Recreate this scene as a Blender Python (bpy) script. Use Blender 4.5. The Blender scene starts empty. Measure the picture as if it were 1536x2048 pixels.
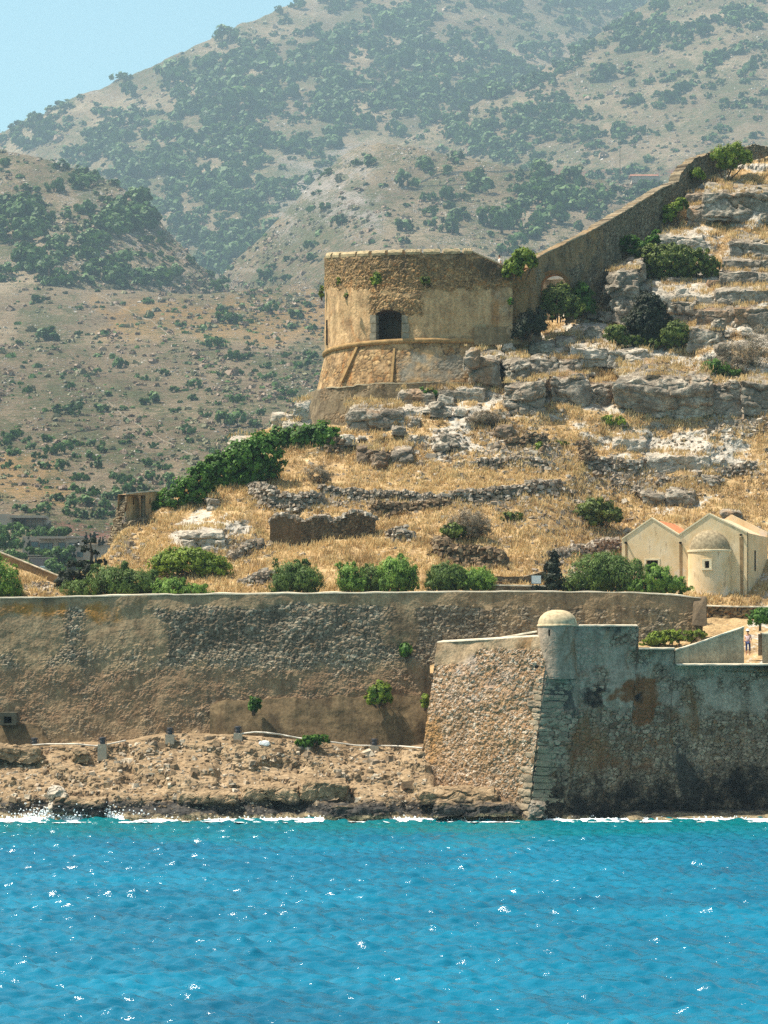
import bpy, math, random
import numpy as np
from mathutils import Vector, Matrix
from mathutils.geometry import tessellate_polygon

# ------------------------------------------------------------------ camera, sky, sun, exposure
SC = bpy.context.scene
COL = SC.collection
F, HZ, H = 4500.0, 1290.0, 11.67          # focal length and horizon row in photo pixels, eye height (m)
cd = bpy.data.cameras.new('camera'); cam = bpy.data.objects.new('camera', cd); COL.objects.link(cam)
cd.sensor_fit = 'HORIZONTAL'; cd.sensor_width = 36.0; cd.lens = 36.0*F/1536.0
cd.shift_y = (HZ-1024.0)/1536.0
cd.clip_start = 1.0; cd.clip_end = 20000.0
cam.location = (0, 0, H); cam.rotation_euler = (math.pi/2, 0, 0)
SC.camera = cam

SUN = Vector((-0.47, 0.03, 0.87)).normalized()
EL = math.asin(SUN.z); ROT = math.atan2(SUN.x, SUN.y)
W = bpy.data.worlds.new('World'); SC.world = W; W.use_nodes = True
wn = W.node_tree
bg = wn.nodes['Background']
sky = wn.nodes.new('ShaderNodeTexSky'); sky.sky_type = 'NISHITA'; sky.sun_disc = False
sky.sun_elevation = EL; sky.sun_rotation = ROT; sky.air_density = 1.0; sky.dust_density = 2.0; sky.ozone_density = 1.0
tint = wn.nodes.new('ShaderNodeMix'); tint.data_type = 'RGBA'; tint.blend_type = 'MULTIPLY'
tint.inputs[0].default_value = 1.0
tc = wn.nodes.new('ShaderNodeTexCoord'); sp = wn.nodes.new('ShaderNodeSeparateXYZ'); mr = wn.nodes.new('ShaderNodeMapRange'); mr.interpolation_type = 'SMOOTHSTEP'
mr.inputs[1].default_value = .30; mr.inputs[2].default_value = .55
tm = wn.nodes.new('ShaderNodeMix'); tm.data_type = 'RGBA'; tm.inputs[6].default_value = (0.94, 1.28, 1.07, 1); tm.inputs[7].default_value = (1.06, .96, .84, 1)   # milky turquoise haze band low in the sky
wn.links.new(tc.outputs['Generated'], sp.inputs[0]); wn.links.new(sp.outputs[2], mr.inputs[0]); wn.links.new(mr.outputs[0], tm.inputs[0]); wn.links.new(tm.outputs[2], tint.inputs[7])
wn.links.new(sky.outputs[0], tint.inputs[6]); wn.links.new(tint.outputs[2], bg.inputs[0])
bg.inputs[1].default_value = 0.10
sl = bpy.data.lights.new('sun', 'SUN'); sl.energy = 5.0; sl.angle = math.radians(0.53); sl.color = (1.0, 0.94, 0.82)
so = bpy.data.objects.new('sun', sl); COL.objects.link(so)
so.rotation_euler = SUN.to_track_quat('Z', 'Y').to_euler()
so.location = (-60, 100, 200)
SC.view_settings.view_transform = 'Standard'; SC.view_settings.look = 'None'
SC.view_settings.exposure = 1.0; SC.view_settings.gamma = 1.0
cy = SC.cycles
cy.use_denoising = False
try: cy.denoiser = 'OPENIMAGEDENOISE'
except Exception: pass
cy.max_bounces = 5; cy.diffuse_bounces = 3; cy.glossy_bounces = 2; cy.transmission_bounces = 2; cy.volume_bounces = 0
cy.transparent_max_bounces = 4; cy.caustics_reflective = False; cy.caustics_refractive = False
cy.use_adaptive_sampling = False; cy.sample_clamp_indirect = 6.0
SC.render.use_persistent_data = False

# ------------------------------------------------------------------ helpers: points, noise
def at(px, row, Y):
    return np.stack(np.broadcast_arrays((np.asarray(px, float)-768.0)/F*Y, np.asarray(Y, float), H+(HZ-np.asarray(row, float))/F*Y), -1)

def hsh(ix, iy, s, iz=0):
    n = (ix.astype(np.int64)*374761393 + iy.astype(np.int64)*668265263 + np.int64(s)*1442695041 + (np.asarray(iz).astype(np.int64))*2147483647) & 0xffffffff
    n = ((n ^ (n >> 13))*1274126177) & 0xffffffff
    n = ((n ^ (n >> 15))*2246822519) & 0xffffffff
    return ((n ^ (n >> 16)) & 0xffffffff)/4294967296.0

def vn(x, y, s=0):
    x = np.asarray(x, float); y = np.asarray(y, float)
    ix = np.floor(x); iy = np.floor(y); fx = x-ix; fy = y-iy
    fx = fx*fx*fx*(fx*(fx*6-15)+10); fy = fy*fy*fy*(fy*(fy*6-15)+10)
    a = hsh(ix, iy, s); b = hsh(ix+1, iy, s); c = hsh(ix, iy+1, s); d = hsh(ix+1, iy+1, s)
    return (a+(b-a)*fx)*(1-fy)+(c+(d-c)*fx)*fy

def fbm(x, y, o=4, s=0, g=0.5):
    t = 0; a = 1.0; n = 0
    for k in range(o):
        t = t+a*vn(x*2**k+17.3*k, y*2**k-9.1*k, s+k*13); n += a; a *= g
    return 2*t/n-1

def vn3(x, y, z, s=0):
    ix = np.floor(x); iy = np.floor(y); iz = np.floor(z); fx = x-ix; fy = y-iy; fz = z-iz
    fx = fx*fx*(3-2*fx); fy = fy*fy*(3-2*fy); fz = fz*fz*(3-2*fz)
    r = 0
    for dx in (0, 1):
        for dy in (0, 1):
            for dz in (0, 1):
                r = r+hsh(ix+dx, iy+dy, s, iz+dz)*(fx if dx else 1-fx)*(fy if dy else 1-fy)*(fz if dz else 1-fz)
    return 2*r-1

def worley(x, y, s=0, j=0.85):
    ix = np.floor(x); iy = np.floor(y)
    f1 = np.full(x.shape, 9.0); f2 = np.full(x.shape, 9.0); idd = np.zeros(x.shape)
    for dx in (-1, 0, 1):
        for dy in (-1, 0, 1):
            cx = ix+dx; cy_ = iy+dy
            qx = cx+.5+(hsh(cx, cy_, s)-.5)*j; qy = cy_+.5+(hsh(cx, cy_, s+7)-.5)*j
            d = np.hypot(x-qx, y-qy); r = hsh(cx, cy_, s+19)
            m = d < f1
            f2 = np.where(m, f1, np.minimum(f2, d)); idd = np.where(m, r, idd); f1 = np.where(m, d, f1)
    return f1, f2, idd

def sst(a, b, x):
    t = np.clip((np.asarray(x, float)-a)/(b-a), 0, 1); return t*t*(3-2*t)

def lin(pts, x):
    p = np.array(pts, float); return np.interp(x, p[:, 0], p[:, 1])

def box2(px, row, x0, x1, y0, y1, s=12):      # soft rectangle mask in photo pixels
    return sst(x0-s, x0+s, px)*(1-sst(x1-s, x1+s, px))*sst(y0-s, y0+s, row)*(1-sst(y1-s, y1+s, row))

# ------------------------------------------------------------------ helpers: objects
def tag(o, label, cat, group=None):
    o['label'] = label; o['category'] = cat; o['kind'] = 'thing'
    if group: o['group'] = group
    return o

def thing(name, label, cat, loc, group=None):
    o = bpy.data.objects.new(name, None); COL.objects.link(o); o.location = Vector([float(v) for v in loc]); o.empty_display_size = 0.3
    return tag(o, label, cat, group)

def mesh(name, V, Fs, mats, parent=None, attrs=None, smooth=False, mi=None, origin=True):
    V = np.asarray(V, float).reshape(-1, 3)
    if not isinstance(Fs, (list, tuple)): Fs = [Fs]
    Fs = [np.asarray(f, np.int64) for f in Fs if len(f)]
    if parent is not None: org = np.array(parent_world(parent))
    elif origin: org = np.array([(V[:, 0].min()+V[:, 0].max())/2, (V[:, 1].min()+V[:, 1].max())/2, V[:, 2].min()])
    else: org = np.zeros(3)
    me = bpy.data.meshes.new(name)
    me.vertices.add(len(V)); me.vertices.foreach_set('co', (V-org).astype(np.float32).ravel())
    li = np.concatenate([f.ravel() for f in Fs]); ls = []; k = 0
    for f in Fs:
        ls.append(k+np.arange(len(f))*f.shape[1]); k += f.size
    ls = np.concatenate(ls)
    me.loops.add(len(li)); me.loops.foreach_set('vertex_index', li.astype(np.int32))
    me.polygons.add(len(ls)); me.polygons.foreach_set('loop_start', ls.astype(np.int32))
    if not isinstance(mats, (list, tuple)): mats = [mats]
    for m in mats: me.materials.append(m)
    if mi is not None: me.polygons.foreach_set('material_index', np.asarray(mi, np.int32))
    me.polygons.foreach_set('use_smooth', np.full(len(ls), bool(smooth)))
    for a, v in (attrs or {}).items():
        me.attributes.new(a, 'FLOAT', 'POINT').data.foreach_set('value', np.asarray(v, np.float32).ravel())
    me.update(calc_edges=True)
    o = bpy.data.objects.new(name, me); COL.objects.link(o)
    if parent is not None: o.parent = parent
    else: o.location = Vector([float(v) for v in org])
    return o

def parent_world(p):
    v = Vector((0, 0, 0))
    while p is not None: v = v+p.location; p = p.parent
    return v

def quads(nu, nv, off=0, hole=None):
    a = (np.arange(nu-1)[:, None]*nv+np.arange(nv-1)[None, :])
    f = np.stack([a, a+nv, a+nv+1, a+1], -1)
    if hole is not None: f = f[~hole]
    return f.reshape(-1, 4)+off

class MB:                                   # collects polygons; builds ONE mesh
    def __init__(s): s.v = []; s.f4 = []; s.f3 = []; s.n = 0
    def add(s, V, Fq=(), Ft=()):
        V = np.asarray(V, float).reshape(-1, 3)
        if len(Fq): s.f4.append(np.asarray(Fq)+s.n)
        if len(Ft): s.f3.append(np.asarray(Ft)+s.n)
        s.v.append(V); s.n += len(V); return s
    def hexa(s, c):                         # 8 corners: bottom 0-3, top 4-7
        return s.add(c, [(3, 2, 1, 0), (4, 5, 6, 7), (0, 1, 5, 4), (1, 2, 6, 5), (2, 3, 7, 6), (3, 0, 4, 7)])
    def box(s, x0, x1, y0, y1, z0, z1):
        return s.hexa([(x0, y0, z0), (x1, y0, z0), (x1, y1, z0), (x0, y1, z0), (x0, y0, z1), (x1, y0, z1), (x1, y1, z1), (x0, y1, z1)])
    def tube(s, pts, r, n=8, caps=True):
        pts = np.asarray(pts, float); r = np.broadcast_to(np.asarray(r, float), (len(pts),))
        rings = []
        for i, p in enumerate(pts):
            d = pts[min(i+1, len(pts)-1)]-pts[max(i-1, 0)]; d = d/(np.linalg.norm(d)+1e-9)
            a = np.cross(d, (0, 0, 1.0) if abs(d[2]) < .9 else (1.0, 0, 0)); a /= np.linalg.norm(a); b = np.cross(d, a)
            t = np.arange(n)/n*2*math.pi
            rings.append(p+r[i]*(np.cos(t)[:, None]*a+np.sin(t)[:, None]*b))
        V = np.array(rings).reshape(-1, 3); m = len(pts)
        q = [(i*n+k, (i+1)*n+k, (i+1)*n+(k+1) % n, i*n+(k+1) % n) for i in range(m-1) for k in range(n)]
        t3 = []
        if caps:
            V = np.vstack([V, pts[0], pts[-1]])
            t3 = [(m*n, k, (k+1) % n) for k in range(n)]+[(m*n+1, (m-1)*n+(k+1) % n, (m-1)*n+k) for k in range(n)]
        return s.add(V, q, t3)
    def lathe(s, prof, c, n=32, a0=0, a1=2*math.pi):   # prof: (r, z)
        prof = np.asarray(prof, float); m = len(prof); full = abs(a1-a0-2*math.pi) < 1e-6
        k = n if full else n+1
        t = a0+(a1-a0)*np.arange(k)/n
        V = np.stack([c[0]+prof[:, None, 0]*np.cos(t), c[1]+prof[:, None, 0]*np.sin(t), c[2]+prof[:, None, 1]+0*t], -1).reshape(-1, 3)
        q = [(i*k+j, i*k+(j+1) % k, (i+1)*k+(j+1) % k, (i+1)*k+j) for i in range(m-1) for j in range(n)]
        return s.add(V, q)
    def build(s, name, mats, parent=None, smooth=False, origin=True):
        return mesh(name, np.vstack(s.v), [np.vstack(f) for f in (s.f4, s.f3) if f], mats, parent, smooth=smooth, origin=origin)

# ------------------------------------------------------------------ helpers: materials
def C(r, g, b):                             # 0-255 sRGB -> linear
    f = lambda c: (c/255/12.92) if c <= 10 else ((c/255+.055)/1.055)**2.4
    return (f(r), f(g), f(b), 1.0)

class MT:
    def __init__(s, name):
        s.m = bpy.data.materials.new(name); s.m.use_nodes = True; s.t = s.m.node_tree; s.t.nodes.clear(); s._pos = None
    def node(s, ty, ins=None, out=0, **props):
        n = s.t.nodes.new(ty)
        for k, v in props.items(): setattr(n, k, v)
        for k, v in (ins or {}).items(): s.set(n.inputs[k], v)
        return n if out is None else n.outputs[out]
    def set(s, sock, v):
        if isinstance(v, bpy.types.NodeSocket): s.t.links.new(v, sock)
        else:
            if hasattr(sock.default_value, '__len__') and not hasattr(v, '__len__'): v = (v,)*len(sock.default_value)
            if hasattr(sock.default_value, '__len__'): v = tuple(v)[:len(sock.default_value)]
            sock.default_value = v
    def pos(s, sc=None):
        if s._pos is None: s._pos = s.node('ShaderNodeNewGeometry', out=None).outputs['Position']
        return s._pos if sc is None else s.node('ShaderNodeVectorMath', {0: s._pos, 1: sc}, operation='MULTIPLY')
    def noise(s, scale, detail=4, rough=.55, vec=None, dist=0.0):
        return s.node('ShaderNodeTexNoise', {'Vector': vec or s.pos(), 'Scale': scale, 'Detail': detail, 'Roughness': rough, 'Distortion': dist})
    def vor(s, scale, vec=None, feature='F1', out=0):
        return s.node('ShaderNodeTexVoronoi', {'Vector': vec or s.pos(), 'Scale': scale}, out=out, feature=feature)
    def attr(s, name): return s.node('ShaderNodeAttribute', attribute_name=name, out=2)
    def mth(s, op, a, b=0.0, clamp=False): return s.node('ShaderNodeMath', {0: a, 1: b}, operation=op, use_clamp=clamp)
    def step(s, a, b, x): return s.node('ShaderNodeMapRange', {'Value': x, 'From Min': a, 'From Max': b}, interpolation_type='SMOOTHSTEP')
    def mix(s, f, a, b, blend='MIX'):
        return s.node('ShaderNodeMix', {0: f, 6: a, 7: b}, out=2, data_type='RGBA', blend_type=blend)
    def ramp(s, fac, stops, interp='LINEAR'):
        n = s.node('ShaderNodeValToRGB', {0: fac}, out=None); e = n.color_ramp.elements; n.color_ramp.interpolation = interp
        while len(e) < len(stops): e.new(1.0)
        for i, (p, c) in enumerate(stops): e[i].position = p; e[i].color = c if hasattr(c, '__len__') else (c, c, c, 1)
        return n.outputs[0]
    def bump(s, hgt, strength=.5, dist=.05, normal=None):
        d = {'Height': hgt, 'Strength': strength, 'Distance': dist}
        if normal is not None: d['Normal'] = normal
        return s.node('ShaderNodeBump', d)
    def out(s, col, rough=.9, normal=None, spec=.2, transl=0.0, **kw):
        d = {'Base Color': col, 'Roughness': rough, 'Specular IOR Level': spec}
        if normal is not None: d['Normal'] = normal
        d.update(kw)
        sh = s.node('ShaderNodeBsdfPrincipled', d)
        if transl:
            tr = s.node('ShaderNodeBsdfTranslucent', {'Color': col}); sh = s.node('ShaderNodeMixShader', {0: transl, 1: sh, 2: tr})
        s.node('ShaderNodeOutputMaterial', {'Surface': sh}, out=None); return s.m

def m_plain(name, c, rough=.8, var=.25, scale=3.0, spec=.2, **kw):
    b = MT(name); n = b.noise(scale, 5); k = b.node('ShaderNodeMapRange', {'Value': n, 'From Min': .3, 'From Max': .7, 'To Min': 1-var, 'To Max': 1+var})
    return b.out(b.mix(1.0, c, k, 'MULTIPLY'), rough, b.bump(n, .3, .03), spec, **kw)

def m_leaf(name, dark, light, transl=.25):
    b = MT(name); v = b.attr('v'); n = b.noise(.9, 2)
    f = b.mth('ADD', b.mth('MULTIPLY', v, .75), b.mth('MULTIPLY', n, .3))
    return b.out(b.ramp(f, [(.12, dark), (.85, light)]), .6, None, .3, transl)

def m_stone(name, stones, mortar, plaster, stains=(), extra=(), fine=.4, streak=.3, mo=(.02, .22), plk=.55, spec=.15, bump=.5):
    b = MT(name)
    nf = b.noise(5.0, 5, .65); nl = b.noise(.55, 5, .6); nm = b.noise(1.7, 4, .6)
    st = b.ramp(b.mth('ADD', b.attr('st'), b.mth('MULTIPLY', b.mth('SUBTRACT', nm, .5), .5)), [(i/(len(stones)-1), c) for i, c in enumerate(stones)])
    c = b.mix(b.step(mo[0], mo[1], b.attr('mo')), mortar, st)
    pf = b.step(plk-.12, plk+.12, b.mth('ADD', b.mth('MULTIPLY', b.attr('pl'), .8), b.mth('MULTIPLY', nm, .4)))
    c = b.mix(pf, c, b.ramp(nl, [(.3+.4*i/(max(1, len(plaster)-1)), p) for i, p in enumerate(plaster)]))
    for i, (col, sc, lo, hi, amt) in enumerate(stains):
        n = b.noise(sc, 5, .65, b.pos((1, 1, .4+.2*i)), .6)
        c = b.mix(b.mth('MULTIPLY', b.step(lo, hi, n), amt), c, col)
    for a, col, lo, hi in extra:
        n = b.noise(.8, 5, .7, None, .4)
        c = b.mix(b.step(lo, hi, b.mth('ADD', b.attr(a), b.mth('MULTIPLY', b.mth('SUBTRACT', n, .5), 1.3))), c, col)
    k = b.node('ShaderNodeMapRange', {'Value': nf, 'From Min': .25, 'From Max': .75, 'To Min': 1-fine, 'To Max': 1+fine})
    c = b.mix(1.0, c, k, 'MULTIPLY')
    sk = b.noise(1.5, 5, .7, b.pos((1, 1, .10)))     # rain streaks down the face
    k = b.node('ShaderNodeMapRange', {'Value': sk, 'From Min': .3, 'From Max': .7, 'To Min': 1-streak, 'To Max': 1+streak})
    c = b.mix(1.0, c, k, 'MULTIPLY')
    return b.out(c, .92, b.bump(nf, bump, .06), spec)
# ------------------------------------------------------------------ materials
def mk_rock(name, base=((72, 65, 57), (136, 125, 109), (204, 192, 172)), rust=(144, 104, 64), ra=.55):
    b = MT(name)
    n1 = b.noise(.7, 6, .6); n2 = b.noise(4.0, 6, .65); ns = b.noise(.35, 4, .6, b.pos((1, 1, .35)))
    wv = b.node('ShaderNodeVectorMath', {0: b.pos((.7, .7, 1.5)), 1: b.node('ShaderNodeTexNoise', {'Vector': b.pos(), 'Scale': 1.1, 'Detail': 3}, out=1)}, operation='ADD')
    v = b.vor(.9, wv, 'DISTANCE_TO_EDGE')
    c = b.ramp(b.mth('ADD', b.mth('MULTIPLY', n1, .6), b.mth('MULTIPLY', n2, .4)), [(.3, C(*base[0])), (.5, C(*base[1])), (.68, C(*base[2]))])
    c = b.mix(b.mth('MULTIPLY', b.step(.54, .68, ns), ra), c, C(*rust))
    c = b.mix(b.mth('MULTIPLY', b.step(.03, .0, v), .6), c, C(70, 64, 56))
    h = b.mth('ADD', b.mth('MULTIPLY', n2, .7), b.mth('MULTIPLY', b.step(0, .05, v), .35))
    return b.out(c, .9, b.bump(h, .7, .12), .2)
M_rock = mk_rock('limestone')
M_rockw = mk_rock('warm_limestone', ((76, 63, 50), (122, 105, 86), (154, 138, 116)), (124, 86, 52), .75)
M_pale = mk_rock('pale_limestone', ((124, 114, 100), (176, 165, 148), (200, 190, 174)), (160, 124, 82), .4)

def mk_rubble(name, cols):
    b = MT(name); n = b.noise(3.0, 4, .6)
    c = b.ramp(b.attr('v'), [(i/(len(cols)-1), C(*k)) for i, k in enumerate(cols)])
    k = b.node('ShaderNodeMapRange', {'Value': n, 'From Min': .3, 'From Max': .7, 'To Min': .65, 'To Max': 1.3})
    return b.out(b.mix(1.0, c, k, 'MULTIPLY'), .9, b.bump(n, .5, .05), .2)
M_rub = mk_rubble('rubble_stone', [(112, 98, 82), (150, 138, 122), (136, 118, 96), (178, 168, 152), (122, 104, 84)])
M_rubd = mk_rubble('brown_rubble', [(98, 80, 60), (130, 108, 82), (112, 92, 70), (146, 128, 102), (104, 82, 58)])

def mk_soil():
    b = MT('hill_soil')
    r = b.attr('rock'); n1 = b.noise(.5, 5, .6); n2 = b.noise(2.6, 6, .7); n3 = b.noise(9.0, 4, .6)
    soil = b.ramp(b.mth('ADD', b.mth('MULTIPLY', n1, .55), b.mth('MULTIPLY', n2, .45)), [(.34, C(116, 94, 68)), (.48, C(168, 140, 100)), (.62, C(196, 168, 124))])
    rock = b.ramp(n2, [(.3, C(124, 114, 100)), (.48, C(176, 166, 150)), (.66, C(200, 192, 178))])
    f = b.step(.38, .56, b.mth('ADD', r, b.mth('MULTIPLY', b.mth('SUBTRACT', n2, .5), 1.3)))
    c = b.mix(f, soil, rock)
    c = b.mix(b.mth('MULTIPLY', b.step(.60, .7, n3), .55), c, C(92, 78, 60))
    return b.out(c, .95, b.bump(b.mth('ADD', n2, b.mth('MULTIPLY', n3, .5)), .8, .15), .1)
M_soil = mk_soil()

def mk_grass():
    b = MT('dry_straw'); v = b.attr('v')
    c = b.ramp(v, [(0, C(134, 106, 66)), (.35, C(188, 157, 106)), (.7, C(218, 192, 140)), (1, C(230, 208, 160))])
    c = b.mix(b.mth('MULTIPLY', b.step(.5, .66, b.noise(.22, 4, .65)), .5), c, C(140, 106, 66)); c = b.mix(b.mth('MULTIPLY', b.step(.56, .7, b.noise(.5, 3, .6)), .4), c, C(128, 124, 74))
    return b.out(c, .8, None, .15, .3)
M_grass = mk_grass()

def mk_shore():
    b = MT('shore_rock')
    z = b.node('ShaderNodeSeparateXYZ', {0: b.pos()}, out=2)
    n1 = b.noise(.6, 6, .65); n2 = b.noise(3.0, 6, .7); nz = b.noise(.9, 4, .6)
    v = b.vor(1.1, b.pos((1, .8, 2)), 'DISTANCE_TO_EDGE')
    c = b.ramp(b.mth('ADD', b.mth('MULTIPLY', n1, .5), b.mth('MULTIPLY', n2, .5)), [(.34, C(94, 78, 58)), (.48, C(140, 117, 87)), (.6, C(166, 143, 112)), (.7, C(200, 184, 158))])
    zz = b.mth('ADD', z, b.mth('MULTIPLY', b.mth('SUBTRACT', nz, .5), 1.3))
    wet = b.step(1.5, .9, zz)                 # dark algae-covered belt above the water line
    c = b.mix(wet, c, b.ramp(n2, [(.38, C(22, 22, 22)), (.64, C(76, 72, 66))]))
    low = b.step(.5, .2, zz)
    c = b.mix(low, c, b.ramp(n2, [(.35, C(84, 72, 50)), (.62, C(158, 142, 110))]))
    c = b.mix(b.mth('MULTIPLY', b.step(.04, .0, v), .4), c, C(60, 50, 40))
    return b.out(c, .85, b.bump(b.mth('ADD', n2, b.mth('MULTIPLY', b.step(0, .1, v), .4)), .8, .15), .25)
M_shore = mk_shore()

def mk_sea():
    b = MT('sea_water')
    y = b.node('ShaderNodeSeparateXYZ', {0: b.pos()}, out=1)
    n1 = b.noise(.12, 4, .6, b.pos((.6, 1, 1))); n2 = b.noise(2.0, 4, .6, b.pos((.5, 1, 1))); n3 = b.noise(5.0, 4, .65, b.pos((.6, 1, 1)))
    c = b.ramp(n1, [(.3, C(0, 82, 108)), (.7, C(0, 110, 137))])
    yy = b.mth('ADD', y, b.mth('MULTIPLY', b.mth('SUBTRACT', n1, .5), 30))
    c = b.mix(b.step(128, 148, yy), c, C(0, 98, 104))
    h = b.mth('ADD', b.mth('MULTIPLY', n2, .7), b.mth('MULTIPLY', n3, .28))
    return b.out(c, .14, b.bump(h, 1.0, .11), .5, IOR=1.33)
M_sea = mk_sea()
M_foam = m_plain('foam', C(240, 246, 246), .7, .05, 4)

def mk_hill(name, kind):
    b = MT(name)
    n0 = b.noise(.006, 4, .6); n1 = b.noise(.03, 6, .7); n2 = b.noise(.13, 5, .7); n3 = b.noise(.42, 5, .8); n4 = b.noise(.3, 4, .75, b.pos((1.3, 1, 1)))
    m = lambda v, k: b.mth('MULTIPLY', b.mth('SUBTRACT', v, .5), k)
    soil = b.ramp(b.mth('ADD', b.mth('ADD', .5, m(n3, 1.3)), b.mth('ADD', m(n0, .8), m(n1, .7))), [(.25, C(86, 74, 58)), (.5, C(128, 112, 90)), (.75, C(160, 144, 120))])
    soil = b.mix(b.step(.25, .85, b.mth('ADD', b.attr('field'), b.mth('ADD', m(n1, .9), m(n3, .8)))), soil, C(150, 118, 72))
    soil = b.mix(b.step(.3, .7, b.mth('ADD', b.attr('red'), b.mth('ADD', m(n2, .6), m(n3, .6)))), soil, C(120, 86, 74))
    rk = b.mth('ADD', b.attr('rock'), b.mth('ADD', m(n2, 1.3), m(n4, 1.7)))
    c = b.mix(b.step(.40, .58, rk), soil, b.ramp(n3, [(.3, C(96, 88, 82)), (.65, C(176, 166, 156))]))
    sc = b.mth('ADD', b.attr('scrub'), b.mth('ADD', b.mth('ADD', m(n1, .8), m(n2, 1.0)), m(n3, 2.2)))
    c = b.mix(b.mth('MULTIPLY', b.step(.40, .56, sc), .9), c, b.ramp(n4, [(.35, C(52, 60, 38)), (.65, C(96, 98, 66))]))
    return b.out(c, .95, b.bump(b.mth('ADD', n2, n3), 1.0, 2.2), .05)
M_hill = mk_hill('hillside', 0)

M_leaf_dark = m_leaf('evergreen_leaves', C(30, 42, 18), C(78, 96, 40))
M_leaf_fig = m_leaf('fig_leaves', C(34, 64, 18), C(100, 142, 48), .38)
M_leaf_tam = m_leaf('feathery_leaves', C(66, 98, 34), C(146, 178, 78), .4)
M_leaf_lime = m_leaf('bright_leaves', C(70, 94, 26), C(146, 164, 56), .35)
M_leaf_olive = m_leaf('olive_leaves', C(50, 66, 26), C(122, 136, 58), .3)
M_leaf_con = m_leaf('conifer_needles', C(20, 28, 16), C(52, 60, 34), .1)
M_leaf_far = m_leaf('maquis_leaves', C(34, 60, 26), C(92, 124, 54), .22)
M_leaf_gar = m_leaf('garden_leaves', C(48, 78, 34), C(112, 142, 68), .3)
M_leaf_tam2 = m_leaf('dull_feathery_leaves', C(58, 80, 34), C(118, 140, 66), .35)
M_leaf_dull = m_leaf('grey_green_scrub', C(78, 78, 54), C(136, 130, 94), .15)
M_thorn = m_leaf('brown_thorn_scrub', C(104, 84, 66), C(160, 136, 112), .1)
M_dry = m_leaf('dry_twigs', C(104, 90, 70), C(160, 144, 118), .1)
M_bark = m_plain('bark', C(84, 68, 52), .9, .4, 6)

# ------------------------------------------------------------------ relief: terrain grown from (pixel column, pixel row) profiles into real depth
class Relief:
    def __init__(s, name, cols, S, R0, Yb, m, nr, leak, mat, skirt, attrs, disp=None, smooth=True, zd=None):
        s.cols = np.asarray(cols, float); nc = len(s.cols)
        s.S = S(s.cols); s.R0 = R0(s.cols)
        t = np.linspace(0, 1, nr); P = np.repeat(s.cols[:, None], nr, 1); R = s.R0[:, None]+t*(s.S-s.R0)[:, None]
        Y0 = Yb(P, R); M = m(P, R); dY = np.diff(Y0, axis=1); dr = np.abs(np.diff(R, axis=1))
        e = np.zeros(nc); Y = Y0.copy()
        for j in range(1, nr):
            e = e*np.exp(-dr[:, j-1]/leak)+(M[:, j]-1)*dY[:, j-1]; Y[:, j] += e
        Y = np.maximum.accumulate(Y+np.arange(nr)*1e-3, axis=1)
        if disp is not None: Y = Y+disp(P, R, Y)
        s.P, s.R, s.Y, s.nr = P, R, Y, nr
        G = at(P, R, Y)
        if zd is not None: G[..., 2] += zd(G[..., 0], G[..., 1])
        s.G = G; A = attrs(P, R, Y, M)
        last = G[:, -1]; ext = []
        for d, dz in skirt:
            q = last.copy(); k = d/q[:, 1]; q[:, 0] += q[:, 0]*k; q[:, 1] += d; q[:, 2] = np.maximum(q[:, 2]+dz, -2.0); ext.append(q)
        G = np.concatenate([G]+[e_[:, None] for e_ in ext], 1)
        A = {k: np.concatenate([v]+[v[:, -1:]]*len(ext), 1) for k, v in A.items()}
        s.o = mesh(name, G, quads(nc, nr+len(ext)), mat, None, A, smooth, origin=False)
        s.o['kind'] = 'structure'
    def Yat(s, px, row):
        px = np.asarray(px, float); row = np.asarray(row, float)
        c = np.interp(px, s.cols, np.arange(len(s.cols))); c0 = np.clip(c.astype(int), 0, len(s.cols)-2); f = c-c0
        def g(ci):
            t = np.clip((row-s.R0[ci])/(s.S[ci]-s.R0[ci]), 0, 1)*(s.nr-1); j = np.clip(t.astype(int), 0, s.nr-2); w = t-j
            return s.Y[ci, j]*(1-w)+s.Y[ci, j+1]*w
        return g(c0)*(1-f)+g(c0+1)*f
    def at(s, px, row): return at(px, row, s.Yat(px, row))
    def crest(s, px): return np.interp(px, s.cols, s.S)

# ------------------------------------------------------------------ island hill
CR = [(-620, 1128), (-400, 1100), (-160, 1100), (0, 1122), (60, 1146), (110, 1166), (135, 1166), (215, 1105), (240, 1064), (300, 1030), (345, 1000), (400, 950), (460, 900), (520, 862), (580, 842), (612, 850), (690, 850), (706, 818), (800, 803), (935, 794), (962, 738), (1000, 664), (1100, 640),
      (1200, 592), (1250, 528), (1310, 470), (1370, 396), (1420, 352), (1480, 330), (1536, 312), (1720, 290)]
YB = [(200, 258), (300, 250), (400, 242), (500, 234), (600, 226), (700, 216), (760, 211.5), (800, 207.5), (900, 198), (1000, 188), (1100, 178), (1190, 167), (1300, 161)]
def isl_Y(P, R):
    return lin(YB, R)+9*sst(1050, 1240, P)*sst(750, 1060, R)+fbm(P/150, R/120, 3, 5)*1.6
def rocky(P, R):
    k = box2(P, R, 930, 2100, 280, 830, 40)
    k = np.maximum(k, box2(P, R, 600, 900, 760, 900, 30)*.8)
    k = np.maximum(k, box2(P, R, 1160, 1480, 840, 950, 30)*.9)
    k = np.maximum(k, box2(P, R, 860, 1010, 780, 920, 20)*.9)
    k = np.maximum(k, box2(P, R, 350, 500, 1030, 1100, 20)*.9)
    return k
def isl_m(P, R):
    n = fbm((P+R*.2)/75, (R+18*fbm(P/90, R/90, 2, 3))/13, 3, 11)
    cl = sst(.02, .2, n)
    k = rocky(P, R)
    m = 1.25-cl*(1.2*k+.45*(1-k))
    return np.clip(m, .03, 3)
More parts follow.
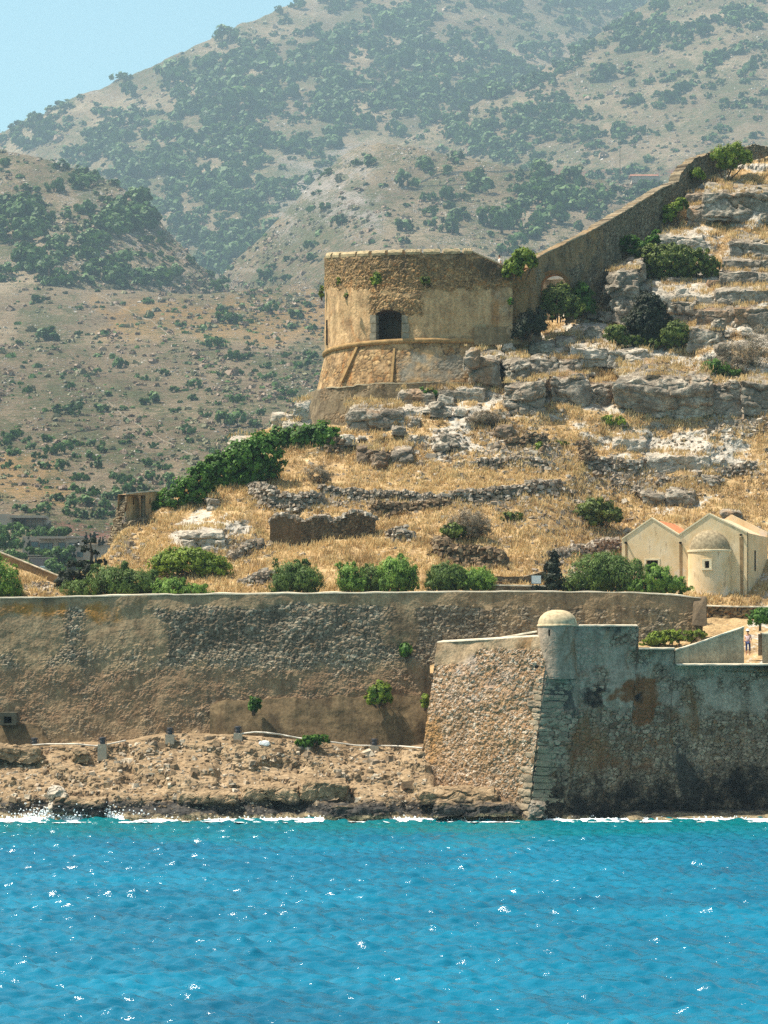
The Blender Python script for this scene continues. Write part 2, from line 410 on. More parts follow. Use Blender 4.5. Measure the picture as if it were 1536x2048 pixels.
def isl_attr(P, R, Y, M):
    k = rocky(P, R)
    n = fbm(P/40, R/16, 4, 31)
    r = k*(.42+.9*n)+(1-k)*(.10+.45*n)+.35*k*(M < .6)
    for (x, y, rx, ry, a) in [(1420, 905, 110, 26, .9), (1260, 880, 60, 16, .8), (1340, 1000, 70, 25, .7), (920, 880, 40, 22, .8), (1430, 585, 130, 30, .6), (1380, 740, 130, 25, .5), (1230, 700, 90, 25, .5),
                              (420, 1065, 70, 28, .8), (850, 820, 60, 22, .6), (1200, 1160, 60, 30, .9), (90, 1180, 60, 12, .5), (1520, 1160, 30, 40, .6), (980, 800, 60, 20, .5), (1490, 620, 60, 30, .4)]:
        r = r+a*np.exp(-(((P-x)/rx)**2+((R-y)/ry)**2))*(.7+.8*fbm(P/22, R/9, 3, 77))
    return {'rock': np.clip(r, 0, 1)}
def isl_disp(P, R, Y):
    X = (P-768)/F*Y; k = rocky(P, R)
    return fbm(X/1.3, R/22, 4, 51)*(.22+.5*k)
ISL = Relief('island_hill', np.arange(-620, 1960, 3.0), lambda p: lin(CR, p)+fbm(p/30, p*0+3, 3, 8)*3, lambda p: 1262+0*p, isl_Y, isl_m, 360, 28, M_soil,
             [(1, -.1), (6, -.6), (14, -2.5), (26, -6), (50, -22), (80, -50)], isl_attr, isl_disp, smooth=False)

# ------------------------------------------------------------------ shore below the walls
def sh_S(p): return lin([(-160, 1500), (0, 1500), (150, 1491), (230, 1489), (330, 1470), (450, 1470), (600, 1482), (850, 1496), (880, 1560), (1050, 1607), (1200, 1611), (1720, 1612)], p)
def sh_Y(P, R):
    t = np.clip((1646-R)/(1646-sh_S(P)), 0, 1)
    return 149.2+t*lin([(-160, 10.3), (800, 9.6), (880, 6.0), (1060, 2.0), (1400, 4.5), (1720, 6)], P)+(fbm(P/120, R/60, 3, 3)*1.1+fbm(P/28, R/60, 3, 13)*.55)*(1-.8*t)
def sh_m(P, R):
    n = fbm((P+R*.9)/85, (R-.18*P+16*fbm(P/80, R/60, 2, 9))/14, 3, 21)
    low = sst(1560, 1600, R)
    return np.clip(1.3-sst(.0, .22, n)*1.25-low*.35, .04, 3)
SHORE = Relief('shore', np.arange(-620, 2060, 2.5), sh_S, lambda p: 1650+2*fbm(p/25, p*0, 3, 2), sh_Y, sh_m, 110, 40, M_shore, [(1, .05), (6, .2)],
               lambda P, R, Y, M: {'rock': M}, lambda P, R, Y: fbm((P-768)/F*Y/.9, R/14, 4, 61)*.2, smooth=False)

# ------------------------------------------------------------------ sea
def build_sea():
    xs = np.concatenate([-np.geomspace(600, 31, 14), np.arange(-30, 30.01, .11), np.geomspace(31, 600, 14)])
    ys = np.concatenate([np.linspace(-60, 60, 10), np.arange(62, 153, .125), np.array([158, 170, 220, 330, 470])])
    X, Y = np.meshgrid(xs, ys, indexing='ij'); rng = np.random.default_rng(4)
    Z = np.zeros_like(X)
    for i in range(64):
        lam = .42*(14.0**rng.random()**1.5)
        a = rng.normal(0, .62)+math.pi*.42; k = 2*math.pi/lam; kx, ky = k*math.cos(a), k*math.sin(a)
        amp = .0115*lam*(.6+.8*rng.random())*(1.34 if lam < 1.4 else .7 if lam < 2.6 else .34)
        ph = kx*X+ky*Y+rng.random()*6.28+1.6*fbm(X/9+i, Y/9, 2, i)
        Z += amp*(2*np.abs(np.cos(ph/2))**1.0*-1+1.27 if i % 2 else np.sin(ph))*(.45+1.1*vn(X/(lam*4)+i*3, Y/(lam*4), 90+i))
    w = sst(-32, -29, X)*(1-sst(29, 32, X))*sst(58, 64, Y)*(1-sst(152, 156, Y))
    o = mesh('sea', np.stack([X, Y, Z*w*1.0], -1), quads(len(xs), len(ys)), M_sea, smooth=True, origin=False)
    o['kind'] = 'structure'
build_sea()

# ------------------------------------------------------------------ mainland hills
def hill(name, S, R0, Yr, cols, nr, m, attrs, skirt, amp, curve=lambda P: 0*P):     # curve: how the flank turns away sideways
    return Relief(name, cols, S, R0, lambda P, R: lin(Yr, R)+curve(P)+fbm(P/300, R/200, 2, len(name))*amp, m, nr, 90, M_hill, skirt, attrs, None, True,
                  lambda X, Y: amp*.13*fbm(X/(amp*2.2), Y/(amp*3), 5, 41))
def hm(P, R): return 1+0*P
HC = np.arange(-140, 1701, 5.0)
def a_plain(P, R, Y, M):
    w = 60*fbm(P/60, R/40, 3, 19); P0, R0_, P, R = P, R, P+w, R+w*.6
    fld = box2(P, R, 190, 700, 580, 700, 40)*.6+box2(P, R, -100, 130, 900, 1030, 40)*.6+box2(P, R, 330, 500, 880, 960, 30)*.35
    return {'field': fld, 'red': box2(P0, R0_, 110, 235, 1040, 1075, 8), 'rock': .12+.12*fbm(P/60, R/30, 3, 4)+0*P, 'scrub': .46+.3*fbm(P/70, R/40, 3, 14)-.25*fld}
def a_hill(P, R, Y, M):
    w = 50*fbm(P/50, R/40, 3, 29); R1 = R; P, R = P+w, R+w*.6
    return {'field': .5*box2(P, R, 440, 600, 360, 460, 30)+.35*box2(P, R, 820, 1200, 330, 380, 20), 'red': .9*box2(P, R1, 1100, 1400, 337, 349, 4)+.35*box2(P, R, 690, 1050, 20, 300, 60),
            'rock': .16+.35*fbm(P/50, R/28, 3, 44)+.4*box2(P, R, 540, 760, 290, 470, 40)+.2*box2(P, R, 100, 300, 330, 560, 40), 'scrub': .45+.3*fbm(P/60, R/35, 3, 24)}
PLAIN = hill('coastal_plain', lambda p: lin([(-140, 560), (0, 566), (150, 576), (300, 582), (420, 590), (650, 560), (800, 540), (1700, 540)], p), lambda p: 1255+0*p,
             [(500, 1450), (575, 1300), (700, 1010), (850, 760), (1000, 570), (1100, 480), (1255, 400)], HC, 170, hm, a_plain, [(60, 6), (300, 8)], 14)
KNOLL_A = hill('low_hill', lambda p: lin([(-140, 288), (0, 296), (60, 312), (150, 338), (230, 366), (300, 420), (350, 476), (400, 528), (450, 572), (520, 604)], p)+fbm(p/20, p*0, 3, 1)*5, lambda p: 640+0*p,
               [(250, 1660), (300, 1620), (450, 1440), (600, 1300), (640, 1280)], np.arange(-140, 521, 4.0), 90, hm, a_hill, [(40, -8), (200, -110)], 20, lambda P: 90*((P-60)/300)**2)
KNOLL_B = hill('rocky_knoll', lambda p: lin([(380, 640), (430, 566), (500, 496), (560, 436), (620, 370), (680, 312), (730, 284), (790, 285), (860, 304), (950, 318), (1050, 342), (1200, 364), (1350, 378), (1700, 420)], p)+fbm(p/20, p*0, 3, 6)*5, lambda p: 660+0*p,
               [(270, 1900), (345, 1800), (450, 1620), (560, 1430), (660, 1340)], np.arange(380, 1701, 4.0), 110, hm, a_hill, [(40, -8), (150, -60)], 20, lambda P: 300*(np.clip(770-P, 0, None)/280)**1.6+60*(np.clip(P-770, 0, None)/500)**2)
MOUNT_B = hill('side_mountain', lambda p: lin([(700, 360), (780, 305), (850, 262), (930, 220), (1000, 182), (1070, 150), (1130, 122), (1180, 85), (1240, 40), (1300, 0), (1400, -60), (1700, -190)], p)+fbm(p/25, p*0, 3, 9)*5, lambda p: 440+0*p,
               [(-200, 3500), (0, 2900), (200, 2400), (440, 1950)], np.arange(700, 1701, 5.0), 120, hm, a_hill, [(80, -20), (300, -200)], 40, lambda P: 420*(np.clip(1500-P, 0, None)/700)**1.3)
MOUNT_A = hill('mountain', lambda p: lin([(-140, 300), (0, 262), (30, 247), (60, 232), (90, 226), (120, 208), (200, 180), (270, 148), (330, 120), (400, 90), (470, 55), (540, 28), (600, 3), (680, -40), (800, -80), (1000, -120), (1300, -150), (1700, -150)], p)+fbm(p/18, p*0, 4, 12)*5,
               lambda p: 660+0*p, [(-200, 4100), (0, 3500), (262, 2800), (450, 2350), (660, 2100)], HC, 170, hm, a_hill, [(80, -20), (300, -200)], 50, lambda P: 420*((P-700)/650)**2)
# ------------------------------------------------------------------ stone walls
def grid_lerp(b0, b1, t0, t1, nu, nv):
    u = np.linspace(0, 1, nu)[:, None, None]; v = np.linspace(0, 1, nv)[None, :, None]
    b0, b1, t0, t1 = [np.asarray(q, float) for q in (b0, b1, t0, t1)]
    return (b0*(1-u)+b1*u)*(1-v)+(t0*(1-u)+t1*u)*v

def path_wall(B, T, nv):                     # B, T: (nu,3) bottom and top polylines
    v = np.linspace(0, 1, nv)[None, :, None]
    return B[:, None]*(1-v)+T[:, None]*v

def resample(P, step):
    P = np.asarray(P, float); d = np.r_[0, np.cumsum(np.linalg.norm(np.diff(P, axis=0), axis=1))]
    n = max(2, int(d[-1]/step)+1); q = np.linspace(0, d[-1], n)
    return np.stack([np.interp(q, d, P[:, k]) for k in range(3)], -1)

def gnorm(G):
    du = np.gradient(G, axis=0); dv = np.gradient(G, axis=1); n = np.cross(du, dv); return n/(np.linalg.norm(n, axis=-1, keepdims=True)+1e-9)

def stone_disp(su, sv, cw, ch, amp, seed, rough=.03):
    wx = .55*fbm(su/cw/1.5, sv/ch/1.5, 2, seed+1)+.3*fbm(su/cw/5, sv/ch/5, 2, seed+31); wy = .45*fbm(su/cw/1.5, sv/ch/1.5, 2, seed+2)
    x, y = su/cw+wx, sv/ch+wy
    f1, f2, idd = worley(x, y, seed)
    e = f2-f1
    d = amp*(np.sqrt(np.clip(e*1.7, 0, 1))*(.45+.75*idd)-.5)
    return d+rough*fbm(su/.22, sv/.22, 3, seed+5), idd, e

def stonewall(name, G, mat, parent=None, cw=.42, ch=.26, amp=.08, pl=None, thick=1.2, hole=None, extra=None, seed=1, rough=.03, top=.04, big=.1, back=2.0, label=None, cap=.0):
    n = gnorm(G); nu, nv = G.shape[:2]
    du = np.linalg.norm(np.diff(G[:, nv//2], axis=0), axis=1); su = np.r_[0, np.cumsum(du)][:, None]+np.zeros((1, nv))
    dv = np.linalg.norm(np.diff(G, axis=1), axis=2); sv = np.concatenate([np.zeros((nu, 1)), np.cumsum(dv, axis=1)], 1)
    if isinstance(cw, (int, float)): d, idd, e = stone_disp(su, sv, cw, ch, amp, seed, rough)
    else:                                    # several masonry sizes blended by a mask
        (c1, c2), (h1, h2), msk = cw[0], cw[1], cw[2](su, sv, G)
        d, idd, e = stone_disp(su, sv, c1, h1, amp, seed, rough); d2, i2, e2 = stone_disp(su, sv, c2, h2, amp, seed+40, rough)
        k = msk > .5; d = np.where(k, d2, d); idd = np.where(k, i2, idd); e = np.where(k, e2, e)
    p = np.zeros((nu, nv)) if pl is None else np.clip(pl(su, sv, G), 0, 1)
    d = d*(1-.82*sst(.35, .65, p))+big*fbm(su/2.6, sv/1.8, 3, seed+9)
    d[:, 0] -= 0
    A = {'st': idd, 'mo': e, 'pl': p}
    for k, f in (extra or {}).items(): A[k] = np.clip(f(su, sv, G), 0, 1)
    G2 = G+n*d[..., None]
    hn = n[:, -1].copy(); hn[:, 2] = 0; hn /= np.linalg.norm(hn, axis=1, keepdims=True)+1e-9
    t0 = G2[:, -1]; tj = fbm(su[:, 0]/.5, su[:, 0]*0, 3, seed+3)*top
    rows = []
    for f, dz in ((.04, cap*.6), (.12, cap), (.5, cap), (.88, cap), (1.0, 0)):
        r = t0-hn*thick*f; r[:, 2] = G[:, -1, 2]+dz+tj; rows.append(r)
    rb = rows[-1].copy(); rb[:, 2] -= back; rows.append(rb)
    V = np.concatenate([G2]+[r[:, None] for r in rows], 1)
    A = {k: np.concatenate([v]+[v[:, -1:]]*len(rows), 1) for k, v in A.items()}
    hm_ = None
    if hole is not None:
        h = hole(su, sv, G); hq = h[:-1, :-1] & h[1:, :-1] & h[1:, 1:] & h[:-1, 1:]
        hm_ = np.concatenate([hq, np.zeros((nu-1, len(rows)), bool)], 1)
    return mesh(name, V, quads(nu, nv+len(rows), 0, hm_), mat, parent, A, False)

# palettes
ST_grey = [C(100, 89, 74), C(142, 126, 104), C(118, 104, 84), C(166, 152, 130), C(130, 108, 80)]
ST_warm = [C(122, 96, 68), C(150, 124, 92), C(108, 88, 66), C(176, 152, 120), C(136, 104, 72)]
ST_red = [C(126, 92, 66), C(154, 124, 94), C(118, 78, 54), C(182, 158, 128), C(134, 100, 72)]
M_sw = m_stone('sea_wall_masonry', ST_grey, C(62, 52, 42), [C(124, 101, 75), C(154, 130, 99), C(132, 109, 81)],
               stains=[(C(60, 54, 46), .35, .55, .72, .6), (C(150, 108, 62), .6, .62, .74, .45)],
               extra=[('red', C(132, 102, 76), .35, 1.1), ('orange', C(158, 112, 56), .35, .75), ('dark', C(76, 66, 52), .45, 1.15)], plk=.55)
M_skirt = m_stone('rough_render', ST_warm, C(90, 74, 54), [C(94, 78, 56), C(114, 95, 69), C(80, 65, 46)], stains=[(C(66, 54, 40), .7, .52, .68, .7), (C(140, 122, 90), 1.4, .6, .74, .4)], plk=.2)
M_bl = m_stone('bastion_masonry', [C(124, 96, 68), C(166, 138, 108), C(140, 106, 72), C(194, 176, 154), C(136, 98, 62)], C(96, 70, 46), [C(142, 118, 90), C(164, 140, 110), C(122, 98, 70)],
               stains=[(C(140, 98, 52), .5, .56, .72, .6), (C(160, 108, 62), .9, .62, .74, .5)], extra=[('orange', C(156, 118, 74), .35, .85), ('pale', C(184, 170, 160), .35, 1.1), ('dark', C(84, 76, 60), .4, .9)], plk=.6)
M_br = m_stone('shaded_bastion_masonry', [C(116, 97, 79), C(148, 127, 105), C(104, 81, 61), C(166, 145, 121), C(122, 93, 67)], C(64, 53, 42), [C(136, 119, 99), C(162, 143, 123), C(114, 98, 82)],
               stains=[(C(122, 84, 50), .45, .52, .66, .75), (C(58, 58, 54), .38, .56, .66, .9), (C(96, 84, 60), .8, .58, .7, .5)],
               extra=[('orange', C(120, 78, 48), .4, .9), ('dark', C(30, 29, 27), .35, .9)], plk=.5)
M_quoin = m_stone('quoin_stone', [C(150, 142, 122), C(170, 162, 140), C(134, 128, 110)], C(100, 92, 76), [C(150, 142, 122), C(168, 158, 136)], plk=5)
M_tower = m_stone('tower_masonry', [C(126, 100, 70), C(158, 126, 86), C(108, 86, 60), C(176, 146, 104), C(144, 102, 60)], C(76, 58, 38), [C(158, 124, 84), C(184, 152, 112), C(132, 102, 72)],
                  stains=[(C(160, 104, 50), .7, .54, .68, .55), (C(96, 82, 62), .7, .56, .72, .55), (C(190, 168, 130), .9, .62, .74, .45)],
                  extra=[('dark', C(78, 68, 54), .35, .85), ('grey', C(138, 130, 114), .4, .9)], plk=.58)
M_hw = m_stone('hill_wall_masonry', [C(104, 94, 76), C(134, 119, 95), C(88, 79, 64), C(152, 137, 112), C(118, 96, 68)], C(54, 45, 34), [C(116, 98, 72), C(138, 116, 86), C(98, 82, 60)],
               stains=[(C(130, 98, 58), .5, .58, .72, .5), (C(70, 62, 52), .6, .55, .7, .5)], extra=[('och', C(150, 112, 70), .3, .9)], plk=.5)
M_cap = m_plain('lime_capping', C(196, 184, 160), .9, .22, 2.5)
M_parapet = m_stone('parapet_masonry', ST_warm, C(96, 82, 64), [C(150, 132, 106), C(172, 154, 126), C(132, 112, 86)], stains=[(C(110, 94, 72), .7, .56, .7, .5)], plk=.35)
M_terr = m_stone('terrace_masonry', [C(110, 84, 54), C(142, 112, 74), C(96, 74, 50), C(164, 134, 94), C(124, 88, 52)], C(48, 36, 24), [C(140, 116, 84)], plk=3)
M_dark = m_plain('dark_opening', C(38, 32, 26), .95, .3, 3)

# ---- long sea wall
def build_seawall():
    root = thing('sea_wall', 'long grey brown stone curtain wall standing above the shore from frame edge to the chapel', 'wall', at(500, 1490, 160))
    pxs = np.arange(-600, 1406, 1.45)
    base = lin([(-150, 1512), (0, 1512), (150, 1500), (330, 1480), (450, 1478), (650, 1492), (850, 1502), (900, 1500), (1405, 1490)], pxs)
    top = lin([(-150, 1199), (0, 1197), (120, 1194), (300, 1191), (560, 1188), (820, 1186), (1050, 1184), (1250, 1186), (1340, 1190), (1405, 1197)], pxs)+1.2*fbm(pxs/40, pxs*0, 3, 2)
    yb = lin([(-150, 161.2), (800, 160), (1405, 160.5)], pxs)
    G = path_wall(at(pxs, base, yb), at(pxs, top, yb+1.55), 170)
    def px_of(G): return G[..., 0]/G[..., 1]*F+768
    def row_of(G): return HZ-(G[..., 2]-H)/G[..., 1]*F
    def pl(su, sv, G):
        p, r = px_of(G), row_of(G)+14*fbm(su/1.5, sv/1.0, 3, 6)
        k = 1-sst(1206, 1222, r)*.9                                  # rendered parapet band
        ex = np.maximum(box2(p+70*fbm(su/2.5, sv/2, 3, 69), r+24*fbm(su/2, sv/2, 3, 70), 330, 770, 1214, 1318, 30), box2(p, r, 845, 985, 1215, 1330, 18))   # bare stones
        ex = np.maximum(ex, .8*box2(p, r, 130, 170, 1215, 1300, 20))
        k = np.maximum(k, .72*box2(p+120*fbm(su/4, sv/2, 3, 66), r+30*fbm(su/3, sv/2, 3, 67), -900, 400, 1190, 1325, 50)); k = np.maximum(k, .8*box2(p+40*fbm(su/2, sv/2, 3, 68), r, 760, 860, 1190, 1290, 30)); k = np.maximum(k, .45*box2(p, r, 980, 1420, 1180, 1300, 20))
        k = np.maximum(k, .5*sst(1310, 1330, r)+.0)
        return k*(1-.75*ex)+.25*fbm(su/.9, sv/.7, 4, 8)
    def red(su, sv, G):
        p, r = px_of(G), row_of(G); return .75*sst(1310, 1350, r)*(1-.3*sst(1420, 1480, r))+.2*box2(p, r, 980, 1420, 1190, 1260, 20)
    def orange(su, sv, G):
        p, r = px_of(G), row_of(G); return .62*box2(p, r, -200, 140, 1200, 1238, 16)+.62*box2(p, r, 165, 250, 1200, 1248, 18)+.5*box2(p, r, 260, 310, 1195, 1215, 10)
    def dark(su, sv, G):
        p, r = px_of(G), row_of(G); return .75*box2(p, r, 320, 990, 1210, 1315, 25)+.5*box2(p, r, 20, 260, 1250, 1310, 25)
    stonewall('wall_face', G, M_sw, root, ((.34, .26), (.2, .15), lambda su, sv, G: sst(1310, 1330, row_of(G)+40*fbm(su/1.2, sv/.8, 3, 77))), None, .06, pl, 1.3, extra={'red': red, 'orange': orange, 'dark': dark}, seed=3, rough=.075, big=.14,
              hole=lambda su, sv, G: box2(px_of(G), row_of(G), 8, 24, 1433, 1446, .01) > .5)
    # pale lime coping along the top
    n = len(pxs); cp = G[::6, -1]; V = []
    for i, p in enumerate(cp):
        j = .05*(vn(i/3., 0., 5)-.5); j2 = .10*(vn(i/5., 0., 15)-.5)
        V.append([p+(0, -.07+j, .0), p+(0, -.05+j, .08+j2*.4), p+(0, .7, .13+j2), p+(0, 1.36, .0)])
    V = np.array(V); mesh('coping', V, quads(len(V), 4), M_cap, root)
    # slanting end face beside the chapel steps
    e = MB(); Y = 160.5
    e.hexa([at(1384, 1250, Y-.15), at(1413, 1252, Y-.4), at(1414, 1245, Y+2.2), at(1386, 1245, Y+2.2), at(1386, 1210, Y+.6), at(1412, 1193, Y+.3), at(1413, 1192, Y+2.4), at(1390, 1194, Y+2.4)])
    e.build('end_buttress', M_parapet, root)
    # rendered skirt at the foot
    ps = np.arange(420, 862, 1.5); rb = lin([(428, 1482), (650, 1494), (862, 1504)], ps); rt = lin([(420, 1410), (440, 1400), (560, 1397), (700, 1393), (862, 1391)], ps)+7*fbm(ps/34, ps*0, 4, 7)
    e_ = .5*sst(452, 420, ps); Gs = path_wall(at(ps, rb, 159.35+e_), at(ps, rt, 160.42+e_*.4), 52)
    t = np.linspace(0, 1, 52); Gs[..., 1] += -(.12*np.sin(np.pi*t))[None, :]
    stonewall('rendered_skirt', Gs, M_skirt, root, .6, .5, .05, lambda su, sv, G: .8+0*su, 1.0, seed=14, rough=.05, big=.16, back=.1, cap=.0)
    ps = np.arange(-150, 112, 1.5); rb = lin([(-150, 1516), (112, 1504)], ps); rt = lin([(-150, 1440), (0, 1452), (60, 1448), (85, 1456), (112, 1500)], ps)+4*fbm(ps/25, ps*0, 3, 17)
    Gs = path_wall(at(ps, rb, 159.9+0*ps), at(ps, rt, 160.95+0*ps), 40)
    stonewall('rendered_skirt', Gs, M_skirt, root, .5, .5, .05, lambda su, sv, G: .8+0*su, .6, seed=15, rough=.06, big=.25, back=.1, cap=.05)
    # square drain
    d = MB(); Y = 160.4
    a, b_ = at(8, 1446, Y), at(24, 1433, Y)
    d.box(a[0]-.02, b_[0]+.02, Y+.8, Y+.9, a[2]-.02, b_[2]+.02); d.build('drain_recess', M_dark, root)
    d = MB(); z0, z1, x0, x1 = a[2], b_[2], a[0], b_[0]
    d.box(x0-.3, x1+.35, Y-.22, Y+.8, z1, z1+.3).box(x0-.3, x1+.3, Y-.24, Y+.8, z0-.15, z0).box(x0-.25, x0, Y-.2, Y+.8, z0, z1).box(x1, x1+.42, Y-.21, Y+.8, z0, z1)
    d.build('drain_surround', M_quoin, root)
    return root
SEAWALL = build_seawall()

# ---- bastion with sentry box
Ab, Bb, At_, Bt = at(832, 1606, 155), at(1056, 1634, 149.0), at(875, 1284, 156.3), at(1097, 1276, 150.5)
Cb, Ct = at(1660, 1640, 154.6), at(1660, 1276, 156.0)
Cb, Ct = Bb+1.6*(Cb-Bb), Bt+1.6*(Ct-Bt)
def build_bastion():
    root = thing('bastion', 'battered stone bastion with sharp corner rising from the rocky waterline', 'bastion', Bb)
    rw = lambda G: HZ-(G[..., 2]-H)/G[..., 1]*F
    px = lambda G: G[..., 0]/G[..., 1]*F+768
    G = grid_lerp(Ab, Bb, At_, Bt, 190, 200)
    G[:, :, 2] += (np.linspace(0, 1, 200)[None, :]**3)*(.16*np.linspace(0, 1, 190)[:, None]-.05)
    stonewall('lit_face', G, M_bl, root, ((.14, .22), (.11, .16), lambda su, sv, G: .5+2*fbm(su/1.1, sv/.8, 3, 88)), None, .048, lambda su, sv, G: np.clip(.9*(1-sst(1290, 1312, rw(G)))+.3*fbm(su/.8, sv/.8, 4, 4), 0, 1)*.8+.8*box2(px(G)+.1*rw(G), rw(G), 990, 1080, 1275, 1330, 15), 1.6,
              extra={'orange': lambda su, sv, G: .28*(1-sst(.2, 2.6, su+fbm(su, sv/1.2, 3, 5)))+.42*sst(1390, 1450, rw(G))*(1-sst(1520, 1600, rw(G)))+.6*box2(px(G), rw(G), 995, 1030, 1362, 1412, 8),
                     'pale': lambda su, sv, G: .5*box2(px(G), rw(G), 890, 1050, 1300, 1420, 30), 'dark': lambda su, sv, G: .6*sst(1570, 1600, rw(G))}, seed=21, rough=.1, big=.16, back=1.2)
    # shaded face: its top line steps (parapet, notch, low terrace edge)
    nu, nv = 700, 210; G = grid_lerp(Bb, Cb, Bt, Ct, nu, nv)
    zt = lambda p: lin([(1080, 1330), (1092, 1328), (1150, 1252), (1276, 1253), (1277, 1298), (1350, 1298), (1352, 1330), (1700, 1331)], p)
    p = px(G[:, -1]); Yt = G[:, -1, 1]; ztop = H+(HZ-zt(np.maximum(p, 1150)))/F*Yt
    v = np.linspace(0, 1, nv)[None, :]; s = (ztop-G[:, 0, 2])/(G[:, -1, 2]-G[:, 0, 2])
    D = G[:, -1]-G[:, 0]; G = G[:, :1]+D[:, None]*(v*s[:, None])[..., None]
    # parapet part is vertical
    zz = H+(HZ-1330)/F*150; over = np.clip(G[..., 2]-zz, 0, None); G[..., 1] -= over*.12
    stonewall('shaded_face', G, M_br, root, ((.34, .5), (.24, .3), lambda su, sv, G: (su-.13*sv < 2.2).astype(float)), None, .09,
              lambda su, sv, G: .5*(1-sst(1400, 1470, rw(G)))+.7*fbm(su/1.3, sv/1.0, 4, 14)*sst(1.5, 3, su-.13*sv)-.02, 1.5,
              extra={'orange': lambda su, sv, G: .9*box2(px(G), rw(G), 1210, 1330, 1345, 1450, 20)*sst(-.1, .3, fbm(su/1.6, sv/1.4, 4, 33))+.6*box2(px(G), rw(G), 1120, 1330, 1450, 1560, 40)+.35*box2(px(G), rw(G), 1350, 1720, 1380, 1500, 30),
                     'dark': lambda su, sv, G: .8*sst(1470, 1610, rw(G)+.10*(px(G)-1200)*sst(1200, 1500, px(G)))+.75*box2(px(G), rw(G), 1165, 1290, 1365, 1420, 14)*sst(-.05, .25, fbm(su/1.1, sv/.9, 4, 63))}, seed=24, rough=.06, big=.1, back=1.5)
    # return face behind the far edge of the lit face
    G = grid_lerp(Ab+(2.5, 7, 0), Ab, At_+(1.6, 6, 0), At_, 60, 120)
    stonewall('return_face', G, M_bl, root, .27, .2, .1, None, .6, extra={'orange': lambda su, sv, G: .15+0*su, 'pale': lambda su, sv, G: 0*su, 'dark': lambda su, sv, G: 0*su}, seed=22)
    # rusticated quoins up the arris
    nq = 25; rng = random.Random(5)
    dl = (Ab-Bb)/np.linalg.norm(Ab-Bb); dr = (Cb-Bb)/np.linalg.norm(Cb-Bb); inn = np.array([.1, .99, 0])
    hq = np.array([rng.uniform(.6, 1.5) for _ in range(nq)]); cq = np.r_[0, np.cumsum(hq)]/hq.sum()
    for i in range(nq):
        f0, f1 = cq[i]*.80, (cq[i]+(cq[i+1]-cq[i])*.95)*.80
        c0, c1 = Bb*(1-f0)+Bt*f0, Bb*(1-f1)+Bt*f1
        L, R_ = (1.0, 1.9) if i % 2 else (.66, 2.5); L *= .7+.5*rng.random(); R_ *= .75+.4*rng.random()
        o = np.array([.02, -.13, 0])
        b = MB()
        for q0, q1 in ((c0, c1),):
            cc = [q0+o*.9, q0+dl*L+o*.6, q0+dl*L+inn*.5, q0+inn*.5, q1+o*.9, q1+dl*L+o*.6, q1+dl*L+inn*.5, q1+inn*.5]
            V, Fq = hexrock(cc, 300+i, .09, .07, 0, .3); b.add(V, Fq)
            cc = [q0+o*.9, q0+inn*.5, q0+dr*R_+inn*.5, q0+dr*R_+o*.2, q1+o*.9, q1+inn*.5, q1+dr*R_+inn*.5, q1+dr*R_+o*.2]
            V, Fq = hexrock([cc[k] for k in (0, 3, 2, 1, 4, 7, 6, 5)], 340+i, .09, .06, .12, .16); b.add(V, Fq)
        b.build('quoin', M_quoinr, root)
    # coping of the lit parapet
    cp = grid_lerp(Ab, Bb, At_, Bt, 60, 200)[:, -1]; n2 = np.array([-.6, -.78, 0]); u = np.linspace(0, 1, 60)
    V = np.array([[q-n2*-.06+(0, 0, .16*t-.05), q+n2*.04+(0, 0, .16*t+.02+.04*(vn(i/3., 1., 3)-.5)), q-n2*.7+(0, 0, .16*t+.12), q-n2*1.5+(0, 0, .16*t+.0)] for i, (q, t) in enumerate(zip(cp, u))])
    mesh('coping', V, quads(60, 4), M_cap, root)
    # coping of the shaded face, following its steps
    for (x0, x1, r, y) in ((1155, 1276, 1252, 150.9), (1278, 1352, 1298, 151.4), (1353, 2000, 1330, 151.9)):
        q = np.arange(x0, x1+1, 6.0); yy = y+(q-x0)/(1690-1155)*3.6
        P = at(q, r+0*q, yy); V = np.array([[k+(0, -.12, -.02), k+(0, -.10, .06+.06*(vn(i/2., 3., 8)-.5)), k+(0, .6, .11), k+(0, 1.5, .03)] for i, k in enumerate(P)])
        mesh('coping', V, quads(len(V), 4), M_cap, root)
    # sentry box
    c = at(1115, 1300, 151.3); R = 1.34; zb, zt_ = at(0, 1340, 150)[2], at(0, 1250, 150.5)[2]
    nu, nv = 120, 50; th = np.linspace(math.radians(170), math.radians(385), nu); z = np.linspace(zb-.6, zt_, nv)
    G = np.stack(np.broadcast_arrays(c[0]+R*np.cos(th)[:, None], c[1]+R*np.sin(th)[:, None], z[None, :]), -1)
    slit = lambda su, sv, G: (box2(px(G), rw(G), 1096, 1101, 1258, 1274, .01)+box2(px(G), rw(G), 1150, 1156, 1258, 1270, .01)) > .5
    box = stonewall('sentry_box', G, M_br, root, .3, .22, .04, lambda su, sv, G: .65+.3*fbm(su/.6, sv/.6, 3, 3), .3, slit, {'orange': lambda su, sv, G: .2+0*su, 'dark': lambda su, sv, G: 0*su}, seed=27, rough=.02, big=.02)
    t = np.linspace(0, math.pi/2, 12)
    b = MB().lathe([((R-.02)*math.cos(a)**.85, zt_+.05+.98*math.sin(a)) for a in t], (c[0], c[1], 0), 40); b.lathe([(R+.05, zt_-.08), (R+.06, zt_+.02), (R-.03, zt_+.07)], (c[0], c[1], 0), 40)
    b.build('dome', M_dome, box, smooth=True)
    b = MB().lathe([(R-.2, zb-.3), (R-.2, zt_)], (c[0], c[1], 0), 24); b.build('dark_interior', M_dark, box)
    # spout stone under the sentry box
    a = at(1075, 1333, 149.6); MB().tube([a+(0, .5, 0), a+(-.1, -.25, -.03)], .12, 8).build('spout', M_dark, root)
    return root

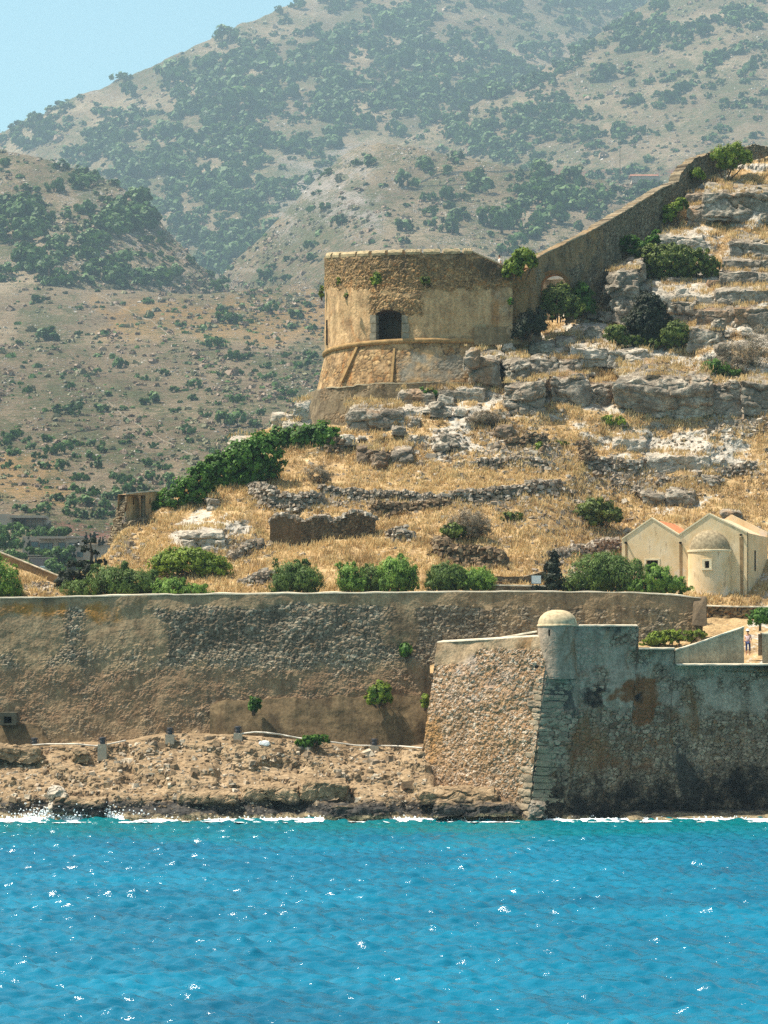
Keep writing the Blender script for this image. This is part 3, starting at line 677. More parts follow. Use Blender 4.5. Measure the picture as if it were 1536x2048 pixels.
# ------------------------------------------------------------------ rocks
def hexrock(c8, seed, step=.16, amp=.2, crack=.2, rnd=.1, dens=1.0):
    c = np.asarray(c8, float); ctr = c.mean(0)
    L = [np.linalg.norm(c[1]-c[0]), np.linalg.norm(c[3]-c[0]), np.linalg.norm(c[4]-c[0])]
    n = [int(np.clip(l/step, 3, 110)) for l in L]
    def P(u, v, w):
        u, v, w = [np.asarray(q, float)[..., None] for q in (u, v, w)]
        b = (c[0]*(1-u)+c[1]*u)*(1-v)+(c[3]*(1-u)+c[2]*u)*v; t = (c[4]*(1-u)+c[5]*u)*(1-v)+(c[7]*(1-u)+c[6]*u)*v
        return b*(1-w)+t*w
    Vs, Fs, off = [], [], 0
    for ax, val in ((1, 0), (1, 1), (0, 0), (0, 1), (2, 1)):
        a, b = [k for k in range(3) if k != ax]
        A, B = np.meshgrid(np.linspace(0, 1, n[a]+1), np.linspace(0, 1, n[b]+1), indexing='ij')
        q = [None]*3; q[ax] = np.full(A.shape, float(val)); q[a] = A; q[b] = B
        # round the edges a little
        s = [2*k-1 for k in q]; mx = np.sqrt(s[0]**2+s[1]**2+s[2]**2); k = 1-rnd*(np.clip(mx-1, 0, 1))**1.3
        X = P(*[(kk*k+1)/2 for kk in s])
        f = quads(n[a]+1, n[b]+1, off)
        if (ax, val) in ((1, 1), (0, 0), (2, 0)): f = f[:, ::-1]
        if ax == 1: f = f[:, ::1]
        Vs.append(X.reshape(-1, 3)); Fs.append(f); off += A.size
    V = np.vstack(Vs); sc = max(.6, min(L)*.55)
    d = np.zeros_like(V)
    for k in range(3):
        d[:, k] = amp*(vn3(V[:, 0]/sc/1.6, V[:, 1]/sc/1.6, V[:, 2]/sc, seed+k*11)+.9*(.45-np.abs(vn3(V[:, 0]/sc*1.3, V[:, 1]/sc*1.3, V[:, 2]/sc*1.9, seed+50+k*11)))+.34*(.4-np.abs(vn3(V[:, 0]/sc*3, V[:, 1]/sc*3, V[:, 2]/sc*4.5, seed+90+k*11)))+.1*vn3(V[:, 0]/.3, V[:, 1]/.3, V[:, 2]/.25, seed+130+k*11))
    if crack:                                # vertical joints and bedding planes
        w = V[:, 0]+.25*V[:, 1]; z = V[:, 2]+.15*vn3(V[:, 0], V[:, 1], V[:, 2], seed+5)
        f1, f2, idd = worley(w/(sc*2.9)+.25*vn3(V[:, 0]/.7, V[:, 1]/.7, V[:, 2]/.7, seed+3), z/(sc*.95), seed+4, .8)
        e = np.exp(-((f2-f1)/.10)**1.0)
        inn = ctr-V; inn[:, 2] *= .35; inn /= np.linalg.norm(inn, axis=1, keepdims=True)+1e-6
        d += inn*(crack*e+amp*1.1*(idd-.4))[:, None]
    return V+d, np.vstack(Fs)
M_quoinr = mk_rock('quoin_block', ((100, 88, 72), (150, 133, 109), (182, 165, 139)), (140, 116, 84), .3)
M_dome = m_plain('dome_render', C(186, 166, 132), .9, .35, 4)
BASTION = build_bastion()
# ------------------------------------------------------------------ round tower on the hill
TC = np.array([(862-768)/F*224, 224.0]); TR = 10.55
def tower_path(R, step, tail=10.0, a0=120):
    th = np.arange(math.radians(a0), math.radians(270), step/R)
    P = np.stack([TC[0]+R*np.cos(th), TC[1]+R*np.sin(th)], -1); N = np.stack([np.cos(th), np.sin(th)], -1)
    t = np.arange(0, tail, step); d = np.array([1, .07])/np.hypot(1, .07); nn = np.array([d[1], -d[0]])
    P = np.vstack([P, np.array([TC[0], TC[1]-R])+t[:, None]*d]); N = np.vstack([N, np.repeat(nn[None], len(t), 0)])
    return P, N
def build_tower():
    root = thing('round_tower', 'round ochre masonry artillery tower with a gun window standing on the hill', 'tower', (TC[0], TC[1], 36.4))
    px = lambda G: G[..., 0]/G[..., 1]*F+768
    rw = lambda G: HZ-(G[..., 2]-H)/G[..., 1]*F
    zs = 40.55
    P, N = tower_path(TR, .085, 7.6); pp = P[:, 0]/P[:, 1]*F+768
    row_t = lin([(600, 517), (700, 511), (800, 507), (942, 505), (975, 520), (1010, 537), (1060, 545)], pp)
    zt = np.where(P[:, 1] > 226, 49.5, H+(HZ-row_t)/F*P[:, 1])
    B = np.column_stack([P, np.full(len(P), zs)]); T = np.column_stack([P, zt])
    G = path_wall(B, T, 105)
    def arch(p, r, x0, x1, y0, ys, y1, e=0):
        return (p > x0-e) & (p < x1+e) & (r < y1+e) & (r > ys-e-(ys-y0)*(1-((p-(x0+x1)/2)/((x1-x0)/2+e+.01))**2))
    hole = lambda su, sv, G: arch(px(G), rw(G), 752, 804, 618, 626, 682) & (G[..., 1] < 222)
    def pl(su, sv, G):
        r = rw(G)+10*fbm(su/1.4, sv/1.2, 3, 2)
        return np.clip(.92*sst(566, 590, r)*(1-.7*box2(px(G), r, 735, 850, 585, 640, 12))+.25*fbm(su/.9, sv/.7, 4, 9)+.5*(1-sst(512, 522, r)), 0, 1)
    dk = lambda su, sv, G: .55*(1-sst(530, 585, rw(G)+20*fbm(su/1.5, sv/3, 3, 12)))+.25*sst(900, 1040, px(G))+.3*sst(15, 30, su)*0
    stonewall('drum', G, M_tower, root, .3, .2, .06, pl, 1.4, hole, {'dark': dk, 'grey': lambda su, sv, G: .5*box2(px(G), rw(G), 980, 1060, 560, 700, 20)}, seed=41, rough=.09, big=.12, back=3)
    # battered base
    P0, N0 = tower_path(TR+1.05, .085, 6.0); P1, N1 = tower_path(TR, .085, 6.0)
    k = min(len(P0), len(P1)); q = np.linspace(0, 1, 420)
    rs = lambda A: np.stack([np.interp(q, np.linspace(0, 1, len(A)), A[:, i]) for i in range(2)], -1)
    B = np.column_stack([rs(P0), np.full(420, 36.0)]); T = np.column_stack([rs(P1), np.full(420, zs-.12)])
    G = path_wall(B, T, 54)
    gy = lambda su, sv, G: .8*box2(px(G), rw(G), 790, 940, 700, 770, 25)+.3*fbm(su/1.2, sv, 3, 8)
    stonewall('battered_base', G, M_tower, root, .62, .36, .035, lambda su, sv, G: .35+.5*fbm(su/1.6, sv/1.1, 3, 19), .8, None, {'dark': lambda su, sv, G: 0*su, 'grey': gy}, seed=43, rough=.03, big=.05, back=.3)
    # string course
    P, N = tower_path(TR, .3, 5.8); pts = np.column_stack([P+N*.06, np.full(len(P), zs)])
    MB().tube(pts, .24, 10).build('string_course', M_course, root, True)
    # vertical ribs on the base
    for x0, r0, x1, r1, w in ((716, 694, 684, 764, .2), (790, 697, 784, 764, .13)):
        pt = []
        for x, r, R_ in ((x0, r0, TR), (x1, r1, TR+1.0)):
            qx = np.interp(0, [0], [0]); P, N = tower_path(R_, .02, 1, 150); pp = P[:, 0]/P[:, 1]*F+768; m = P[:, 1] < 224
            i = np.where(m)[0][np.argmin(np.abs(pp[m]-x))]; pt.append((np.array([*P[i], H+(HZ-r)/F*P[i, 1]]), np.array([*N[i], 0])))
        (a, na), (b_, nb) = pt; ta = np.array([-na[1], na[0], 0]); tb = np.array([-nb[1], nb[0], 0]); d = .2
        MB().hexa([b_-tb*w-nb*.2, b_-tb*w+nb*d, b_+tb*w+nb*d, b_+tb*w-nb*.2, a-ta*w*.8-na*.2, a-ta*w*.8+na*d, a+ta*w*.8+na*d, a+ta*w*.8-na*.2][0:8]).build('rib', M_course, root)
    # coping blocks on the parapet
    P, N = tower_path(TR, .04, 6); pp = P[:, 0]/P[:, 1]*F+768; P[pp > 990] = P[pp > 990]
    edges = [-1, 651, 664, 681, 713, 742, 774, 809, 845, 885, 925, 947]
    fr = P[:, 1] < TC[1]
    for i in range(1, len(edges)-1):
        m = np.where(fr & (pp >= edges[i]+1.6) & (pp <= edges[i+1]-1.6))[0]
        if len(m) < 4: continue
        m = m[::max(1, len(m)//10)]
        zt_ = H+(HZ-lin([(600, 517), (700, 511), (800, 507), (942, 505)], pp[m]))/F*P[m, 1]
        pr = [(.06, -.12), (.10, .12), (-.02, .36), (-.45, .46), (-1.0, .40), (-1.36, .12)]
        V = np.array([[[*(P[j]+N[j]*o), z+dz+.03*math.sin(j*1.3+dz*9)] for o, dz in pr] for j, z in zip(m, zt_)])
        Fq = [quads(len(m), 6)]; V2 = V.reshape(-1, 3); n6 = (len(m)-1)*6
        ft = [(0, k_, k_+1) for k_ in range(1, 5)]+[(n6, n6+k_+1, n6+k_) for k_ in range(1, 5)]
        mesh('coping_block', V2, [Fq[0], ft], M_cap2, root)
    # gun window: reveal, jamb stones
    P, N = tower_path(TR, .02, 1, 150); pp = P[:, 0]/P[:, 1]*F+768; m = P[:, 1] < 222
    def on(x, r, out):
        i = np.where(m)[0][np.argmin(np.abs(pp[m]-x))]; return np.array([*(P[i]+N[i]*out), H+(HZ-r)/F*P[i, 1]])
    ol = [(750, 684), (750, 627)]+[(778+28*math.cos(a), 627-9*math.sin(a)) for a in np.linspace(math.pi*.92, math.pi*.08, 9)]+[(806, 627), (806, 684)]
    ctr = on(778, 650, 0); inn = np.array([.28, .96, 0])
    rings = [[on(x, r, .02) for x, r in ol], [on(x, r, -.1)+inn*2.6 for x, r in ol]]
    V = np.array(rings); n = len(ol); V2 = V.transpose(1, 0, 2).reshape(-1, 3)
    f = [(2*i, 2*((i+1) % n), 2*((i+1) % n)+1, 2*i+1) for i in range(n)]
    back = [(2*0+1, 2*i+1, 2*i+3) for i in range(1, n-1)]
    mesh('gun_window', V2, [f, back], M_reveal, root)
    rng = random.Random(3)
    for s, x0, x1 in ((0, 741, 752), (1, 804, 817)):
        for i, (ra, rb) in enumerate(((684, 666), (665, 648), (647, 630))):
            e = rng.uniform(-3, 3) if s == 0 else rng.uniform(-2, 4)
            a, b_ = (x0+e, x1) if s == 0 else (x0, x1+e)
            c = [on(a, ra, .05), on(b_, ra, .05), on(b_, ra, -.5), on(a, ra, -.5), on(a, rb, .05), on(b_, rb, .05), on(b_, rb, -.5), on(a, rb, -.5)]
            V, Fq = hexrock(c, 700+i+s*9, .12, .02, 0, .06); mesh('jamb_stone', V, Fq, M_quoin2, root)
    c = [on(748, 690, .1), on(808, 690, .1), on(808, 690, -1), on(748, 690, -1), on(748, 684, .1), on(808, 684, .1), on(808, 684, -1), on(748, 684, -1)]
    V, Fq = hexrock(c, 731, .15, .02, 0, .05); mesh('sill', V, Fq, M_course, root)
    # dark slit at the flank
    a, b_ = on(655, 690, .03), on(655, 640, .03)
    MB().hexa([a+(-.12, -.05, 0), a+(.1, -.1, 0), a+(.1, .3, 0), a+(-.1, .3, 0), b_+(-.12, -.05, 0), b_+(.1, -.1, 0), b_+(.1, .3, 0), b_+(-.1, .3, 0)]).build('slit', M_dark, root)
    # stepped plinth
    P, N = tower_path(TR+1.9, .1, 5.4, 165); pp = P[:, 0]/P[:, 1]*F+768
    rb = lin([(600, 850), (690, 850), (705, 812), (800, 800), (950, 792)], pp); zb = H+(HZ-rb)/F*P[:, 1]-.3; zt = 36.35+0*pp+.1*fbm(pp/20, pp*0, 3, 4)
    sp = .0+1.1*sst(705, 640, pp)
    G = path_wall(np.column_stack([P+N*sp[:, None], zb]), np.column_stack([P, zt]), 44)
    stonewall('plinth', G, M_plinth, root, .45, .3, .05, lambda su, sv, G: .55+.4*fbm(su, sv, 3, 6), 2.4, None, None, seed=47, rough=.08, big=.2, back=.4)
    q_ = np.column_stack([P+N*.03, zt]); n3 = np.column_stack([N, 0*zt])
    V = np.array([[a_+b_*.06-(0, 0, .05), a_+b_*.05+(0, 0, .06+.06*(vn(i/4., 0., 5)-.5)), a_-b_*.7+(0, 0, .08)] for i, (a_, b_) in enumerate(zip(q_, n3))]); mesh('plinth_lit_edge', V, quads(len(V), 3), M_plinth2, root)  # paler strip added so the ledge top reads as sunlit
    return root
M_plinth2 = m_plain('worn_mortar_lit_edge', C(160, 146, 120), .9, .35, 3)
M_plinth = m_stone('plinth_masonry', ST_warm, C(70, 60, 46), [C(100, 86, 66), C(122, 107, 84), C(84, 71, 54)], stains=[(C(70, 58, 43), .8, .52, .68, .7)], plk=.5)
M_course = m_plain('weathered_course', C(150, 120, 78), .9, .35, 2.2)
M_cap2 = m_plain('tower_coping', C(168, 148, 114), .9, .35, 2.5)
M_reveal = m_plain('gun_window_reveal', C(96, 78, 58), .95, .35, 2)
M_quoin2 = m_plain('grey_dressed_stone', C(128, 120, 102), .9, .25, 3)
TOWER = build_tower()

# ------------------------------------------------------------------ wall climbing the hill, with an arch
HWT = [(1004, 536), (1040, 548), (1062, 532), (1072, 516), (1130, 487), (1200, 452), (1260, 416), (1320, 379), (1345, 366), (1357, 363), (1362, 344), (1385, 322), (1410, 308), (1450, 301), (1500, 292), (1700, 292)]
HWB = [(1004, 690), (1050, 690), (1100, 665), (1200, 625), (1250, 560), (1320, 492), (1380, 410), (1450, 362), (1540, 346), (1700, 340)]
def hw_Y(p): return lin([(1004, 214.6), (1060, 215.4), (1100, 219), (1200, 225), (1250, 231), (1320, 237.5), (1380, 243), (1450, 248), (1540, 250), (1700, 252)], p)
def build_hillwall():
    root = thing('hill_wall', 'dark stone fortress wall with an arch climbing the rocky slope beside the round tower', 'wall', at(1150, 640, 221))
    px = lambda G: G[..., 0]/G[..., 1]*F+768
    rw = lambda G: HZ-(G[..., 2]-H)/G[..., 1]*F
    ps = np.arange(1004, 1900, 1.6); Y = hw_Y(ps)
    ragged = sst(1340, 1365, ps)
    top = lin(HWT, ps)+(1.2+5*ragged)*fbm(ps/9, ps*0, 3, 6)+1*fbm(ps/3, ps*0, 2, 7)
    G = path_wall(at(ps, lin(HWB, ps)+12, Y), at(ps, top, Y+.15), 110)
    hole = lambda su, sv, G: (np.abs(px(G)-1107) < 26) & (rw(G) > 548+26-26*np.sqrt(np.clip(1-((px(G)-1107)/26)**2, 0, 1)))
    stonewall('wall_face', G, M_hw, root, .34, .24, .09, lambda su, sv, G: .6*(1-sst(1180, 1240, px(G)))*(.75+.9*fbm(su/1.2, sv, 3, 5))+.3*fbm(su/.8, sv/.7, 3, 15), 1.3, hole, {'och': lambda su, sv, G: .75*(1-sst(1040, 1130, px(G)))}, seed=51, rough=.1, big=.15, back=2.0)
    # arch reveal ring and voussoirs
    Y0 = float(hw_Y(1107)); ol = [(1107+27*math.cos(a), 574-27*math.sin(a)) for a in np.linspace(math.pi*1.0, 0, 15)]; ol = [(1080, 660)]+ol+[(1134, 660)]
    V = np.array([[at(x, r, Y0-.05+(x-1107)*.06), at(x, r, Y0-.05+(x-1107)*.06)+(.35, 1.45, 0)] for x, r in ol])
    mesh('arch_reveal', V, quads(len(ol), 2), M_archr, root)
    oo = [(1107+k*math.cos(a), 574-k*math.sin(a)) for a in np.linspace(math.pi, 0, 15) for k in (27, 34)]
    V = np.array([at(x, r, Y0-.16+(x-1107)*.06) for x, r in oo]); V = np.concatenate([V.reshape(15, 2, 3), (V+(0, .4, 0)).reshape(15, 2, 3)[:, ::-1]], 1)
    V = np.concatenate([V, V[:, :1]], 1); mesh('voussoirs', V, quads(15, 5), M_archr, root)
    # pale capping of the long ramp
    q = np.arange(1064, 1346, 4.0); t = lin(HWT, q)+1; P = at(q, t, hw_Y(q)+.1)
    V = np.array([[k+(0, -.1, -.03), k+(0, -.08, .05+.16*(vn(i/2., 0., 4)-.5)), k+(0, .7, .06+.2*(vn(i/2.5, 0., 9)-.5)), k+(0, 1.4, .0)] for i, k in enumerate(P)]); mesh('coping', V, quads(len(V), 4), M_plinth2, root)
    q = np.arange(944, 1048, 4.0); t = lin([(944, 504), (975, 518), (1010, 534), (1048, 545)], q); P = at(q, t, lin([(944, 213.9), (1048, 214.9)], q))
    V = np.array([[k+(0, -.14, -.03), k+(0, -.1, .12), k+(0, .7, .16), k+(0, 1.4, .1)] for i, k in enumerate(P)]); mesh('coping', V, quads(len(V), 4), M_cap2, root)
    return root
M_archr = m_plain('arch_stone', C(132, 92, 52), .9, .35, 3)
HILLWALL = build_hillwall()

def simple_wall(name, label, cat, pts, mat, thick=.8, coping=None, seed=1, cw=.3, ch=.2, amp=.07, pl=None, group=None, batter=.05, ragged=0.0, **kw):
    """pts: (px, row_top, row_bottom, Y); one wall object (an Empty with wall_face and coping)"""
    p = np.array(pts, float); L = np.hypot(np.diff(p[:, 0])*p[:-1, 3]/F, np.diff(p[:, 3])); d = np.r_[0, np.cumsum(L)]
    n = max(8, int(d[-1]/.09)); q = np.linspace(0, d[-1], n); c = [np.interp(q, d, p[:, k]) for k in range(4)]
    top = c[1]+ragged*fbm(q/.9, q*0, 4, seed)
    B = at(c[0], c[2], c[3]); T = at(c[0], top, c[3]); T[:, 1] += batter*(T[:, 2]-B[:, 2])
    nv = max(6, int((T[:, 2]-B[:, 2]).max()/.09)); G = path_wall(B, T, nv)
    root = thing(name, label, cat, B[n//2], group)
    stonewall('wall_face', G, mat, root, cw, ch, amp, pl, thick, None, None, seed, .04, back=min(1.5, float((T[:, 2]-B[:, 2]).max())), **kw)
    if coping is not None:
        P = T; V = np.array([[k+(0, -.08, -.02), k+(0, -.06, .07+.05*(vn(i/3., 0., seed)-.5)), k+(0, thick*.5, .1), k+(0, thick+.05, .02)] for i, k in enumerate(P)]); mesh('coping', V, quads(len(V), 4), coping, root)
    return root

# ---- low walls on and behind the bastion, terrace ground
def bast_ground():
    xs = np.arange(860, 2000, 5.0); rs = np.linspace(1345, 1236, 60)
    Pp, R = np.meshgrid(xs, rs, indexing='ij')
    Y = lin([(860, 158.6), (1095, 152.6), (1276, 152.9), (1720, 154.6), (2000, 156.5)], Pp)+(1345-R)/109*15
    Z = H+(HZ-R)/F*Y
    zz = at(0, 1300, 152)[2]
    G = at(Pp, R, Y); G[..., 2] += .15*fbm(G[..., 0]/.8, G[..., 1]/.8, 4, 3)
    left = sst(1180, 1120, Pp)
    G[..., 2] = np.where(Pp < 1276, np.minimum(G[..., 2], at(0, 1300, 152)[2]+.05*(G[..., 1]-152)), G[..., 2])
    o = mesh('terrace_ground', G, quads(len(xs), len(rs)), M_soil, None, {'rock': np.clip(.15+.4*fbm(Pp/30, R/12, 3, 3)+.3*sst(1480, 1500, Pp), 0, 1)}, origin=False); o['kind'] = 'structure'
bast_ground()
simple_wall('parapet_wall', 'sloping white capped parapet wall rising along the bastion terrace', 'wall', [(1351, 1301, 1338, 152.6), (1400, 1286, 1338, 153.2), (1450, 1268, 1337, 153.9), (1489, 1255, 1335, 154.5)], M_parapet, .6, M_cap, 3, pl=lambda su, sv, G: .7+.3*fbm(su, sv, 3, 4))
simple_wall('terrace_wall', 'low stone wall with a thick white cap behind the grassy bastion bed', 'wall', [(1160, 1252, 1300, 165), (1276, 1262, 1300, 164.5), (1380, 1257, 1292, 166), (1456, 1251, 1280, 167)], M_hw, .7, M_cap, 4, ragged=2)
simple_wall('retaining_wall', 'brown rubble retaining wall beneath the chapel forecourt', 'wall', [(1408, 1212, 1256, 168.5), (1470, 1214, 1256, 168.5), (1980, 1216, 1256, 168.5)], M_terr, 1.2, M_cap, 5, cw=.42, ch=.26, amp=.14)
simple_wall('pier_wall', 'short pale rendered wall stub at the terrace gateway', 'wall', [(1524, 1268, 1335, 155.5), (1700, 1268, 1335, 156.5)], M_parapet, .8, M_cap, 6, pl=lambda su, sv, G: .9+0*su)
simple_wall('ramp_kerb', 'thin sloping mortar kerb running up to the sentry box', 'kerb', [(925, 1286, 1300, 157), (1000, 1277, 1300, 156), (1074, 1264, 1300, 154.5)], M_parapet, .4, M_cap, 7)
simple_wall('garden_wall', 'low stone step wall behind the wall beside the white notice board', 'wall', [(985, 1171, 1195, 166), (1100, 1173, 1195, 166)], M_parapet, 1.0, M_cap, 8, cw=.4)
simple_wall('garden_wall', 'upper rubble step wall above the white notice board', 'wall', [(992, 1152, 1172, 169.5), (1050, 1153, 1172, 169.5), (1092, 1142, 1172, 170)], M_hw, 1.0, None, 9, cw=.45, ragged=2)
simple_wall('boundary_wall', 'grey boundary wall with white cap running downhill toward the villas', 'wall', [(-420, 1010, 1110, 196), (-140, 1068, 1120, 196), (0, 1105, 1130, 196), (60, 1129, 1152, 196), (116, 1152, 1172, 196)], M_hw, .6, M_cap, 10, pl=lambda su, sv, G: .9+0*su)
simple_wall('gate_pillar', 'pale plastered wall with white edges seen through the arch', 'wall', [(1084, 558, 640, 228), (1140, 556, 640, 228.5)], M_tower, .8, M_cap, 11, pl=lambda su, sv, G: .9+0*su, extra={'dark': lambda su, sv, G: 0*su, 'grey': lambda su, sv, G: 0*su}) if False else None
def gate_wall():
    r = simple_wall('gate_wall', 'pale plastered wall with a white edge seen through the arch', 'wall', [(1086, 559, 650, 228), (1150, 557, 640, 228.5)], M_parapet, .8, M_cap, 11, pl=lambda su, sv, G: .9+0*su)
gate_wall()
def low_tower_ledge():
    simple_wall('ledge_wall', 'grey stone ledge with a shadowed lip at the foot of the tower wall', 'wall', [(948, 655, 690, 213.2), (1000, 653, 690, 213.6), (1050, 652, 688, 214.4)], M_hw, 1.0, None, 12, pl=lambda su, sv, G: .8+0*su)
low_tower_ledge()

# ---- crenellated ruin on the ridge
def build_ruin():
    root = thing('crenel_wall', 'ruined loopholed wall with a stepped broken end on the hill ridge', 'wall', at(250, 1060, 183))
    px = lambda G: G[..., 0]/G[..., 1]*F+768
    rw = lambda G: HZ-(G[..., 2]-H)/G[..., 1]*F
    q = np.linspace(0, 1, 80); p = 252+q*74; Y = 184.2+q*4.6
    G = path_wall(at(p, 1068-q*22, Y), at(p, lin([(0, 989), (.3, 986), (.8, 983), (1, 988)], q), Y+.2), 46)
    hole = lambda su, sv, G: (box2((px(G)-264) % 11.5+100, rw(G), 101, 103.6, 995, 1010, .01) > .5) & (px(G) > 262) & (px(G) < 318)
    stonewall('wall_face', G, M_tower, root, .4, .3, .03, lambda su, sv, G: .9+0*su, .9, hole, {'dark': lambda su, sv, G: .5*sst(1000, 985, rw(G)), 'grey': lambda su, sv, G: 0*su}, seed=61, rough=.03, back=1.5)
    V = np.array([[k+(0, -.06, 0), k+(0, 0, .1), k+(0, .9, .1)] for k in G[:, -1]]); mesh('coping', V, quads(80, 3), M_cap, root)
    q = np.linspace(0, 1, 40)
    G = path_wall(at(214+q*22, 1090+0*q, 185.4-q*1.3), at(243+q*10, 990+0*q, 185.2-q*1.1), 60)
    st = .18*np.abs(((np.linspace(0, 1, 60)*17) % 1)-.3)[None, :]; G[..., 0] += st
    stonewall('broken_end', G, M_hw, root, .5, .22, .14, None, 1.6, seed=62, rough=.06, big=.2)
    G = path_wall(at(228+q*55, 1086-14*q, 182.4+q), at(248+q*50, 1046-16*q, 183.6+q), 30)
    stonewall('wall_foot', G, M_hw, root, .4, .2, .15, None, 1.0, seed=63, rough=.08, big=.3)
    b = MB(); a0 = at(258, 1014, 185.4); a1 = at(322, 992, 189.8); b.hexa([a0, (a1[0], a1[1], a0[2]), (a1[0], a1[1]+.1, a0[2]), a0+(0, .1, 0), (a0[0], a0[1], a1[2]), a1, a1+(0, .1, 0), (a0[0], a0[1]+.1, a1[2])]); b.build('loophole_backing', M_dark, root)
build_ruin()

# ------------------------------------------------------------------ chapel
CH0 = at(1243.5, 1190, 180.0); CU = np.array([math.cos(math.radians(-20)), math.sin(math.radians(-20)), 0]); CV = np.array([.36, .933, 0]); CV /= np.linalg.norm(CV)
def cfp(px, row):                            # pixel on the chapel's front plane -> (u, z)
    q = (px-768)/F; u = (q*CH0[1]-CH0[0])/(CU[0]-q*CU[1]); Y = CH0[1]+u*CU[1]; return u, H+(HZ-row)/F*Y
def cw(u, v, z): return np.array([CH0[0]+u*CU[0]+v*CV[0], CH0[1]+u*CU[1]+v*CV[1], z])
def facade(outer, holes, v0, depth):
    """polygon with holes in (u, z), reveals going back; returns V, tris, quads"""
    loops = [[Vector((u, z, 0)) for u, z in outer]]+[[Vector((u, z, 0)) for u, z in h] for h in holes]
    tris = tessellate_polygon(loops); flat = [p for l in loops for p in l]
    V = [cw(p.x, v0, p.y) for p in flat]; T = [tuple(t) for t in tris]; Q = []
    base = len(V); V += [cw(p.x, v0+depth, p.y) for p in flat]; k = 0
    for l in loops:
        n = len(l)
        for i in range(n): Q.append((k+i, k+(i+1) % n, base+k+(i+1) % n, base+k+i))
        k += n
    return V, T, Q
def build_chapel():
    root = thing('chapel', 'ochre plastered double nave chapel with a domed apse on the terrace', 'chapel', cw(3, 2, CH0[2]))
    eL, aL, vL = cfp(1243.5, 1079), cfp(1303.5, 1037), cfp(1357.5, 1070.5)
    aR, eR = cfp(1418.5, 1028.5), cfp(1494, 1065.5)
    zb = CH0[2]-1.6; D = 7.6
    w = [cfp(x, y) for x, y in ((1292.5, 1150), (1316, 1150), (1316, 1120.5), (1292.5, 1120.5))]
    V, T, Q = facade([(eL[0], zb), (vL[0], zb), vL, aL, eL], [w], 0, .5)
    m = MB(); m.add(V, Q, T)
    # flank and back of the first nave
    q = lambda a, b, c, d: m.add([a, b, c, d], [(0, 1, 2, 3)])
    q(cw(eL[0], 0, zb), cw(eL[0], 0, eL[1]), cw(eL[0], D, eL[1]), cw(eL[0], D, zb))
    m.add([cw(eL[0], D, zb), cw(vL[0], D, zb), cw(vL[0], D, vL[1]), cw(aL[0], D, aL[1]), cw(eL[0], D, eL[1])], [(0, 1, 2, 3)], [(0, 3, 4)])
    m.build('small_nave', M_ochre, root)
    m = MB()
    V, T, Q = facade([(vL[0], zb), (eR[0], zb), eR, aR, vL], [], -.004, .5); m.add(V, Q, T)
    sw = [(1.55, -.0), (1.9, 0)]
    q = lambda a, b, c, d: m.add([a, b, c, d], [(0, 1, 2, 3)])
    D2 = D+.4
    q(cw(eR[0], 0, zb), cw(eR[0], D2, zb), cw(eR[0], D2, eR[1]), cw(eR[0], 0, eR[1]))
    m.add([cw(vL[0], D2, zb), cw(eR[0], D2, zb), cw(eR[0], D2, eR[1]+.1), cw(aR[0], D2, aR[1]+.25), cw(vL[0], D2, vL[1]+.1)], [(0, 1, 2, 3)], [(0, 3, 4)])
    m.build('main_nave', M_ochre, root)
    # back gable parapet of the main nave
    m = MB(); t = .35
    for (a, b_) in ((vL, aR), (aR, eR)):
        m.hexa([cw(a[0], D2-.02, a[1]-.5), cw(b_[0], D2-.02, b_[1]-.5), cw(b_[0], D2+t, b_[1]-.5), cw(a[0], D2+t, a[1]-.5), cw(a[0], D2-.02, a[1]+.42), cw(b_[0], D2-.02, b_[1]+.42), cw(b_[0], D2+t, b_[1]+.42), cw(a[0], D2+t, a[1]+.42)])
    m.build('rear_gable', M_ochre, root)
    # gable copings
    m = MB()
    for (a, b_) in ((eL, aL), (aL, vL), (vL, aR), (aR, eR)):
        m.hexa([cw(a[0], -.05, a[1]-.02), cw(b_[0], -.05, b_[1]-.02), cw(b_[0], .42, b_[1]-.02), cw(a[0], .42, a[1]-.02), cw(a[0], -.05, a[1]+.10), cw(b_[0], -.05, b_[1]+.10), cw(b_[0], .42, b_[1]+.10), cw(a[0], .42, a[1]+.10)])
    m.build('gable_coping', M_ochrel, root)
    # tiled roof of the small nave: rows of half-round tiles
    m = MB(); dz = -.12
    def slope(a, b_, v0, v1, corr, zoff):
        nv = int((v1-v0)/.06); nu = 30; V = []
        for i in range(nu+1):
            f = i/nu
            for j in range(nv+1):
                v = v0+(v1-v0)*j/nv; z = a[1]+(b_[1]-a[1])*f+zoff+corr*abs(math.sin(v*math.pi/.30))-(.05*(f*9 % 1) if corr else 0)
                V.append(cw(a[0]+(b_[0]-a[0])*f, v, z))
        m.add(V, quads(nu+1, nv+1))
    slope(aL, vL, .42, D, .09, -.14); slope(aL, eL, .42, D, .09, -.14)
    m.build('tiled_roof', M_tile, root)
    m = MB(); slope(aR, eR, .42, D2, 0, -.1); slope(aR, vL, .42, D2, 0, -.1); m.build('plaster_roof', M_pinkroof, root)
    # side window slit, spouts, stains
    zz = lambda row, v: H+(HZ-row)/F*(CH0[1]+eR[0]*CU[1]+v*CV[1])
    m = MB(); a = [cw(eR[0]+.03, v, z) for v, z in ((2.8, zz(1142, 3)), (3.25, zz(1142, 3)), (3.25, zz(1101, 3)), (2.8, zz(1101, 3)))]
    b_ = [cw(eR[0]-.2, v, z) for v, z in ((2.8, zz(1142, 3)), (3.25, zz(1142, 3)), (3.25, zz(1101, 3)), (2.8, zz(1101, 3)))]
    m.hexa([b_[0], a[0], a[1], b_[1], b_[3], a[3], a[2], b_[2]]); m.build('side_slit', M_dark, root)
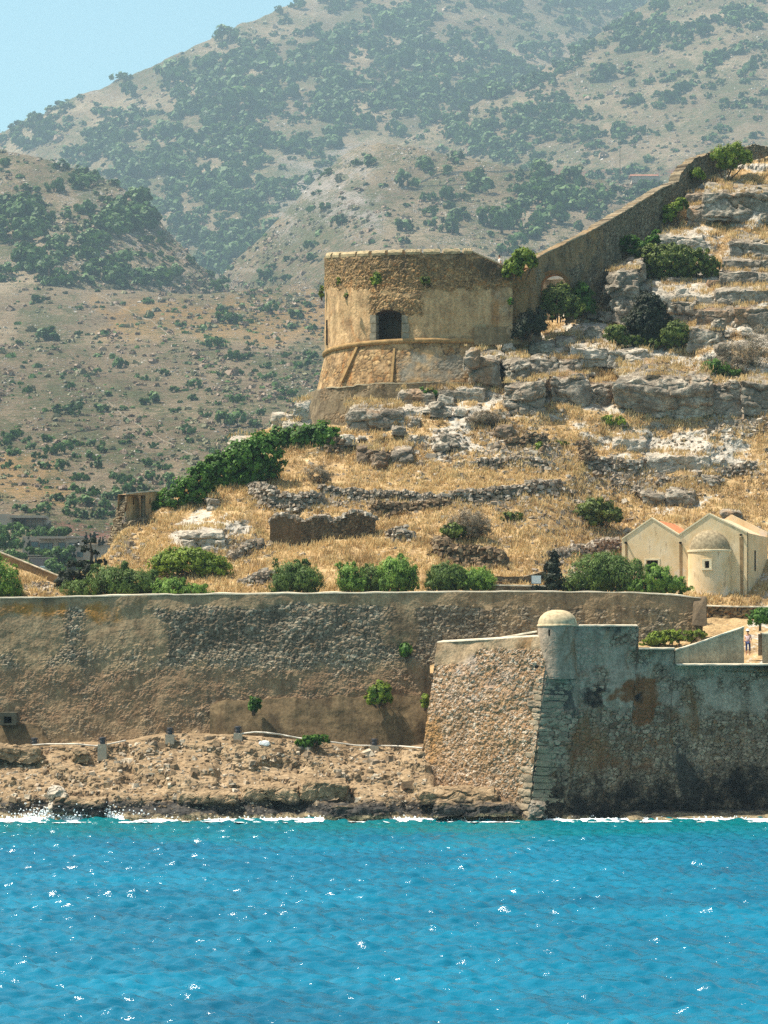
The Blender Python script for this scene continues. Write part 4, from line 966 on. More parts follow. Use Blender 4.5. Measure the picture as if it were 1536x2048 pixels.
    for x, y in ((1252.6, 1085), (1361.6, 1085), (1482.5, 1069)):
        u, z = cfp(x, y); MB().tube([cw(u, .2, z), cw(u, -.32, z-.04)], .085, 8).build('spout', M_dark, root)
    for x, y, y1, wd in ((1252.6, 1088, 1128, .1), (1361.6, 1088, 1190, .13), (1483, 1074, 1190, .16)):
        u, z = cfp(x, y); z1 = cfp(x, y1)[1]
        m = MB(); m.hexa([cw(u-wd*.5, -.02, z1), cw(u+wd*.9, -.02, z1), cw(u+wd*.9, .1, z1), cw(u-wd*.5, .1, z1), cw(u-wd, -.02, z), cw(u+wd, -.02, z), cw(u+wd, .1, z), cw(u-wd, .1, z)])
        m.build('downpipe_channel', M_stain, root)
    # small window: frame, dark, bars
    us, zs = [p[0] for p in w], [p[1] for p in w]; f = MB(); u0, u1, z0, z1 = min(us), max(us), min(zs), max(zs)
    def cbox(mm, a0, a1, v0, v1, b0, b1): mm.hexa([cw(a0, v0, b0), cw(a1, v0, b0), cw(a1, v1, b0), cw(a0, v1, b0), cw(a0, v0, b1), cw(a1, v0, b1), cw(a1, v1, b1), cw(a0, v1, b1)])
    cbox(f, u0-.16, u0, -.03, .1, z0, z1+.14); cbox(f, u1, u1+.16, -.03, .1, z0, z1+.14); cbox(f, u0, u1, -.03, .1, z1, z1+.14)
    win = f.build('window', M_ochrel, root)
    g = MB(); cbox(g, u0, u1, .42, .5, z0, z1); g.build('dark_interior', M_dark, win)
    g = MB()
    for i in range(1, 4): cbox(g, u0+(u1-u0)*i/4-.015, u0+(u1-u0)*i/4+.015, .1, .13, z0, z1)
    g.build('bars', M_iron, win)
    # apse
    uc = (cfp(1376.5, 1150)[0]+cfp(1462, 1150)[0])/2; R = (cfp(1462, 1150)[0]-cfp(1376.5, 1150)[0])/2; zt = cfp(1419, 1103)[1]; th = np.linspace(math.pi, 2*math.pi, 49)
    z = np.linspace(zb-.3, zt, 60); V = np.array([[cw(uc+R*math.cos(a), -.01+R*.62*math.sin(a), k) for k in z] for a in th])
    rowf = lambda V: HZ-(V[..., 2]-H)/V[..., 1]*F
    pxf = lambda V: V[..., 0]/V[..., 1]*F+768
    zz0, zz1 = cfp(1415, 1137)[1], cfp(1415, 1123)[1]; u0 = cfp(1410.6, 1130)[0]-uc+.2; u1 = u0+.36; vf = -R*.62*math.sqrt(1-((u0+u1)/2/R)**2)
    tt = np.linspace(math.pi, 2*math.pi, 49); th = np.sort(np.concatenate([tt[(np.abs(R*np.cos(tt)-(u0+u1)/2) > .24)], 2*math.pi-np.arccos(np.clip(np.array([u0-.02, u0+.12, u1-.12, u1+.02])/R, -1, 1))]))
    z = np.sort(np.concatenate([z[np.abs(z-(zz0+zz1)/2) > .36], [zz0-.02, zz1+.02]])); V = np.array([[cw(uc+R*math.cos(a), -.01+R*.62*math.sin(a), k) for k in z] for a in th])
    ua = R*np.cos(th); hole = ((ua[:-1] > u0-.05) & (ua[1:] < u1+.05))[:, None] & ((z[:-1] > zz0-.05) & (z[1:] < zz1+.05))[None, :]
    ap = mesh('apse', V, quads(len(th), len(z), 0, hole), M_ochre, root, smooth=True)
    t = np.linspace(0, math.pi/2, 14); Hd = cfp(1419.5, 1064)[1]-zt+.05
    V = np.array([[cw(uc+(R-.08)*math.cos(b2)*math.cos(a), -.01+(R*.62-.06)*math.cos(b2)*math.sin(a), zt+.1+Hd*math.sin(b2)) for b2 in t] for a in th])
    mesh('dome', V, quads(len(th), 14), M_dome2, ap, smooth=True)
    V = np.array([[cw(uc+(R+o)*math.cos(a), -.01+(R*.62+o)*math.sin(a), zt+k) for o, k in ((0, -.06), (.07, -.04), (.08, .1), (-.15, .14))] for a in th]); mesh('cornice', V, quads(len(th), 4), M_ochrel, ap)
    c = cw(uc-.12, -R*.62-.02, 0); f = MB()
    def ab(mm, a0, a1, v0, v1, b0, b1): cbox(mm, uc+a0, uc+a1, v0, v1, b0, b1)
    ab(f, u0-.2, u0, vf-.05, vf+.4, zz0, zz1); ab(f, u1, u1+.2, vf-.05, vf+.4, zz0, zz1); ab(f, u0-.2, u1+.2, vf-.052, vf+.4, zz1, zz1+.16); ab(f, u0-.24, u1+.24, vf-.09, vf+.4, zz0-.16, zz0)
    w2 = f.build('window', M_ochrel, ap)
    f = MB(); ab(f, u0, u1, vf+.3, vf+.38, zz0, zz1); f.build('dark_interior', M_dark, w2)
    # buttress strip beside the apse
    u, _ = cfp(1487, 1100); 
    return root
def mk_ochre():
    b = MT('ochre_plaster'); z = b.node('ShaderNodeSeparateXYZ', {0: b.pos()}, out=2)
    n1 = b.noise(.6, 5, .6); n2 = b.noise(2.2, 5, .65, b.pos((1, 1, .35))); n3 = b.noise(6, 4)
    c = b.ramp(b.mth('ADD', b.mth('MULTIPLY', n1, .5), b.mth('MULTIPLY', n2, .5)), [(.36, C(212, 180, 134)), (.5, C(226, 197, 154)), (.62, C(233, 210, 174))])
    zz = b.mth('ADD', z, b.mth('MULTIPLY', b.mth('SUBTRACT', n1, .5), 4.5))
    c = b.mix(b.mth('MULTIPLY', b.step(16.1, 15.4, zz), .85), c, C(222, 214, 198))
    c = b.mix(b.mth('MULTIPLY', b.step(.54, .7, n2), .6), c, C(150, 116, 72))
    c = b.mix(b.mth('MULTIPLY', b.step(.62, .7, b.noise(.35, 4, .6)), .6), c, C(220, 214, 206))
    return b.out(c, .9, b.bump(n3, .2, .02), .15)
M_ochre = mk_ochre(); M_ochrel = m_plain('pale_trim', C(226, 208, 172), .9, .12, 3)
M_dome2 = m_plain('grey_dome_render', C(150, 134, 106), .9, .45, 4.5)
M_tile = m_plain('terracotta_tiles', C(206, 132, 92), .8, .3, 4); M_pinkroof = m_plain('pink_render', C(220, 186, 150), .9, .12, 1.5)
M_stain = m_plain('dark_channel', C(150, 122, 86), .95, .3, 3); M_iron = m_plain('iron', C(40, 34, 30), .6, .2, 5)
CHAPEL = build_chapel()
# ------------------------------------------------------------------ rock ledges and boulders on the hill
TOPS = []
def block(px0, px1, rb, rt, rbot, label, seed, name='limestone_ledge', mat=None, slant=0, slantt=None, amp=None, rnd=.08, dY=0.0, narrow=.0, crack=.3):
    """front face spans px0..px1 and rows rt..rbot, the sunlit top runs back to row rb"""
    slantt = slant if slantt is None else slantt
    Yf = float(np.min(ISL.Yat(np.linspace(px0+2, px1-2, 7), np.full(7, rbot-2.0))))-.35+dY
    Yb = max(Yf+1.0, float(ISL.Yat((px0+px1)/2, rb))+.25+dY)
    k = narrow*(px1-px0)
    c = [at(px0, rbot+14, Yf), at(px1, rbot+14+slant, Yf), at(px1-k, rbot+14, Yb+1), at(px0+k, rbot+14, Yb+1), at(px0, rt, Yf+.15), at(px1, rt+slantt, Yf+.15), at(px1-k, rb+slantt, Yb), at(px0+k, rb, Yb)]
    hgt = (rbot-rt)*Yf/F; a = min(.6, .17*max(1.0, hgt)) if amp is None else amp
    TOPS.append(c[4:]); V, Fq = hexrock(c, seed, .13, a, crack*min(1, hgt/1.5), rnd)
    return tag(mesh(name, V, Fq, mat or M_rock), label, 'rock ledge' if 'ledge' in name else 'boulder')
BL = [
 (1405, 1560, 360, 386, 432, 'broad pale topped limestone ledge under the small ridge tree', 1, 0),
 (1368, 1428, 376, 392, 412, 'flat grey rock shelf just below the ridge tree roots', 2, 0),
 (1372, 1424, 408, 416, 446, 'dark square fronted rock step beneath the flat grey shelf', 3, 0),
 (1318, 1408, 455, 472, 494, 'thin slab of pale rock behind the wide flat juniper bush', 4, 0),
 (1455, 1560, 462, 482, 522, 'bedded grey limestone bank beside the wide flat juniper', 5, 0),
 (1442, 1560, 512, 522, 540, 'long low strata step beside the end of the juniper bush', 6, 0),
 (1436, 1560, 538, 545, 566, 'lowest thin strata band above the big sunlit slab', 7, 0),
 (1302, 1438, 558, 590, 612, 'big flat sunlit limestone slab with straw tufts below the juniper', 8, 0),
 (1428, 1560, 566, 584, 606, 'tilted sunlit slab continuing the big flat one to the frame edge', 53, .03),
 (1340, 1392, 596, 606, 648, 'grey corner block next to the dark round bush', 9, 0),
 (1388, 1470, 612, 622, 650, 'pale topped cube of rock right beneath the sunlit slab', 10, 0),
 (1468, 1560, 604, 616, 652, 'broken rock shelf covered with loose stones near the grey bush', 11, 0),
 (1374, 1446, 646, 662, 694, 'shadowed stepped ledge beside the foot of the dark round bush', 12, 0),
 (1212, 1282, 526, 546, 632, 'tall dark boulder with a bare sunlit top beside the hill wall', 13, 0),
 (1255, 1308, 596, 608, 640, 'small pale shelf tucked behind the dark round bush', 14, 0),
 (1138, 1232, 680, 698, 720, 'slanting sunlit slab in the grass above the middle cliffs', 15, 0),
 (1215, 1300, 688, 702, 722, 'low pale slab at the foot of the dark round bush', 16, 0),
 (1232, 1420, 714, 752, 826, 'huge overhanging limestone cliff block with bright top', 17, 0),
 (1412, 1490, 756, 772, 828, 'cracked cliff block joined beside the huge overhanging one', 18, 0),
 (1478, 1570, 752, 768, 826, 'last rusty cliff block of the long cliff line', 19, 0),
 (1268, 1312, 786, 792, 828, 'squared block lodged under the huge overhanging cliff', 20, 0),
 (1002, 1056, 703, 722, 778, 'upright split boulder in the cluster close to the tower', 21, .1),
 (936, 1002, 696, 716, 772, 'rounded dark boulder leaning against the tower base', 22, .14),
 (926, 962, 694, 704, 730, 'smooth small boulder perched by the tower string course', 23, .14),
 (1052, 1120, 706, 720, 756, 'grey boulder with flat top behind the split boulder', 24, .1),
 (1112, 1164, 710, 722, 752, 'blunt boulder in dry grass above the layered cliff', 25, .14),
 (1008, 1096, 752, 768, 826, 'layered cliff nose with thin pale beds facing the sea', 26, .04),
 (1100, 1178, 742, 756, 812, 'wide grey cliff face between the layered nose and narrow cleft', 27, .05),
 (1172, 1226, 762, 772, 806, 'dark wall of rock beside the narrow cleft', 28, .04),
 (1056, 1110, 672, 682, 702, 'pointed pale boulder below the grey leaved shrub', 29, .1),
 (1110, 1150, 668, 674, 690, 'small flat stone in the straw below the arch bush', 30, .1),
 (690, 775, 800, 818, 862, 'pitted grey rock outcrop beneath the tower plinth', 31, .12),
 (752, 808, 806, 820, 848, 'angular rock shoulder beside the pitted outcrop', 32, .12),
 (796, 872, 776, 787, 808, 'low rubbly ledge in front of the tower plinth', 54, .1),
 (872, 944, 772, 784, 802, 'worn stone step below the flared tower base', 55, .06),
 (706, 756, 884, 894, 930, 'weathered round boulder of the pair in the straw slope', 33, .18),
 (736, 782, 892, 900, 940, 'bread loaf shaped brown boulder of the pair in the straw slope', 34, .2),
 (778, 826, 890, 902, 928, 'smaller grey boulder beside the loaf shaped boulder', 35, .16),
 (562, 622, 838, 846, 862, 'sunlit slab on the crest beneath the fig thicket top', 36, .06),
 (456, 528, 868, 880, 906, 'bright projecting slab on the skyline above the fig thicket', 37, .06),
 (540, 600, 822, 830, 850, 'stacked pale slab at the stepped skyline below the plinth', 38, .06),
 (586, 622, 800, 808, 836, 'upper stacked slab at the stepped skyline below the plinth', 39, .06),
 (360, 448, 1054, 1064, 1102, 'cream rock outcrop with furrowed face in the lower grass', 40, .06),
 (1284, 1332, 976, 984, 1012, 'pale boulder patch above the chapel roof', 41, .1),
 (1330, 1392, 972, 982, 1010, 'grey cracked outcrop above the chapel gable', 42, .08),
 (1400, 1440, 944, 950, 968, 'whitish stone in the straw near the dry stone wall end', 43, .1),
 (905, 970, 772, 778, 790, 'flat white slab on the path below the tower', 44, .05),
 (800, 850, 812, 818, 830, 'flat white slab among straw beside the rock outcrop', 45, .05),
 (1218, 1296, 872, 880, 894, 'long flat sunlit slab under the bright green cushion', 46, .04),
 (1290, 1420, 900, 914, 934, 'wide bare limestone pavement in the middle of the slope', 47, .04),
 (990, 1024, 848, 856, 880, 'brown cut block with a vertical face in the straw', 48, .05),
 (1440, 1485, 1014, 1024, 1046, 'pale rock poking from straw behind the chapel', 49, .1),
 (410, 440, 990, 996, 1020, 'dark notched stone at the lower end of the fig thicket', 50, .1),
]
for (a, b_, rb, rt, rbt, lab, sd, kind) in BL:
    boul = kind >= .1
    rs_ = random.Random(sd*5); k_ = (rbt-rt)/60; block(a, b_, rb, rt, rbt, lab, 1000+sd*13, 'boulder' if boul else 'limestone_ledge', M_rockw if sd in (33, 34, 48, 20) else (M_pale if sd in (8, 15, 16, 36, 37, 38, 39, 40, 44, 45, 46, 47, 4) else M_rock), rnd=.08+kind*1.6, slant=rs_.uniform(-6, 8)*k_, slantt=rs_.uniform(-11, 12)*k_, narrow=rs_.uniform(0, .07))
# loose boulders scattered over the rocky slope
def lump(base, size, seed, mat, name, label, cat, group=None):
    s = np.asarray(size, float)/2; c = [(-s[0], -s[1], -s[2]*.6), (s[0], -s[1], -s[2]*.6), (s[0], s[1], -s[2]*.6), (-s[0], s[1], -s[2]*.6), (-s[0]*.8, -s[1]*.7, s[2]*1.4), (s[0]*.75, -s[1]*.8, s[2]*1.2), (s[0]*.7, s[1]*.8, s[2]*1.6), (-s[0]*.8, s[1]*.7, s[2]*1.5)]
    V, Fq = hexrock(np.array(c)+base, seed, max(.08, s[0]/7), s.min()*.35, .1, .3)
    return tag(mesh(name, V, Fq, mat), label, cat, group)
rng = random.Random(12)
for (a, b_, rb, rt, rbt, lab, sd, kind) in BL:      # fallen blocks along the longer ledges
    if b_-a < 70 or rb > 800: continue
    for q in range(int((b_-a)/48)):
        x = min(rng.uniform(a, b_), 1532); up = rng.random() < .45; row = (rt+rng.uniform(-2, 6)) if up else rbt+rng.uniform(0, 12); w_ = rng.uniform(.7, 1.9)
        if row < ISL.crest(x)+12: continue
        Yc = float(ISL.Yat(x, rbt))+(.3 if up else -.5)
        lump(at(x, row, Yc), (w_*rng.uniform(.8, 1.5), w_*.9, w_*rng.uniform(.5, 1.0)), 2600+sd*20+q, M_rock if rng.random() < .75 else M_pale, 'boulder', 'angular fallen block lodged along the limestone ledges', 'boulder', 'fallen blocks along the ledges')
for i in range(64):
    px_, r_ = (rng.uniform(950, 1530), rng.uniform(430, 830)) if i < 46 else (rng.uniform(640, 940), rng.uniform(785, 900))
    if r_ < ISL.crest(px_)+15: continue
    w_ = rng.uniform(.7, 2.0)
    lump(ISL.at(px_, r_)+(0, -.3, 0), (w_, w_*.9, w_*rng.uniform(.4, .8)), 2000+i, M_rock if rng.random() < .7 else M_pale, 'boulder', 'grey loose boulder scattered among the ledges of the upper slope' if i < 46 else 'pale loose stone on the slope below the tower plinth', 'boulder', 'loose boulders on the rocky slope' if i < 46 else 'loose stones below the tower')

# ------------------------------------------------------------------ rubble: many small stones in one mesh
def stones(P, size, seed, flat=.7):
    r = np.random.default_rng(seed); n = len(P); size = np.broadcast_to(size, (n,))
    c = np.array([(-1, -1, -1), (1, -1, -1), (1, 1, -1), (-1, 1, -1), (-1, -1, 1), (1, -1, 1), (1, 1, 1), (-1, 1, 1)], float)*.5
    V = c[None]*(1+r.uniform(-.42, .25, (n, 8, 3))); V[:, :, 2] *= flat*r.uniform(.6, 1.2, (n, 1)); V[:, :, 0] *= r.uniform(.8, 1.45, (n, 1))
    V[:, 4:, :2] *= r.uniform(.55, .95, (n, 1, 1))
    a = r.uniform(0, 6.28, n); t = r.normal(0, .28, n); ca, sa, ct, st = np.cos(a), np.sin(a), np.cos(t), np.sin(t)
    y = V[:, :, 1]*ct[:, None]-V[:, :, 2]*st[:, None]; z = V[:, :, 1]*st[:, None]+V[:, :, 2]*ct[:, None]; x = V[:, :, 0]
    V = np.stack([x*ca[:, None]-y*sa[:, None], x*sa[:, None]+y*ca[:, None], z], -1)*size[:, None, None]+P[:, None]
    f = np.array([(3, 2, 1, 0), (4, 5, 6, 7), (0, 1, 5, 4), (1, 2, 6, 5), (2, 3, 7, 6), (3, 0, 4, 7)])
    return V.reshape(-1, 3), (f[None]+8*np.arange(n)[:, None, None]).reshape(-1, 4), np.repeat(r.random(n), 8)

def rubble_wall(pts, hpx, label, seed, name='dry_stone_wall', size=.34, width=.9, mat=None, slump=.25, cat='stone wall', dens=1.0):
    """pts: (px, row of the foot); hpx: height in photo pixels (list or number)"""
    r = np.random.default_rng(seed); p = np.array(pts, float); P = ISL.at(p[:, 0], p[:, 1]); P = resample(P, .1); n = len(P)
    h = np.interp(np.linspace(0, 1, n), np.linspace(0, 1, np.size(hpx)), np.atleast_1d(hpx))*P[:, 1]/F
    h *= 1+.28*fbm(np.arange(n)/14., np.zeros(n), 4, seed); A = np.r_[0, np.cumsum(np.linalg.norm(np.diff(P, axis=0), axis=1))]
    m = int(dens*A[-1]*(h.mean()+width)/(size*size*.42)); u = r.integers(0, n, m); hh = h[u]
    top = r.random(m) < width/(hh+width); w = np.where(top, r.random(m)*width, r.normal(0, .05, m)); z = np.where(top, hh+r.normal(0, .06, m), r.random(m)*hh)
    sl = r.random(m) < slump; w = np.where(sl & ~top, -r.exponential(.45, m), w); z = np.where(sl & ~top, np.maximum(.0, z*.35), z)
    d = np.gradient(P, axis=0)[u]; nrm = np.stack([-d[:, 1], d[:, 0], 0*d[:, 0]], -1); nrm /= np.linalg.norm(nrm, axis=1, keepdims=True)+1e-9
    nrm *= np.sign(nrm[:, 1:2]+1e-9); Q = P[u]+nrm*w[:, None]; Q[:, 2] += z
    # stones that lie down-slope follow the ground
    Q[:, 2] += np.where(sl & ~top, w*.45, 0)
    V, Fq, v = stones(Q, size*r.uniform(.55, 1.35, m), seed+1)
    # earth core
    c0 = P+(0, .22, -.5); c1 = P+np.array([0, .22, 0])+np.stack([0*h, 0*h, h-.12], -1); c2 = P+np.array([0, width, 0])+np.stack([0*h, 0*h, h-.12], -1); c3 = P+(0, width, -.5)
    K = np.stack([c0, c1, c2, c3], 1); Vc = K.reshape(-1, 3); Fc = quads(n, 4, len(V))
    return tag(mesh(name, np.vstack([V, Vc]), [Fq, Fc], mat or M_rub, None, {'v': np.r_[v, np.full(len(Vc), .2)]}), label, cat)
RW = [
 ([(498, 978), (540, 1018), (600, 1022), (650, 1010)], [12, 34, 36, 22], 'dry stone terrace wall bending downhill below the fig thicket', .34, None),
 ([(640, 990), (700, 1000), (780, 1004), (860, 1006)], [16, 22, 20, 16], 'long tumbled dry stone terrace wall in the middle of the straw slope', .34, None),
 ([(850, 1006), (920, 1006), (1000, 1000), (1060, 992), (1126, 978)], [14, 22, 26, 26, 14], 'tall dry stone terrace wall continuing toward the green bush', .36, None),
 ([(742, 1030), (800, 1026), (860, 1020), (900, 1012)], [22, 20, 18, 8], 'brown broken wall stub just beneath the long terrace wall', .34, 'b'),
 ([(866, 1094), (880, 1118), (940, 1130), (1000, 1136), (1012, 1128)], [16, 30, 38, 36, 22], 'brown squared retaining wall below the grey dry shrub', .36, 'b'),
 ([(774, 1076), (800, 1084), (830, 1078)], [14, 24, 10], 'short heap like end of a fallen wall in the straw', .32, None),
 ([(1168, 934), (1164, 912), (1180, 900)], [20, 24, 14], 'crumbling curved wall corner beside the limestone pavement', .34, 'b'),
 ([(1172, 936), (1220, 946), (1262, 950), (1298, 934)], [20, 30, 28, 16], 'low ruined enclosure wall in front of the limestone pavement', .34, None),
 ([(1012, 898), (1050, 896), (1096, 884)], [22, 20, 14], 'ruined house footing of dark rubble on the upper slope', .34, 'b'),
 ([(1222, 976), (1270, 990), (1310, 982), (1308, 976)], [16, 18, 14, 8], 'tumbled wall stretch above the round green bush', .32, None),
 ([(1318, 966), (1380, 962), (1440, 952), (1512, 938)], [8, 10, 12, 14], 'thin dry stone wall running to the frame edge above the chapel', .3, None),
 ([(1100, 1118), (1160, 1110), (1240, 1098)], [10, 16, 20], 'low rubble wall beside the chapel flank', .32, None),
 ([(940, 934), (1000, 936), (1060, 930), (1110, 934)], [10, 16, 14, 8], 'spread rubble bank beneath the ruined footing', .32, None),
 ([(480, 1172), (520, 1166), (548, 1158)], [8, 16, 14], 'rubble heap beside the umbrella shaped tree', .34, None),
 ([(640, 882), (660, 900), (688, 905)], [10, 22, 24], 'stony bank below the end of the fig thicket', .34, 'b'),
 ([(455, 1122), (500, 1106), (528, 1090)], [8, 14, 12], 'collapsed wall running down beside the brown ruin', .32, None),
]
for i, (pts, hp, lab, sz, k) in enumerate(RW):
    rubble_wall(pts, hp, lab, 3000+i*7, size=sz, mat=M_rubd if k else M_rub)
# mortared ruin with two peaks
def ruin_wall():
    q = np.arange(540, 752, 1.6); bot = lin([(540, 1098), (600, 1086), (660, 1088), (752, 1056)], q); top = lin([(540, 1044), (550, 1032), (575, 1030), (598, 1040), (606, 1046), (630, 1036), (650, 1034), (668, 1042), (690, 1030), (705, 1024), (735, 1030), (752, 1040)], q)+3*fbm(q/9, q*0, 4, 3)
    Y = float(ISL.Yat(640, 1084))-.4+0*q+(q-540)*.006
    G = path_wall(at(q, bot+8, Y), at(q, top, Y+.2), 40); root = thing('ruined_house_wall', 'dark brown ruined house wall with a dipped top in the straw', 'ruin', G[60, 0])
    stonewall('wall_face', G, M_ruin, root, .3, .2, .08, lambda su, sv, G: .95*(1-sst(1.5, 3.4, su))+.25*fbm(su, sv, 3, 2), .8, seed=71, rough=.06, big=.2)
    r = np.random.default_rng(9); u = r.integers(0, len(q), 420); P = G[u, -1]+np.stack([0*u, r.random(420)*.8, r.normal(.02, .07, 420)], -1); V, Fq, v = stones(P, r.uniform(.18, .42, 420), 10)
    mesh('wall_top_stones', V, Fq, M_rub, root, {'v': v})
M_ruin = m_stone('ruin_masonry', [C(96, 76, 56), C(122, 100, 74), C(84, 68, 50), C(140, 118, 90)], C(58, 46, 34), [C(108, 84, 60), C(124, 100, 74)], plk=.5)
ruin_wall()
# scree: loose stones nobody could count
def scree():
    r = np.random.default_rng(31); P = []; S = []
    for (x, y, rx, ry, n, s) in [(1060, 910, 70, 22, 900, .3), (960, 1000, 150, 14, 500, .26), (470, 1096, 50, 22, 420, .28), (1010, 870, 50, 30, 300, .3), (660, 1004, 160, 10, 500, .28), (1480, 850, 60, 20, 500, .3), (1230, 960, 90, 18, 400, .28),
                              (1040, 1040, 60, 50, 260, .24), (1150, 1010, 60, 60, 260, .26), (880, 900, 60, 40, 260, .3), (1500, 630, 50, 20, 300, .3), (850, 970, 300, 130, 900, .22), (1300, 900, 250, 120, 1000, .24), (430, 1100, 200, 60, 400, .22),
                              (1150, 1130, 90, 40, 300, .25), (1240, 1060, 60, 30, 250, .24), (1480, 1090, 60, 40, 300, .25), (240, 1090, 40, 40, 260, .25), (90, 1175, 60, 14, 200, .25), (1250, 620, 280, 200, 700, .3)]:
        px_ = r.normal(x, rx*.6, n); rr = r.normal(y, ry*.6, n); ok = (rr > ISL.crest(px_)+6) & (rr < 1200) & (px_ < 1600)
        P.append(ISL.at(px_[ok], rr[ok])); S.append(s*r.lognormal(-.1, .4, ok.sum()))
    V, Fq, v = stones(np.vstack(P), np.concatenate(S), 33)
    mesh('loose_stones', V, Fq, M_rub, None, {'v': v}, origin=False)['kind'] = 'stuff'
    r = np.random.default_rng(35); n = 3600; px_ = r.uniform(-100, 1050, n); f = r.random(n)**.8; rr = 1640+(sh_S(px_)-1640)*f; ok = (px_ < 850) | (rr > 1590); P = SHORE.at(px_[ok], rr[ok]); s = .2*r.lognormal(-.1, .45, ok.sum())*np.where(rr[ok] > 1600, .5, 1)
    V, Fq, v = stones(P, s, 36); mesh('shore_pebbles', V, Fq, M_shorest, None, {'v': v}, origin=False)['kind'] = 'stuff'
M_shorest = mk_rubble('shore_stones', [(116, 96, 72), (150, 128, 100), (108, 88, 66), (190, 176, 154), (134, 110, 84)])
scree()
# big shore rocks
SH = [(96, 136, 1572, 1580, 1624, 'white topped dark boulder standing in the surf', 0), (100, 212, 1594, 1600, 1634, 'black wave beaten reef block behind the surf', 1), (350, 480, 1580, 1586, 1604, 'undercut brown shore ledge above the dark reef', 2), (480, 600, 1566, 1574, 1604, 'tilted slab of shore rock near the middle of the beach', 3),
      (600, 700, 1556, 1564, 1598, 'angular tan shore rocks above the wet reef', 4), (-40, 90, 1486, 1494, 1520, 'flat brown shelf under the white pipe', 5), (140, 180, 1492, 1500, 1526, 'knobbly rock beneath the pipe bend', 6), (830, 1000, 1568, 1584, 1612, 'brown rock apron under the bastion corner', 7), (1050, 1092, 1600, 1606, 1634, 'square fallen quoin block at the bastion foot', 8),
      (640, 780, 1606, 1612, 1640, 'low dark reef shelf with white foam on it', 9), (860, 1040, 1600, 1606, 1632, 'long black wet reef in front of the bastion', 10)]
for (a, b_, rb, rt, rbt, lab, sd) in SH:
    xs = np.linspace(a+2, b_-2, 7); Yf = float(np.min(SHORE.Yat(xs, np.full(7, min(rbt, 1640.)))))-.3; Yb = max(Yf+.8, float(SHORE.Yat((a+b_)/2, max(rb, 1510)))+.2)
    if sd in (7, 10): Yf -= .5; Yb = Yf+2.2
    if sd == 8: Yf = 147.9; Yb = 149.4
    c = [at(a, rbt+4, Yf), at(b_, rbt+4, Yf), at(b_, rbt+4, Yb), at(a, rbt+4, Yb), at(a+4, rt, Yf+.2), at(b_-4, rt+2, Yf+.2), at(b_-6, rb+2, Yb), at(a+6, rb, Yb)]
    V, Fq = hexrock(c, 4000+sd*7, .11, min(.32, .14*(rbt-rt)/20), .25, .22)
    tag(mesh('shore_rock', V, Fq, M_shore if sd not in (0, 8) else (M_pale if sd == 0 else M_rock)), lab, 'rock')
# ------------------------------------------------------------------ foliage
def leafcloud(blobs, n, leaf, seed, asp=.55, up=.0, clump=.33, shell=.55, flatz=1.0, nd=1.0):
    """blobs: (x, y, z, rx, ry, rz) ellipsoids. n leaf faces gathered in sprays through the crown. Returns V, F, v"""
    r = np.random.default_rng(seed); B = np.array(blobs, float); w = (B[:, 3]*B[:, 5]+B[:, 3]*B[:, 4]+B[:, 4]*B[:, 5]); w /= w.sum()
    ns = max(10, int(n/26)); bi = r.choice(len(B), ns, p=w); d = r.normal(size=(ns, 3)); d /= np.linalg.norm(d, axis=1, keepdims=True)
    d[:, 2] = np.where(d[:, 2] < -.6, -d[:, 2], d[:, 2]); rad = shell+(1-shell)*r.random(ns)**.6; rad *= r.uniform(.82, 1.12, ns)
    C0 = B[bi, :3]+d*rad[:, None]*B[bi, 3:]; cr = clump*B[bi, 3:].min(axis=1)*r.uniform(.6, 1.3, ns); cv = r.random(ns)
    ci = r.integers(0, ns, n); o = r.normal(size=(n, 3)); o /= np.linalg.norm(o, axis=1, keepdims=True); P = C0[ci]+o*(cr[ci]*r.random(n)**.5)[:, None]*(1, 1, flatz)
    nm = nd*d[ci]+.6*o+r.normal(0, .4, (n, 3)); nm /= np.linalg.norm(nm, axis=1, keepdims=True)
    t = r.normal(size=(n, 3)); t[:, 2] += up*2; t -= nm*(t*nm).sum(1, keepdims=True); t /= np.linalg.norm(t, axis=1, keepdims=True)+1e-9; b = np.cross(nm, t)
    s = leaf*r.uniform(.6, 1.4, n); a = (t*s[:, None])*.5; c = b*(s*asp)[:, None]*.5
    V = np.stack([P-a, P+c*.9-a*.1, P+a, P-c*.9-a*.1], 1).reshape(-1, 3)
    v = np.clip(.62*cv[ci]+.38*r.random(n), 0, 1)
    return V, np.arange(4*n).reshape(-1, 4), np.repeat(v, 4)

def px_blobs(bl, Y, dy=.9):
    out = []
    for (x, y, rx, ry) in bl:
        c = at(x, y, Y); s = Y/F; out.append((c[0], c[1], c[2], rx*s, min(rx, ry*1.6)*s*dy, ry*s))
    return out

